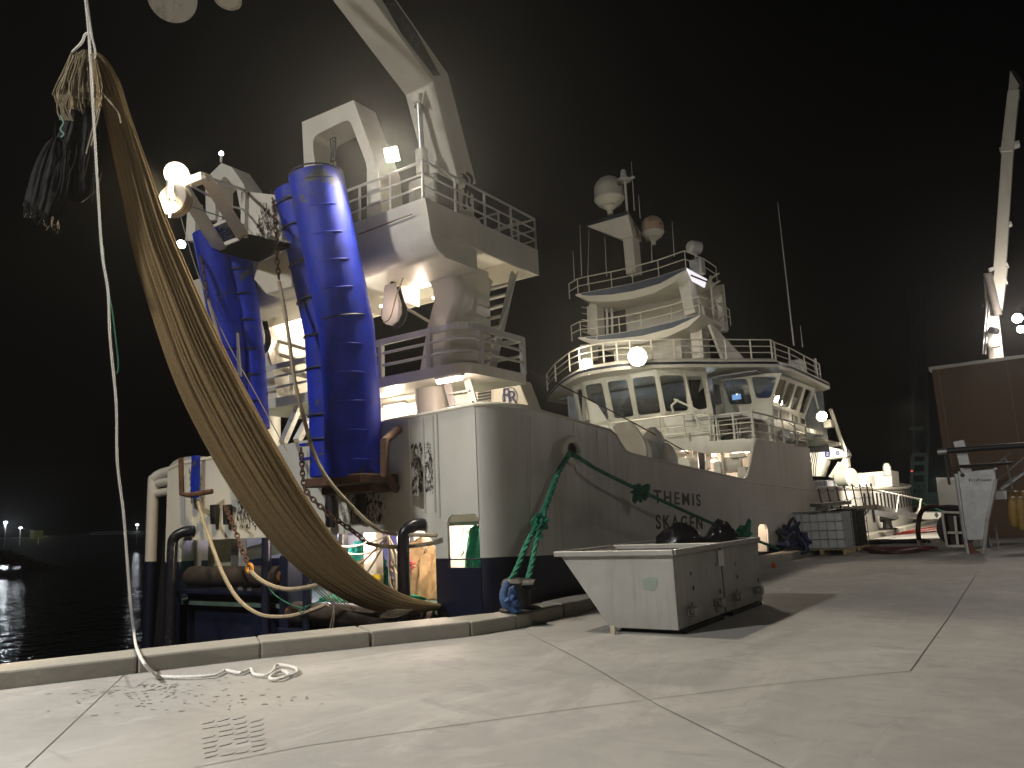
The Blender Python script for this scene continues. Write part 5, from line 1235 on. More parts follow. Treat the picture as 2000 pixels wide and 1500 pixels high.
p.inputs['Subsurface Weight'].default_value = 0
M['dark_net'] = mat('dark_netting', (.018, .017, .017), .9, var=.4, vs=9, bump=1, bs=60, spec=.15)
M['fringe'] = mat('frayed_twine', (.20, .165, .11), .9, var=.3, vs=20, spec=.1)
net = thing('fishing_net', U(830, 1185, y=.75), 'long brown fishing net hoisted from the stern roller up to the top left', 'fishing net')
Ln = [(858, 1192), (770, 1200), (690, 1180), (600, 1128), (520, 1050), (450, 955), (390, 850), (340, 745), (297, 620), (262, 500), (237, 380), (212, 265), (196, 190), (178, 120), (165, 100)]
Rn = [(862, 1180), (795, 1163), (725, 1122), (655, 1050), (590, 955), (530, 850), (470, 740), (415, 630), (370, 530), (325, 425), (290, 325), (255, 225), (235, 160), (205, 112), (178, 97)]
drape(Ln, Rn, 12.35, 10.9, .55, ((4, .05), (9, .04), (14, .03), (23, .02), (37, .012)), 'net_body', 'net', net, 150, 220, -.25, 4)
top_c = U(170, 104, d=10.9)
mb = MB(); rnd = random.Random(3)
for k in range(70):
    x0 = rnd.uniform(135, 186); y0 = rnd.uniform(102, 122); x1 = 150 + (x0 - 160) * 1.9 + rnd.uniform(-9, 9); y1 = rnd.uniform(165, 224); d = rnd.uniform(10.45, 10.8)
    mb.tube(cr([U(x0, y0, d=d + .1), U((x0 * .45 + x1 * .55), y0 * .6 + y1 * .4, d=d), U(x1 + rnd.uniform(-4, 4), y1 * .75 + y0 * .25, d=d), U(x1 + rnd.uniform(-5, 5), y1, d=d)], 3), rnd.uniform(.009, .017), 5)
for k in range(9):
    d = 10.5; x0 = 110 + k * 3; mb.tube(cr([U(x0 + 6, 185, d=d), U(x0 + rnd.uniform(-4, 2), 205, d=d), U(x0 + rnd.uniform(-4, 8), 222, d=d), U(x0 + 8, 235, d=d)], 3), .009, 5)
mb.build('frayed_fringe', 'fringe', net)['kind'] = 'stuff'
cap = drape([(118, 190), (126, 150), (140, 118), (158, 99), (166, 97)], [(200, 195), (196, 150), (190, 118), (178, 100), (170, 97)], 10.75, 10.9, .5, ((4, .10), (9, .08), (17, .05)), 'net_head', 'fringe', net, 30, 80, 0, 9)
drape([(138, 392), (108, 372), (96, 330), (104, 285), (122, 240), (128, 190)], [(160, 396), (186, 372), (199, 330), (198, 285), (197, 240), (194, 190)], 10.75, 10.85, .5, ((3, .13), (5, .12), (8, .10), (13, .06)), 'dark_netting', 'dark_net', net, 50, 90, 0, 12)
drape([(44, 402), (52, 370), (66, 322), (86, 284), (104, 268)], [(108, 446), (128, 395), (140, 335), (138, 288), (122, 268)], 10.6, 10.65, .5, ((3, .16), (7, .13), (12, .08)), 'dark_netting', 'dark_net', net, 50, 90, 0, 15)
mb = MB(); rnd = random.Random(21)
for k in range(46):
    x0 = 46 + 66 * rnd.random(); y0 = 402 + (x0 - 46) * .62; d = rnd.uniform(10.4, 10.75); mb.tube(cr([U(x0, y0 - 14, d=d), U(x0 + rnd.uniform(-4, 4), y0 + rnd.uniform(-2, 8), d=d), U(x0 + rnd.uniform(-8, 8), y0 + rnd.uniform(2, 20), d=d)], 3), .008, 4)
for k in range(26):
    x0 = rnd.uniform(105, 196); d = rnd.uniform(10.3, 10.5); y0 = rnd.uniform(230, 330); mb.tube(cr([U(x0, y0, d=d), U(x0 + rnd.uniform(-8, 3), y0 + 30, d=d), U(x0 + rnd.uniform(-22, 0), y0 + rnd.uniform(40, 75), d=d)], 3), .006, 4)
mb.build('torn_strand', 'dark_net', net)['kind'] = 'stuff'
mb = MB(); mb.tube(cr([U(198, 180, d=10.55), U(220, 205, d=10.5), U(232, 222, d=10.55), U(236, 240, d=10.6)], 4), .012, 5)
for a, b in (((195, 200), (168, 300)), ((196, 210), (178, 285))): mb.tube([U(*a, d=10.3), U(*b, d=10.3)], .008, 5)
mb.build('lacing', 'tan_rope', net)
def rope(name, pts, r, mt, label, cat='rope', n=6, seg=7, group=None, strands=0):
    path = cr(pts, n); mb = MB()
    if strands:
        L = [0]
        for a, b in zip(path, path[1:]): L.append(L[-1] + (b - a).length)
        fine = []; N = max(8, int(L[-1] / (r * 1.1))); j = 0
        for i in range(N + 1):
            s_ = L[-1] * i / N
            while j < len(L) - 2 and L[j + 1] < s_: j += 1
            fine.append(path[j].lerp(path[j + 1], (s_ - L[j]) / max(1e-6, L[j + 1] - L[j])))
        d_prev = None
        for k in range(strands):
            q_ = []
            for i, p_ in enumerate(fine):
                d = (fine[min(i + 1, N)] - fine[max(i - 1, 0)]).normalized(); s_ = d.cross(V(.3, .2, 1)).normalized(); t_ = d.cross(s_); a = 2 * math.pi * (k / strands + i * r * 1.1 / (r * 9))
                q_.append(p_ + (s_ * math.cos(a) + t_ * math.sin(a)) * r * .52)
            mb.tube(q_, r * .56, 6)
    else: mb.tube(path, r, seg)
    o = mb.build(name, mt, None); return tag(o, label, cat, group)
gz = lambda px, py, z=.03: U(px, py, z=z)
dR = (gz(312, 1320) - EYE).dot(CF)
hang = [(164, -30), (173, 60), (180, 180), (190, 350), (199, 490), (211, 570), (215, 660), (227, 790), (229, 900), (241, 1000), (248, 1090), (255, 1180), (263, 1245)]
pts = [U(px, py, d=10.25 - .35 * i / 12) for i, (px, py) in enumerate(hang)]
pts += [U(268, 1268, z=.23), U(282, 1296, z=.215), gz(297, 1312, .06), gz(315, 1321), gz(370, 1322), gz(422, 1318), gz(440, 1309), gz(470, 1314), gz(489, 1306), gz(497, 1316), gz(520, 1319), gz(534, 1310), gz(540, 1299), gz(560, 1300), gz(578, 1305), gz(580, 1313), gz(568, 1318), gz(555, 1311), gz(538, 1314), gz(527, 1324), gz(545, 1326), gz(562, 1320), gz(567, 1314)]
rope('white_rope', pts, .0165, 'white_rope', 'white rope hanging from above and trailing in a loop on the quay', strands=3)
rope('lifting_strop', [U(167, -20, d=10.6), U(178, 62, d=10.6), U(186, 105, d=10.6), U(176, 120, d=10.62)], .014, 'white_rope', 'thin white strop holding up the head of the net', 'rope', 5)
rope('lifting_strop', [U(178, 62, d=10.6), U(166, 68, d=10.6), U(160, 82, d=10.6), U(141, 102, d=10.65)], .018, 'white_rope', 'short white strop looped round the left side of the net head', 'rope', 5)
rope('green_cord', [U(202, 480, d=10.3), U(206, 540, d=10.3), U(218, 600, d=10.3), U(228, 680, d=10.3), U(231, 718, d=10.3), U(227, 730, d=10.3)], .008, 'green_rope', 'thin green cord hanging beside the white rope', 'cord')
rope('green_cord', [U(118, 225, d=10.5), U(124, 240, d=10.5), U(118, 252, d=10.5), U(125, 262, d=10.5), U(119, 268, d=10.5)], .009, mat('pale_green', (.2, .42, .36), .8), 'pale green cord tangled under the net fringe', 'cord')
# --- green mooring lines
fl_c = U(1112, 884, x=S + .1)
knot = U(1055, 1018, x=.12); bol = V(.30, .38, .19)
rope('mooring_rope', [fl_c + V(-.25, 0, 0.02), fl_c, U(1092, 920, x=.0), U(1075, 965, x=.06), knot], .05, 'green_rope', 'green mooring rope from the hull fairlead down to the near bollard', 'rope', 5, strands=3)
rope('mooring_rope', [knot, U(1030, 1060, x=.15), U(1010, 1110, x=.2), U(990, 1146, x=.22)], .045, 'green_rope', 'left leg of the green mooring eye at the near bollard', 'rope', 5, strands=3)
rope('mooring_rope', [knot, U(1050, 1045, x=.2), U(1040, 1095, x=.28), U(1029, 1142, x=.36)], .045, 'green_rope', 'right leg of the green mooring eye at the near bollard', 'rope', 5, strands=3)
def tangle(name, c, r, mt, label, n=9, seed=2, th=.03):
    rnd = random.Random(seed); mb = MB()
    for k in range(n): mb.tube(cr([c + V(rnd.gauss(0, r), rnd.gauss(0, r), rnd.gauss(0, r * 1.2)) for _ in range(5)], 4), th, 6)
    return tag(mb.build(name, mt, None), label, 'knot')
tangle('rope_knot', knot, .065, 'green_rope', 'bulky green knot where the mooring rope splits', 10, 2, .032)
m2 = [fl_c + V(-.2, .1, 0), fl_c + V(.02, .1, -.03), U(1165, 916, x=.1), U(1250, 958, x=.2), U(1330, 995, x=.24), U(1400, 1026, x=.26), U(1455, 1048, x=.26), U(1500, 1064, x=.24), U(1520, 1072, x=.2)]
rope('mooring_rope', m2, .038, 'green_rope', 'long green mooring rope slanting across the lettered hull side', 'rope', 6, strands=3)
tangle('rope_knot', U(1252, 962, x=.2), .07, 'green_rope', 'green knot halfway along the slanting mooring rope', 9, 5, .034); tangle('rope_knot', U(1453, 1046, x=.26), .11, 'green_rope', 'frayed green knot behind the rubbish bags', 9, 6, .04)
def wrap(pts, r, label):
    o = rope('chafe_wrap', pts, r, 'blue_cloth', label, 'cloth wrap', 4, 10); return o
wrap([U(992, 1140, x=.22), U(984, 1160, x=.24), U(986, 1178, x=.3), U(1000, 1186, x=.4)], .062, 'torn blue cloth wrapped on the left leg of the mooring eye')
wrap([U(1030, 1132, x=.36), U(1031, 1152, x=.38), U(1026, 1172, x=.42)], .05, 'blue cloth sleeve on the right leg of the mooring eye')
tangle('chafe_wrap', U(1001, 1178, x=.42), .05, 'blue_cloth', 'bunched blue cloth around the foot of the near bollard', 9, 4, .045)['category'] = 'cloth wrap'
# --- chains and tan straps at the stern
def chain(pts, link, label, th=.011, mt='chain'):
    path = cr(pts, 10); L = [0]
    for a, b in zip(path, path[1:]): L.append(L[-1] + (b - a).length)
    mb = MB(); s_ = 0; j = 0; k = 0
    while s_ < L[-1]:
        while j < len(L) - 2 and L[j + 1] < s_: j += 1
        p_ = path[j].lerp(path[j + 1], (s_ - L[j]) / max(1e-6, L[j + 1] - L[j])); d = (path[j + 1] - path[j]).normalized()
        s1 = d.cross(V(.8, .3, .1) if abs(d.z) > .8 else V(0, 0, 1)).normalized(); t1 = d.cross(s1); w_ = (s1 + t1).normalized() if k % 2 else (s1 - t1).normalized()
        mb.tube([p_ + d * link * .55 * math.cos(a) * (1.0) + w_ * link * .30 * math.sin(a) for a in (2 * math.pi * i / 10 for i in range(10))], th, 5, closed=True)
        s_ += link * .80; k += 1
    return tag(mb.build('chain', mt, None), label, 'chain')
yc = -.55
chain([U(532, 375, y=-.1), U(538, 430, y=yc), U(541, 500, y=yc), U(545, 546, y=yc)], .12, 'rusty chain hanging beside the nearer blue chute', .014)
rope('strap', [U(545, 550, y=yc), U(552, 585, y=yc), U(563, 650, y=yc), U(575, 740, y=yc), U(592, 810, y=yc), U(612, 880, y=yc), U(640, 935, y=-.5), U(688, 990, y=-.35), U(730, 1028, y=-.1), U(765, 1042, y=.4), U(853, 1046, y=.7)], .034, 'tan_rope', 'tan strap running from the chain down across the blue chute', 'strap')
chain([U(388, 470, y=-.3), U(395, 515, y=-.5), U(402, 560, y=-.5), U(407, 588, y=-.5)], .12, 'rusty chain hanging in front of the port chute', .014)
rope('strap', [U(407, 588, y=-.5), U(425, 650, y=-.5), U(445, 720, y=-.5), U(478, 800, y=-.4), U(510, 850, y=-.3), U(560, 920, y=-.1), U(600, 990, y=.2)], .03, 'tan_rope', 'tan strap running down in front of the port chute', 'strap')
rope('hawser', [U(386, 975, y=.5), U(395, 1010, y=.2), U(412, 1060, y=0), U(435, 1120, y=-.1), U(465, 1170, y=-.1), U(505, 1199, y=-.1), U(550, 1205, y=-.1), U(595, 1197, y=0), U(640, 1180, y=.2)], .036, 'tan_rope', 'pale hawser hanging in a deep loop under the stern', 'rope', 6)
chain([U(440, 990, y=.5), U(455, 1025, y=.2), U(472, 1070, y=.1), U(486, 1106, y=.0)], .13, 'rusty chain ending in an orange shackle at the stern roller', .015)
mb = MB(); c = U(487, 1110, y=0); mb.tube([c + V(.075 * math.cos(a), .01, .075 * math.sin(a)) for a in (2 * math.pi * k / 14 for k in range(14))], .03, 7, closed=True); tag(mb.build('shackle', mat('orange_paint', (.5, .22, .03), .5), None), 'orange shackle joining the chain to the pale hawser', 'shackle')
rope('hawser', [U(490, 1115, y=0), U(505, 1130, y=0), U(530, 1144, y=0), U(560, 1151, y=0), U(590, 1149, y=.05), U(625, 1142, y=.2)], .04, 'tan_rope', 'short pale hawser from the orange shackle into the net', 'rope', 6)
rope('green_cord', [U(520, 1140, y=0), U(535, 1160, y=0), U(560, 1177, y=0), U(588, 1187, y=-.02), U(597, 1184, y=-.1), U(592, 1196, y=-.12), U(584, 1194, y=-.1), U(600, 1184, y=0), U(640, 1170, y=.2)], .009, 'green_rope', 'thin green cord tied to the hawser loop', 'cord')
chain([U(588, 880, y=.2), U(592, 935, y=.0), U(600, 962, y=-.05), U(640, 1002, y=.0), U(690, 1038, y=.2), U(718, 1060, y=.4)], .13, 'rusty chain slung under the foot of the nearer blue chute', .015)
rope('hawser', [U(718, 1060, y=.4), U(740, 1066, y=.4), U(790, 1068, y=.6), U(853, 1060, y=.85)], .034, 'tan_rope', 'pale hawser leading from the slung chain along the stern opening', 'rope')
for i, pts_ in enumerate(([(560, 1000), (610, 1095), (650, 1180), (648, 1235)], [(640, 1140), (652, 1180), (642, 1237)])):
    rope('cord', [U(*a, y=.1) for a in pts_], .008, 'tan_rope', ('cord hanging straight down from the net to below the quay edge', 'second cord hanging from the belly of the net to below the quay edge')[i], 'cord')
for i in range(6):
    a = random.uniform(0, 1); rope('cord', [U(600 + 14 * i, 1140 + 6 * i, y=.15), U(660 + 10 * i, 1185 + 3 * i, y=.05), U(720 + 10 * i, 1196 + 2 * i, y=.0), U(780 + 5 * i, 1190, y=.1)], .009, 'cord', 'dark loose cord sagging under the belly of the net', 'cord', 5, 6, 'loose cords under the net')
rope('cord', [U(352, 420, y=-.4), U(385, 530, y=-.4), U(440, 660, y=-.4), U(500, 770, y=-.3), U(560, 880, y=-.2)], .009, 'tan_rope', 'thin line from the davit sheave down past the port chute', 'cord')
rope('cord', [U(500, 640, y=1.8), U(530, 608, y=1.6), U(549, 592, y=1.4)], .014, 'tan_rope', 'short tan line under the beam beside the port chute', 'cord')
rope('cord', [U(797, 520, y=LY), U(775, 575, y=LY - .2), U(762, 620, y=LY - .3), U(748, 630, y=LY - .25)], .012, 'tan_rope', 'rusty stained line tied across the hanging rope block', 'cord')
rope('cord', [U(1030, 722, x=GX), U(1100, 755, x=-1.7), U(1200, 806, x=-1.2), U(1300, 860, x=-.9), U(1345, 885, x=-.7)], .016, 'cord', 'dark stay wire running from the gantry platform to the well deck', 'wire')
# ropes and nets on the working deck
rope('hawser', [U(640, 1062, y=1.6), U(680, 1068, y=1.6), U(720, 1060, y=1.6), U(757, 1045, y=1.4)], .02, 'tan_rope', 'upper thin rope inside the stern opening', 'rope'); rope('hawser', [U(640, 1070, y=1.6), U(680, 1082, y=1.6), U(720, 1080, y=1.6), U(757, 1062, y=1.4)], .02, 'tan_rope', 'lower thin rope inside the stern opening', 'rope')
mb = MB(); rnd = random.Random(8); tp_ = U(758, 1046, y=1.3)
for k in range(9):
    w_ = rnd.uniform(14, 34); h_ = rnd.uniform(60, 120); y_ = rnd.uniform(1.2, 1.4)
    mb.tube(cr([U(758, 1046, y=y_), U(760 + w_ * .3, 1046 + h_ * .35, y=y_), U(764 + w_ * .5, 1046 + h_ * .75, y=y_), U(770, 1046 + h_, y=y_), U(764 - w_ * .15, 1046 + h_ * .8, y=y_), U(760 + w_ * .02, 1046 + h_ * .4, y=y_), U(758, 1046, y=y_)], 5), .017, 6)
tag(mb.build('rope_hank', 'tan_rope', None), 'hank of pale rope hung up in the stern opening', 'rope')
for i, (a, b) in enumerate((((756, 1048), (688, 1115)), ((758, 1050), (702, 1140)))): rope('hawser', [U(*a, y=1.3), U((a[0] + b[0]) / 2, (a[1] + b[1]) / 2 + 3, y=1.2), U(*b, y=1.1)], .018, 'tan_rope', ('upper slanting rope from the hank down to the net heap', 'lower slanting rope from the hank down to the net')[i], 'rope')
def heap(name, c, rx, ry, h, mt, label, seed, cat='net', crease=.3):
    rnd = random.Random(seed); mb = MB(); NU, NV = 120, 44; rings = []
    ph = [(rnd.randint(2, 13), rnd.uniform(-9, 9), rnd.uniform(0, 6.3)) for _ in range(8)]
    for i in range(NV):
        f = i / (NV - 1); rr = []
        for k in range(NU):
            a = 2 * math.pi * k / NU; m_ = sum((1 - 2 * abs(math.sin(n_ * .5 * a + g_ * f + p_)) ** .6) for n_, g_, p_ in ph) / 8
            r_ = math.cos(f * math.pi / 2) ** .7 * (1 + crease * 1.6 * m_); rr.append(c + V(rx * r_ * math.cos(a), ry * r_ * math.sin(a), h * math.sin(f * math.pi / 2) * (1 + crease * m_)))
        rings.append(rr)
    mb.loft(rings); return tag(mb.build(name, mt, None, ang=180), label, cat)
tan = mat('tan_net_heap', (.36, .26, .14), .9, var=.3, vs=5, bump=1, bs=45, spec=.1); grn = mat('green_net_heap', (.02, .27, .17), .8, var=.4, vs=12, bump=1, bs=50, spec=.2)
zd = .09
c = U(822, 1160, y=2.3); heap('net_heap', V(c.x + .05, 2.5, zd), .85, .7, 1.18, tan, 'big tan heap of folded net in the stern opening', 3)
c = U(700, 1160, y=2.7); heap('net_heap', V(c.x, 2.8, zd), .55, .5, .72, tan, 'smaller tan heap of net left of the white deck post', 5)
c = U(700, 1140, y=3.6); heap('net_heap', V(c.x + .15, 3.6, zd), .8, .5, 1.12, grn, 'green net heaped behind the tan one on the working deck', 7)
c = U(740, 1170, y=1.45); heap('net_heap', V(c.x - .2, 1.5, zd), 1.5, .28, .2, grn, 'green netting strip along the deck edge behind the roller', 9, crease=.2)
c = U(690, 1180, y=1.2); heap('net_heap', V(c.x - .3, 1.15, zd + .03), .7, .16, .12, grn, 'green netting scraps under the brown net at the roller', 10, crease=.3)
tangle('rope_bundle', U(797, 1100, y=1.75), .09, mat('pink_rope', (.42, .10, .10), .8), 'pink and red rope bundle lying on the tan net heap', 12, 3, .014)['category'] = 'rope'
o = heap('net_heap', V(U(932, 1090, y=1.7).x, 1.75, zd), .26, .35, 1.35, grn, 'green net hanging behind the rounded corner port', 12, crease=.1)
mb = MB(); c = U(731, 1150, y=1.6); mb.lathe([(.10, 0), (.13, .26), (.135, .27), (.12, .27), (.09, .02)], V(c.x, 1.6, c.z - .02), (0, 0, 1), 22); bk = tag(mb.build('bucket', mat('yellow_plastic', (.62, .45, .02), .4, var=.1, chips=.4, ccol=(.1, .08, .03), chs=9), None), 'yellow bucket at the foot of the white deck post', 'bucket')
# ================================================================ things on the quay
# --- two tipping skips
ys0 = .12
sk = lambda px, py, y=ys0: U(px, py, y=y)
Tl, Tr, Br, Bl = sk(1093, 1081), sk(1313, 1080), sk(1325, 1231), sk(1191, 1222)
zt_, zb_ = (Tl.z + Tr.z) / 2, Br.z
xr, xl_, xb = (Tr.x + Br.x) / 2, Tl.x, Bl.x
ysk1 = U(1404, 1060, x=xr).y
ysk1 = max(ys0 + 1.2, min(ysk1, ys0 + 1.9))
dly = ysk1 - ys0
def skip(label):
    o = thing('tipping_skip', V((xb + xr) / 2, (ys0 + ysk1) / 2, 0), label, 'skip', 'grey tipping skips on the quay')
    th = .012
    A = [V(xl_, 0, zt_), V(xr, 0, zt_), V(xr, 0, zb_), V(xb, 0, zb_)]
    mb = MB()
    for y in (ys0, ysk1 - th): mb.poly([p_ + V(0, y, 0) for p_ in A], (0, th, 0))
    def pl(a, b, n): mb.hexa([a + V(0, ys0 + th, 0), b + V(0, ys0 + th, 0), b + V(0, ysk1 - th, 0), a + V(0, ysk1 - th, 0)], [p_ + n * th for p_ in (a + V(0, ys0 + th, 0), b + V(0, ys0 + th, 0), b + V(0, ysk1 - th, 0), a + V(0, ysk1 - th, 0))])
    pl(A[1] - V(th, 0, 0), A[2] - V(th, 0, 0), V(1, 0, 0)); pl(A[2] + V(0, 0, 0), A[3], V(0, 0, 1)); pl(A[3] + V(.02, 0, 0), A[0] + V(.02, 0, 0), V(-.8, 0, -.6))
    body = mb.build('body', 'skip', o, smooth=False)
    mb = MB(); r_ = .035
    c4 = [V(xl_ - .05, ys0 - .03, zt_), V(xr + .03, ys0 - .03, zt_), V(xr + .03, ysk1 + .0, zt_), V(xl_ - .05, ysk1 + .0, zt_)]
    for a, b in zip(c4, c4[1:] + c4[:1]): mb.beam(a, b, .06, .07)
    mb.build('rim', 'skip', o, bevel=.008)
    mb = MB(); mb.box(((xb + xr) / 2 + .06, (ys0 + ysk1) / 2, zb_ / 2 - .005), (xr - xb - .05, dly - .3, zb_ - .01)); mb.build('skid', 'dark', o)
    for f in (.22, .80):
        y = ys0 + dly * f; z = zb_ + .18
        mb = MB(); mb.plate([V(xr + .01, y, z - .06), V(xr + .13, y, z - .06), V(xr + .13, y, z + .06), V(xr + .01, y, z + .06)], [[V(xr + .035, y, z - .035), V(xr + .10, y, z - .035), V(xr + .10, y, z + .035), V(xr + .035, y, z + .035)]], (0, .03, 0))
        mb.plate([V(xr + .01, y - .08, z - .05), V(xr + .13, y - .08, z - .05), V(xr + .13, y - .08, z + .05), V(xr + .01, y - .08, z + .05)], [[V(xr + .035, y - .08, z - .03), V(xr + .10, y - .08, z - .03), V(xr + .10, y - .08, z + .03), V(xr + .035, y - .08, z + .03)]], (0, .02, 0)); mb.box((xr + .118, y - .03, z), (.025, .12, .1))
        mb.build('lifting_lug', 'skip', o, bevel=.006)
    mb = MB()
    rnd = random.Random(4)
    for _ in range(5):
        y, z = rnd.uniform(ys0 + .15, ysk1 - .15), rnd.choice((zt_ - .25, zt_ - .3, zb_ + .45, rnd.uniform(zb_ + .2, zt_ - .15))); s_ = rnd.uniform(.015, .035)
        mb.face([mb.bm.verts.new(V(xr + .0145, y + s_ * math.cos(a) * rnd.uniform(.6, 1.2), z + s_ * 1.3 * math.sin(a) * rnd.uniform(.6, 1.2))) for a in (2 * math.pi * k / 7 for k in range(7))])
    mb.build('stain', 'dark', body, smooth=False)['kind'] = 'stuff'
    return o
skip1 = skip('grey steel tipping skip in front, nearest the viewer, with a pale green patch')
skip2 = copy_tree(skip1); skip2.location.y += dly + .05; skip2.location.z += .0; skip2['label'] = 'grey steel tipping skip behind the first, with black rubbish bags in it'
mb = MB(); mb.poly([sk(1268, 1140) + V(dx * .1, -.003, dz * .085) for dx, dz in ((-.85, -.9), (.5, -1.1), (1.1, -.4), (1.2, .8), (.2, 1.0), (-1.0, .6))], (0, .002, 0)); mb.build('green_patch', mat('mint_paint', (.27, .32, .28), .6, var=.2), [c_ for c_ in skip1.children if c_.name.startswith('body')][0], smooth=False)
mb = MB(); yy = ysk1 - .02; mb.box((xr + .017, yy, zt_ - .18), (.006, .22, .22)); mb.build('white_sticker', 'white_clean', [c_ for c_ in skip1.children if c_.name.startswith('body')][0], smooth=False)
bag = mat('black_bag_plastic', (.008, .008, .009), .18, var=.2)
def bin_bag(c, rx, ry, h, seed, label):
    rnd = random.Random(seed); mb = MB(); NU, NV = 30, 16; rings = []; ph = [(rnd.randint(3, 11), rnd.uniform(-9, 9), rnd.uniform(0, 6.3)) for _ in range(6)]
    for i in range(NV):
        f = i / (NV - 1); rr = []
        prof_ = math.sin(math.pi * min(1, f * .9 + .16)) ** .6 if f < .86 else max(.06, .42 - (f - .86) * 2.4)
        for k in range(NU):
            a = 2 * math.pi * k / NU; m_ = sum((1 - 2 * abs(math.sin(n_ * .5 * a + g_ * f + p_)) ** .7) for n_, g_, p_ in ph) / 6
            rr.append(c + V(rx * prof_ * (1 + .28 * m_) * math.cos(a) + .12 * rx * f, ry * prof_ * (1 + .28 * m_) * math.sin(a), h * f + .05 * m_))
        rings.append(rr)
    mb.loft(rings); return tag(mb.build('rubbish_bag', bag, None, ang=180), label, 'rubbish bag', 'black rubbish bags in the skip')
ybg = ysk1 + .9
c = U(1326, 1062, y=ybg); bin_bag(V(c.x, ybg, zt_ - .22), .44, .36, .56, 3, 'larger black rubbish bag slumped in the left of the rear skip')
c = U(1412, 1058, y=ybg + .35); bin_bag(V(c.x - .05, ybg + .35, zt_ - .22), .30, .27, .58, 6, 'smaller black rubbish bag at the right end of the rear skip')
# --- bollards on the kerb
def bollard(c, s, label):
    o = thing('bollard', c, label, 'bollard', 'cast iron bollards on the kerb'); c = Vector(c)
    mb = MB(); mb.lathe([(.30 * s, 0), (.31 * s, .03 * s), (.26 * s, .055 * s), (.1 * s, .06 * s)], c, (0, 0, 1), 28); mb.build('base', 'black', o)
    mb = MB(); mb.lathe([(.17 * s, .05 * s), (.145 * s, .15 * s), (.15 * s, .28 * s), (.19 * s, .34 * s), (.20 * s, .40 * s), (.15 * s, .45 * s), (.02, .46 * s)], c, (0, 0, 1), 28)
    mb.loft([[c + V((-.2 + .52 * f) * s, 0, 0) * 1.0 + V(0, (.19 - .10 * f * f) * s * math.cos(a), (.36 + .02 * f + (.105 - .045 * f * f) * math.sin(a)) * s) for a in (2 * math.pi * k / 12 for k in range(12))] for f in (0, .3, .6, .85, .97)])
    mb.build('head', mat('cast_iron', (.014, .013, .012), .55, .1, var=.5, vs=8, bump=.4, bs=30), o); return o
bollard(V(.32, .40, .19), 1.0, 'black bollard with green mooring rope and blue cloth, nearest the viewer')
b2 = V(.25, 14.9, .19); bollard(b2, 1.0, 'black bollard draped with dark blue rope beside the hull, between skips and totes')
tangle('rope_pile', b2 + V(.05, 0, .2), .2, mat('dark_blue_rope', (.012, .025, .07), .75, var=.4), 'dark blue rope heaped over the bollard behind the skips', 14, 8, .05)['category'] = 'rope'
b3 = U(1705, 1035, z=.19); bollard(V(.25, b3.y, .19), 1.35, 'black bollard silhouetted against the lit bow')
# --- small things lying about
mb = MB(); mb.ball(gz(1511, 1104, .06), .065, 14); tag(mb.build('ball_float', mat('orange_plastic', (.62, .10, .02), .4), None), 'small orange ball lying on the quay beside the skips', 'float')
mb = MB(); a = U(1548, 1055, x=-.1); mb.lathe([(.02, -.33), (.12, -.2), (.155, 0), (.12, .2), (.02, .33)], a, (0, 0, 1), 16); tag(mb.build('lit_port_stand_in', mat('port_glow_orange', (.50, .22, .06), .5, var=.2), None), 'narrow orange solid standing in for a lit port, left of the totes', 'fender')  # orange solid put in for an oval lit port, its warm light as colour
mb = MB(); mb.poly([gz(68, 1322, .0), gz(100, 1318, .0), gz(158, 1319, .0), gz(150, 1324, .0), gz(96, 1325, .0)], (0, 0, .025)); tag(mb.build('wood_splinter', 'pallet_x' if 'pallet_x' in M else mat('raw_wood', (.50, .36, .17), .8), None), 'pale splinter of wood lying below the kerb at far left', 'wood')
mb = MB(); mb.box(gz(1198, 1231, .05), (.06, .05, .1)); tag(mb.build('wood_chock', mat('chock_wood', (.5, .45, .36), .8), None), 'pale wooden chock at the foot of the front skip', 'chock')
# --- liquid totes
tote('liquid_tote', V(.95, 16.0, 0), 1.42, 1.2, 1.26, 'grey caged liquid tote on a pallet, nearer of the two by the hull', 'tank', 'caged liquid totes on the quay', None, 'steel', 4, 6)
tote('liquid_tote', V(1.12, 17.6, 0), 1.3, 1.3, 1.30, 'dark caged liquid tote standing behind the grey one', 'tank', 'caged liquid totes on the quay', mat('tote_dark', (.02, .02, .02), .5), 'dark', 3, 4)
# --- red, black and brown hoses
def hose_coil(c, rx, ry, n, r, mt, label, a0=0, sq=1):
    path = []
    for k in range(n * 20): a = a0 + 2 * math.pi * k / 20; f = 1 - .12 * (k / (n * 20)); path.append(c + V(rx * f * math.cos(a), ry * f * math.sin(a), r + .05 * (k / 20) * .6 + .015 * math.sin(3 * a)))
    mb = MB(); mb.tube(path, r, 8); return tag(mb.build('hose', mt, None), label, 'hose')
RED = mat('dark_red_hose', (.10, .018, .014), .45, var=.3); REDB = mat('bright_red_hose', (.26, .02, .015), .5)
hose_coil(gz(1752, 1062), 1.0, .75, 2, .05, M['black'], 'black hose coiled flat on the quay behind the red one')
hose_coil(gz(1755, 1076), 1.0, .42, 1, .055, RED, 'dark red hose curved on the quay in front of the black coil')
c0_ = gz(1798, 1075); hp = [gz(1700, 1077, .05), gz(1750, 1079, .05), c0_ + V(0, 0, .05), U(1796, 1060, d=25), U(1793, 1035, d=25), U(1797, 1005, d=25), U(1808, 992, d=24.6), U(1825, 988, d=24.2), U(1850, 990, d=23.6), U(1875, 992, d=23.2)]
rope('hose', hp, .075, mat('brown_hose', (.07, .035, .025), .5, var=.3), 'thick brown hose rising in an arch to the white reel frame', 'hose', 6, 10)
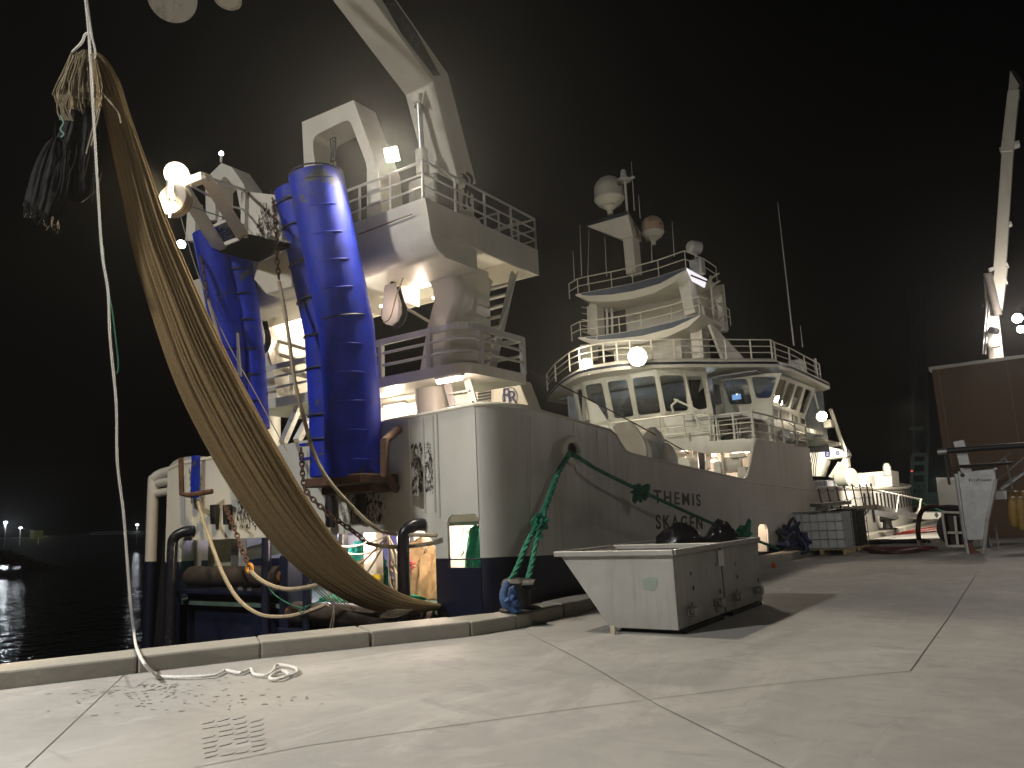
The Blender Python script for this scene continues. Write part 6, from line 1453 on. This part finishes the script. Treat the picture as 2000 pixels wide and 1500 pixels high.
for k in range(3): rope('hose', [gz(1745 + 8 * k, 1044 - k * 2), gz(1785, 1041 - k * 3), gz(1812, 1039 - k * 4), gz(1850, 1034 - 4 * k)], .035, REDB, 'bright red hose lines lying across the lit quay', 'hose', 5, 6, 'bright red hoses')
# --- steel loading stand with the lettering, white reel frame, cabinet, pole
c8 = lambda a, b: (1780 + a / 5.17, 820 + b / 5.17)
yp_ = 15.3
def q8p(a, b, y=yp_): return U(*c8(a, b), y=y)
st_ = thing('hose_stand', q8p(650, 1365), 'tapering galvanised steel stand lettered ProPower at the right', 'stand')
mb = MB(); out = [(455, 580), (462, 550), (482, 536), (640, 514), (852, 492), (835, 520), (852, 560), (856, 600), (848, 660), (830, 740), (790, 890), (768, 1010), (745, 1212), (546, 1214), (520, 1060), (482, 760)]
mb.poly([q8p(*a) for a in out], (0, .05, 0)); mb.build('panel', 'steel', st_, bevel=.01)
mb = MB(); mb.tube([q8p(450, 545), q8p(482, 760), q8p(520, 1060), q8p(548, 1214), q8p(575, 1362)], .05, 8); mb.tube([q8p(856, 600), q8p(848, 660), q8p(830, 745), q8p(770, 1010), q8p(745, 1214), q8p(728, 1362)], .05, 8); mb.build('frame', 'steel', st_)
mb = MB()
for yy in (.7,): mb.poly([q8p(455, 580, yp_ + yy), q8p(850, 520, yp_ + yy), q8p(850, 650, yp_ + yy), q8p(745, 1212, yp_ + yy), q8p(546, 1214, yp_ + yy)], (0, .04, 0))
mb.beam(q8p(482, 530), q8p(482, 530) + V(0, .7, 0), .05, .05); mb.beam(q8p(850, 492), q8p(850, 492) + V(0, .7, 0), .06, .05); mb.beam(q8p(575, 1362, yp_ + .7), q8p(548, 1214, yp_ + .7), .06, .06); mb.beam(q8p(728, 1362, yp_ + .7), q8p(745, 1214, yp_ + .7), .06, .06); mb.box(q8p(540, 1360), (.45, .3, .02)); mb.build('rear_panel', 'steel', st_)
mb = MB(); mb.lathe([(.055, 0), (.055, .01)], q8p(517, 560) + V(0, -.012, 0), (0, 1, 0), 14); mb.build('hole', 'dark', st_)
x_d = (q8p(810, 605) - q8p(580, 612)); tx = text_mesh('ProPower', 1.0, q8p(695, 609) + V(0, -.008, 0), x_d, V(0, -1, 0).cross(x_d), 'lettering', M['dark'], st_, .002)
xs = [v.co.dot(x_d.normalized()) for v in tx.data.vertices]; k_ = x_d.length / (max(xs) - min(xs)); cc_ = q8p(695, 609) + V(0, -.008, 0)
for v in tx.data.vertices: v.co = cc_ + (v.co - cc_) * k_
mb = MB(); mb.tube([q8p(575, 1240, yp_ + .3), q8p(620, 1340, yp_ + .3), q8p(680, 1350, yp_ + .35)], .08, 8); mb.build('hose', mat('rusty_orange', (.20, .07, .03), .7), st_)
yq = 17.0
def q8q(a, b, y=yq): return U(*c8(a, b), y=y)
rf = thing('reel_frame', q8q(440, 1280), 'white framed hose reel half hidden behind the steel stand', 'hose reel')
mb = MB()
for a, b in (((310, 930), (360, 1270)), ((310, 930), (530, 940)), ((365, 1140), (560, 1140)), ((440, 970), (470, 1260)), ((360, 1275), (560, 1275))): mb.beam(q8q(*a), q8q(*b), .07, .07); mb.beam(q8q(*a) + V(0, 1.0, 0), q8q(*b) + V(0, 1.0, 0), .07, .07)
mb.build('frame', 'white_clean', rf, bevel=.01)
mb = MB(); c = q8q(480, 1100, yq + .45); mb.lathe([(.1, -.3), (.50, -.3), (.50, -.27), (.3, -.25), (.3, .25), (.50, .27), (.50, .3), (.1, .3)], c, (.15, 1, 0), 30); mb.build('drum', mat('grey_drum', (.42, .43, .43), .5), rf)
mb = MB(); mb.lathe([(.50, -.31), (.525, -.30), (.525, -.26), (.50, -.25)], c, (.15, 1, 0), 30); mb.build('drum_rim', 'dark', rf)
cb_ = thing('control_cabinet', q8q(370, 870), 'plain white cabinet standing on the reel frame', 'cabinet')
mb = MB(); mb.poly([q8q(245, 582), q8q(500, 580), q8q(500, 868), q8q(282, 872)], (0, .6, 0)); mb.build('body', mat('cabinet_white', (.62, .62, .63), .4, var=.08), cb_, bevel=.02)
mb = MB(); mb.poly([q8q(252, 592) + V(0, -.012, 0), q8q(492, 590) + V(0, -.012, 0), q8q(492, 860) + V(0, -.012, 0), q8q(287, 862) + V(0, -.012, 0)], (0, .01, 0)); mb.build('door', 'white_clean', cb_, bevel=.005)
mb = MB(); mb.box(q8q(375, 600) + V(0, -.04, 0), (.05, .05, .3)); mb.build('handle', 'dark', cb_)
mb = MB(); mb.tube([q8q(290, 885), q8q(380, 880), q8q(500, 892)], .07, 8); mb.tube([q8q(330, 905), q8q(500, 905)], .05, 8); mb.build('hose_bundle', 'dark', rf)
yr = 18.5
def q8r(a, b, y=yr): return U(*c8(a, b), y=y)
pb_ = thing('pipe_rack', V(q8r(500, 1000).x, yr, 0), 'grey upright post carrying a long dark pipe beside the brown building', 'pipe rack')
mb = MB(); a_, b_ = q8r(480, 212), q8r(530, 520); mb.beam(a_, V(b_.x + .3, yr, 0), .30, .22, (0, 1, 0)); mb.build('post', 'steel', pb_, bevel=.01)
mb = MB(); mb.tube([q8r(272, 325, yr - .3), q8r(320, 318, yr - .3), q8r(700, 285, yr - .3), q8r(1400, 240, yr - .3)], .09, 10); mb.build('pipe', 'dark', pb_)
mb = MB(); mb.lathe([(.02, -.02), (.10, 0), (.1, .25)], q8r(268, 326, yr - .3), (1, 0, 0), 12); mb.build('pipe_end', 'steel', pb_)
mb = MB(); mb.tube([q8r(490, 470, yr - .3), q8r(1020, 435, yr - .3)], .045, 8); mb.build('pipe', 'dark', pb_)
mb = MB(); mb.tube([q8r(350, 340, yr), V(q8r(350, 340, yr).x, yr, 0)], .06, 8); mb.build('post', 'dark', pb_)
# outside stair of the building
stg = thing('outside_stair', q8r(1060, 900, 20.5), 'grey metal stair with handrails against the brown building', 'stair')
mb = MB()
for a, b in (((880, 430), (1000, 335)), ((870, 610), (1138, 380)), ((900, 680), (1180, 480)), ((950, 370), (1020, 700)), ((870, 715), (1040, 712))): mb.tube([q8r(*a, 20.5), q8r(*b, 20.5)], .03, 6)
mb.build('handrail', 'steel', stg)
mb = MB(); mb.hexa([q8r(900, 690, 20.6), q8r(1200, 480, 20.6), q8r(1200, 510, 20.6), q8r(900, 722, 20.6)], [p_ + V(0, .9, 0) for p_ in (q8r(900, 690, 20.6), q8r(1200, 480, 20.6), q8r(1200, 510, 20.6), q8r(900, 722, 20.6))]); mb.build('flight', 'steel', stg)
mb = MB(); mb.poly([q8r(850, 720, 20.2), q8r(960, 715, 20.2), q8r(965, 800, 20.2), q8r(850, 805, 20.2)], (0, .6, 0)); mb.build('landing', 'steel', stg)
mb = MB(); mb.tube([q8r(850, 1060, 17.5), q8r(880, 1285, 17.5)], .035, 8); tag(mb.build('steel_bar', 'steel', None), 'leaning grey steel bar right of the lettered stand', 'bar')
# yellow floats hung in a row
YF = mat('mustard_float', (.20, .125, .03), .5, var=.2, vs=5)
for k, (px, py, py2, yy, lab) in enumerate(((1018, 770, 1080, 16.0, 'left front mustard float hanging low at the right edge'), (1100, 770, 1110, 16.0, 'right front mustard float hanging low at the right edge'), (1045, 712, 900, 16.6, 'left rear mustard float behind the front pair'), (1122, 712, 900, 16.6, 'right rear mustard float behind the front pair'))):
    a, b = q8r(px, py, yy), q8r(px + 26, py2, yy); d = (b - a); L = d.length; r = .15
    mb = MB(); mb.lathe([(.02, 0), (r * .7, .04), (r, .15), (r, L * .3), (r * .86, L * .6), (r * .7, L * .9), (r * .4, L)], a, d, 18); tag(mb.build('net_float', YF, None), lab, 'float', 'mustard floats at the right edge')
# --- gangway to the forward deck
gw = thing('gangway', V(.9, 22.5, 0), 'light metal gangway with rope-hung stanchions leading up to the lit deck', 'gangway')
x6 = lambda a, b, x: U(1560 + a / 6.25, 860 + b / 6.25, x=x)
mb = MB(); A_, B_, C_, D_ = x6(280, 890, 1.0), x6(530, 815, 1.0), x6(905, 785, 1.0), x6(905, 845, 1.0)
mb.poly([x6(520, 822, 1.0), C_, D_, x6(640, 862, 1.0), x6(500, 866, 1.0)], (.05, 0, 0)); mb.poly([p_ + V(-.9, 0, 0) for p_ in (x6(520, 822, 1.0), C_, D_, x6(640, 862, 1.0), x6(500, 866, 1.0))], (.05, 0, 0))
mb.hexa([x6(280, 880, 1.0), C_ - V(0, 0, .1), C_ - V(.9, 0, .1), x6(280, 880, 1.0) - V(.9, 0, 0)], [p_ + V(0, 0, .04) for p_ in (x6(280, 880, 1.0), C_ - V(0, 0, .1), C_ - V(.9, 0, .1), x6(280, 880, 1.0) - V(.9, 0, 0))]); mb.build('walkway', 'steel', gw)
mb = MB(); mb.beam(x6(930, 815, 1.05), x6(1450, 930, 1.9), .10, .2); mb.beam(x6(930, 815, 1.05) - V(.8, 0, 0), x6(1450, 930, 1.9) - V(.8, 0, 0), .10, .2); mb.build('ramp', 'steel', gw)
mb = MB(); mb.tube([x6(930, 610, 1.05), x6(1000, 622, 1.15), x6(1500, 722, 1.9)], .035, 8); mb.tube([x6(1490, 722, 1.9), x6(1465, 930, 1.9)], .04, 8); mb.tube([x6(1220, 670, 1.5), x6(1190, 880, 1.5)], .02, 6); mb.build('ramp_handrail', 'white_clean', gw)
mb = MB(); sp_ = []
for k, (a, b, c_, d) in enumerate(((240, 595, 300, 870), (345, 580, 410, 840), (455, 560, 520, 850), (548, 548, 625, 865), (648, 530, 712, 840), (740, 535, 800, 830), (822, 530, 880, 815), (882, 525, 930, 800))):
    p0_, p1_ = x6(a, b, 1.0), x6(c_, d, 1.0); mb.tube([p0_, p1_], .024, 6); sp_.append((p0_, p1_))
mb.build('stanchion', 'cord', gw)
mb = MB()
for (a, b), (c_, d) in zip(sp_, sp_[1:]):
    mb.tube(sag(a, c_, .14, 8), .014, 5); mb.tube(sag(a.lerp(b, .5), c_.lerp(d, .5), .10, 8), .011, 5)
mb.build('guard_rope', mat('blue_guard_rope', (.10, .16, .28), .7), gw)
mb = MB(); mb.beam(x6(905, 845, 1.0), x6(925, 1000, 1.0), .09, .09); mb.beam(x6(810, 850, 1.0), x6(740, 950, .6), .05, .05); mb.beam(x6(860, 848, 1.0), x6(745, 970, .6), .05, .05); mb.build('support_leg', 'steel', gw)
mb = MB(); mb.poly([x6(130, 775, 1.1), x6(525, 742, 1.1), x6(528, 785, 1.1), x6(150, 815, 1.1)], (.3, 0, 0)); mb.poly([x6(205, 800, 1.1), x6(270, 795, 1.1), x6(272, 860, 1.1), x6(205, 865, 1.1)], (.2, 0, 0)); mb.build('end_beam', 'steel', gw)
# ================================================================ buildings, cranes, far shore
yb = 24.0
bq = lambda px, py, y=yb: U(px, py, y=y)
zb1 = bq(1823, 721).z; xb0 = bq(1838, 850).x
bd_ = thing('warehouse', V(xb0 + 12, yb + 8, 0), 'tall windowless brown clad building at the right edge', 'building')
m, nt, p, co, tc = new_mat('brown_cladding'); M['clad'] = m
c = _mixc(nt, _ramp(nt, _noise(nt, co, 40, 4, .8), .35, .65), (.085, .055, .036), (.15, .10, .066)); nt.links.new(_mixc(nt, _math(nt, 'MULTIPLY', _ramp(nt, _noise(nt, co, .5, 4), .4, .7), .35), c, (.06, .042, .03)), p.inputs['Base Color']); p.inputs['Roughness'].default_value = .85
b = _n(nt, 'ShaderNodeBump'); b.inputs['Strength'].default_value = .5; b.inputs['Distance'].default_value = .02; nt.links.new(_noise(nt, co, 45, 3), b.inputs['Height']); nt.links.new(b.outputs[0], p.inputs['Normal'])
mb = MB(); mb.box((xb0 + 12.5, yb + 8, zb1 / 2), (25, 16, zb1)); mb.build('wall', 'clad', bd_, smooth=False)
mb = MB(); mb.beam(V(xb0 - .05, yb - .04, zb1 + .03), V(xb0 + 25, yb - .04, zb1 + .03), .1, .12); mb.beam(V(xb0 - .04, yb - .04, zb1 + .03), V(xb0 - .04, yb + 16, zb1 + .03), .1, .12); mb.build('roof_flashing', 'rail_grey', bd_)
mb = MB()
for k in range(12): x = xb0 + .22 + 2.2 * k; mb.box((x, yb - .012, zb1 / 2), (.03, .02, zb1 - .05))
mb.build('cladding_seam', mat('seam', (.17, .12, .085), .7), bd_, smooth=False)
# lorry crane behind the building
yc_ = 27.0
k25 = lambda a, b, y=yc_: U(1700 + a / 2.5, 100 + b / 2.5, y=y)
lc = thing('lorry_crane', V(k25(590, 1500).x, yc_, 0), 'white telescopic crane boom rising above the brown building', 'crane')
sc_ = (k25(590, 1400) - k25(650, 1400)).length / 60
def boomseg(a, b, wa, wb, nm, mt='white'):
    A, B_ = k25(*a), k25(*b); d = (B_ - A).normalized(); s_ = V(1, 0, 0) - d * d.x; s_.normalize(); t_ = V(0, 1, 0)
    rg = lambda P, w_: [P + s_ * w_ * sc_ / 2 * i + t_ * w_ * sc_ * .6 * j for i, j in ((-1, -1), (1, -1), (1, 1), (-1, 1))]
    mb = MB(); mb.loft([rg(A, wa), rg(B_, wb)]); return mb.build(nm, mt, lc, bevel=.02)
boomseg((612, 1260), (640, 1060), 66, 62, 'boom_section'); boomseg((632, 1075), (672, 480), 62, 58, 'boom_section'); boomseg((668, 500), (700, 200), 64, 58, 'boom_section')
for (a, b, w_) in ((625, 1060, 100), (680, 470, 100), (655, 855, 74), (637, 1135, 66)):
    mb = MB(); P_ = k25(a, b); mb.box(P_, (w_ * sc_, w_ * sc_ * .7, 18 * sc_), Matrix.Rotation(rad(-8), 3, 'Y')); mb.build('collar', 'rail_grey', lc)
mb = MB(); mb.poly([k25(672, 205), k25(682, 90), k25(722, 130), k25(735, 160), k25(728, 215)], (0, .5, 0)); mb.build('boom_head', 'white', lc, bevel=.02)
mb = MB(); mb.poly([k25(682, 92, yc_ - .05), k25(700, 88, yc_ - .05), k25(745, 150, yc_ - .05), k25(738, 190, yc_ - .05), k25(715, 225, yc_ - .05), k25(705, 215, yc_ - .05), k25(728, 165, yc_ - .05)], (0, .3, 0)); mb.build('head_sheave', 'dark', lc)
mb = MB(); mb.beam(k25(570, 1085) , V(k25(545, 1500).x - .2, yc_, 0), 38 * sc_, 38 * sc_, (0, 1, 0)); mb.beam(k25(598, 1200), V(k25(590, 1500).x, yc_, 0), 40 * sc_, 30 * sc_, (0, 1, 0)); mb.build('column', 'white', lc, bevel=.05)
mb = MB(); mb.tube([k25(572, 1090, yc_ - .4), k25(622, 1290, yc_ - .4)], 23 * sc_, 16); mb.build('lift_cylinder', mat('grey_cylinder', (.12, .11, .10), .4), lc)
mb = MB(); mb.tube([k25(585, 1180, yc_ - .3), k25(560, 1480, yc_ - .3)], 7 * sc_, 8); mb.tube([k25(574, 1180, yc_ - .3), k25(548, 1480, yc_ - .3)], 4 * sc_, 8); mb.build('pipe', 'steel', lc)
mb = MB(); mb.box(k25(608, 1425, yc_ - .6), (46 * sc_, .3, 50 * sc_)); mb.build('valve_box', 'white', lc, bevel=.02)
mb = MB(); mb.lathe([(20 * sc_, -.2), (20 * sc_, .2)], k25(602, 1365, yc_ - .6), (.4, 1, 0), 14); mb.build('hose_reel', 'dark', lc)
for a, b, r in ((718, 1304, 26), (735, 1358, 20)):
    mb = MB(); P_ = k25(a, b, yc_ - 1); mb.ball(P_, r * sc_, 12); mb.build('work_lamp', 'glow_white', lc)
light('work_light', k25(722, 1304, yc_ - 1.4), 700, (1, .88, .78), lc, radius=.25); light('work_light', k25(735, 1330, yc_ - 3.0), 300, (1, .88, .78), lc, radius=.25)
# far lattice crane and its barge
yl = 105.0
lq = lambda px, py, y=yl: U(px, py, y=y)
tg = mat('teal_crane_paint', (.012, .055, .046), .6); tw = mat('grey_lattice', (.025, .03, .035), .6)
cr_ = thing('lattice_crane', V(lq(1797, 985).x, yl, -1.9), 'faint lattice boom crane with green base far beyond the bow', 'crane')
mb = MB(); x0, x1 = lq(1772, 560), lq(1797, 560); b0, b1 = lq(1784, 885), lq(1812, 885)
dv = V(0, 2.0, 0)
for a, b in ((b0, x0), (b1, x1)):
    for o_ in (V(0, 0, 0), dv): mb.tube([a + o_, b + o_], .13, 5)
N = 16
for k in range(N):
    f, f2 = k / N, (k + 1) / N
    for o_ in (V(0, 0, 0), dv): mb.tube([b0.lerp(x0, f) + o_, b1.lerp(x1, f2) + o_], .06, 4); mb.tube([b1.lerp(x1, f) + o_, b0.lerp(x0, f) + o_], .05, 4)
mb.build('lattice_boom', tw, cr_)
mb = MB()
for a, b in (((1783, 888), (1780, 980)), ((1810, 888), (1808, 980)), ((1786, 905), (1806, 905)), ((1784, 925), (1806, 925)), ((1784, 945), (1806, 945)), ((1776, 837), (1805, 837)), ((1783, 888), (1812, 888)), ((1784, 945), (1806, 975)), ((1806, 945), (1784, 975))): mb.beam(lq(*a), lq(*b), .35, .5)
mb.build('base_tower', tg, cr_)
mb = MB(); mb.poly([lq(1775, 985), lq(1842, 985), lq(1842, 962), lq(1806, 960), lq(1775, 972)], (0, 6, 0)); mb.box(V(lq(1800, 990).x, yl + 3, -1.2), (6, 6, 1.6)); mb.build('pontoon', tg, cr_)
mb = MB(); mb.ball(lq(1781, 920, yl - .6), .13, 8); mb.build('warning_lamp', emit('red_lamp', (1, .1, .08), 2), cr_)
light('pontoon_light', lq(1830, 940, yl - 10), 200, (.75, 1, .9), cr_, radius=.4)
# white workboat moored ahead of the bow
wb = thing('workboat', V(U(1815, 1010, y=52).x, 52, 0), 'small white workboat in front of the far pontoon, right of the bow', 'boat')
wq = lambda px, py, y=50.0: U(px, py, y=y)
mb = MB(); mb.loft([[wq(1776, 999), wq(1846, 1001), wq(1838, 1016), wq(1782, 1014)], [p_ + V(0, 2.4, 0) for p_ in (wq(1776, 999), wq(1846, 1001), wq(1838, 1016), wq(1782, 1014))]]); mb.build('hull', 'white_clean', wb, bevel=.05)
mb = MB(); P_ = wq(1829, 1006, 49.97); mb.poly([P_ + V(dx, 0, dz) for dx, dz in ((-.14, 0), (0, .2), (.14, 0), (0, -.2))], (0, .02, 0)); mb.build('mark', 'dark', wb)
mb = MB(); mb.tube(cr([wq(1780, 1000), wq(1782, 990), wq(1792, 990), wq(1793, 1000)], 4), .08, 6); mb.build('hoop', 'white_clean', wb)
rope('mooring_line', [wq(1845, 1000, 49.9), wq(1808, 985, 50), wq(1772, 966, 49)], .04, 'green_rope', 'thin green line from the bow down to the workboat', 'rope')
# --- far shore to port: breakwater, lamp posts, yellow hut, rocks
yf = 150.0
def sh(px, py, d=190): return U(px, py, d=d)
mb = MB(); rnd = random.Random(5)
a0 = sh(-40, 1050); a1 = sh(330, 1038)
n = 60; base = []
for k in range(n + 1): base.append(a0.lerp(a1, k / n))
rings = [[V(p_.x, p_.y, -2.2), V(p_.x, p_.y, 2.6 + rnd.uniform(-.25, .25)), V(p_.x - 3, p_.y + 5, 2.7), V(p_.x - 3, p_.y + 5, -2.2)] for p_ in base]
mb.loft(rings); tag(mb.build('breakwater', mat('dark_stone', (.025, .025, .025), .9, var=.4), None), 'low dark breakwater along the far side of the harbour', 'breakwater')
mb = MB(); ra_ = sh(180, 1043.5); rb_ = sh(278, 1041.5)
for dz in (0, .5): mb.beam(ra_ + V(0, -.5, dz), rb_ + V(0, -.5, dz), .12, .12)
tag(mb.build('pier_railing', 'rail_grey', None), 'pale railing along the far breakwater', 'railing')
def post(px, py, py2, d, lab, e=900, col=COLD, r=.42):
    top_ = sh(px, py, d); bot = sh(px + .5, py2, d); o = thing('street_lamp', V(top_.x, top_.y, bot.z), lab, 'street lamp', 'street lamps on the far shore')
    mb = MB(); mb.tube([V(top_.x, top_.y, bot.z - 2), top_], .09, 6); mb.build('pole', 'rail_grey', o); mb = MB(); mb.ball(top_, r, 10, (1, 1, .6)); mb.build('lamp_head', emit('far_lamp', col, 9), o)
    light('street_light', top_ - V(0, 0, .6), e, col, o, radius=.4)
post(11, 1020, 1052, 170, 'street lamp at the far left edge over the rocks', 1500); post(40, 1031, 1050, 190, 'second street lamp from the left on the far shore', 300); post(76, 1037, 1048, 190, 'faint yellowish lamp standing over the yellow hut', 500, (.9, 1, .5), .25); post(268, 1025, 1045, 190, 'lone street lamp at the end of the far pier', 260)
mb = MB(); P_ = sh(71, 1050, 188); mb.box(V(P_.x, P_.y, P_.z + .75), (2.3, 2, 1.9)); ht = thing('hut', V(P_.x, P_.y, P_.z), 'small yellow hut under a lamp on the far shore', 'hut'); mb.build('wall', mat('yellow_hut', (.45, .42, .06), .7), ht); mb = MB(); mb.box(V(P_.x, P_.y, P_.z + 1.78), (2.5, 2.2, .14)); mb.build('roof', 'dark', ht)
mb = MB(); rnd = random.Random(12)
for k in range(170):
    f = rnd.random() ** .8; px = -15 + 140 * f; py = 1078 + 34 * f + rnd.uniform(-3, 16) * (1 - f * .7); d = 104 - 6 * f
    c = sh(px, py, d); c.z = max(-1.95, min(c.z, .6 - 2.0 * f)); s_ = rnd.uniform(.3, .8) * (1.1 - .5 * f)
    mb.ball(c, s_, 8, (1.2, 1, .7), 0, .22)
tag(mb.build('rock_spit', mat('grey_rock', (.16, .155, .15), .85, var=.4, bump=.6, bs=6), None, smooth=False), kind='stuff')
P_ = sh(150, 1050, 260); mb = MB()
# ================================================================ damp night air
m = bpy.data.materials.new('night_haze'); m.use_nodes = True; nt = m.node_tree; nt.nodes.clear()
pv = nt.nodes.new('ShaderNodeVolumePrincipled'); pv.inputs['Density'].default_value = .0009; pv.inputs['Color'].default_value = (.9, .9, .9, 1); pv.inputs['Anisotropy'].default_value = .82
oo = nt.nodes.new('ShaderNodeOutputMaterial'); nt.links.new(pv.outputs[0], oo.inputs['Volume']); M['haze'] = m
mb = MB(); mb.box((-150, 180, 18.5), (760, 900, 49)); hz = mb.build('haze', 'haze', smooth=False); tag(hz, kind='stuff')
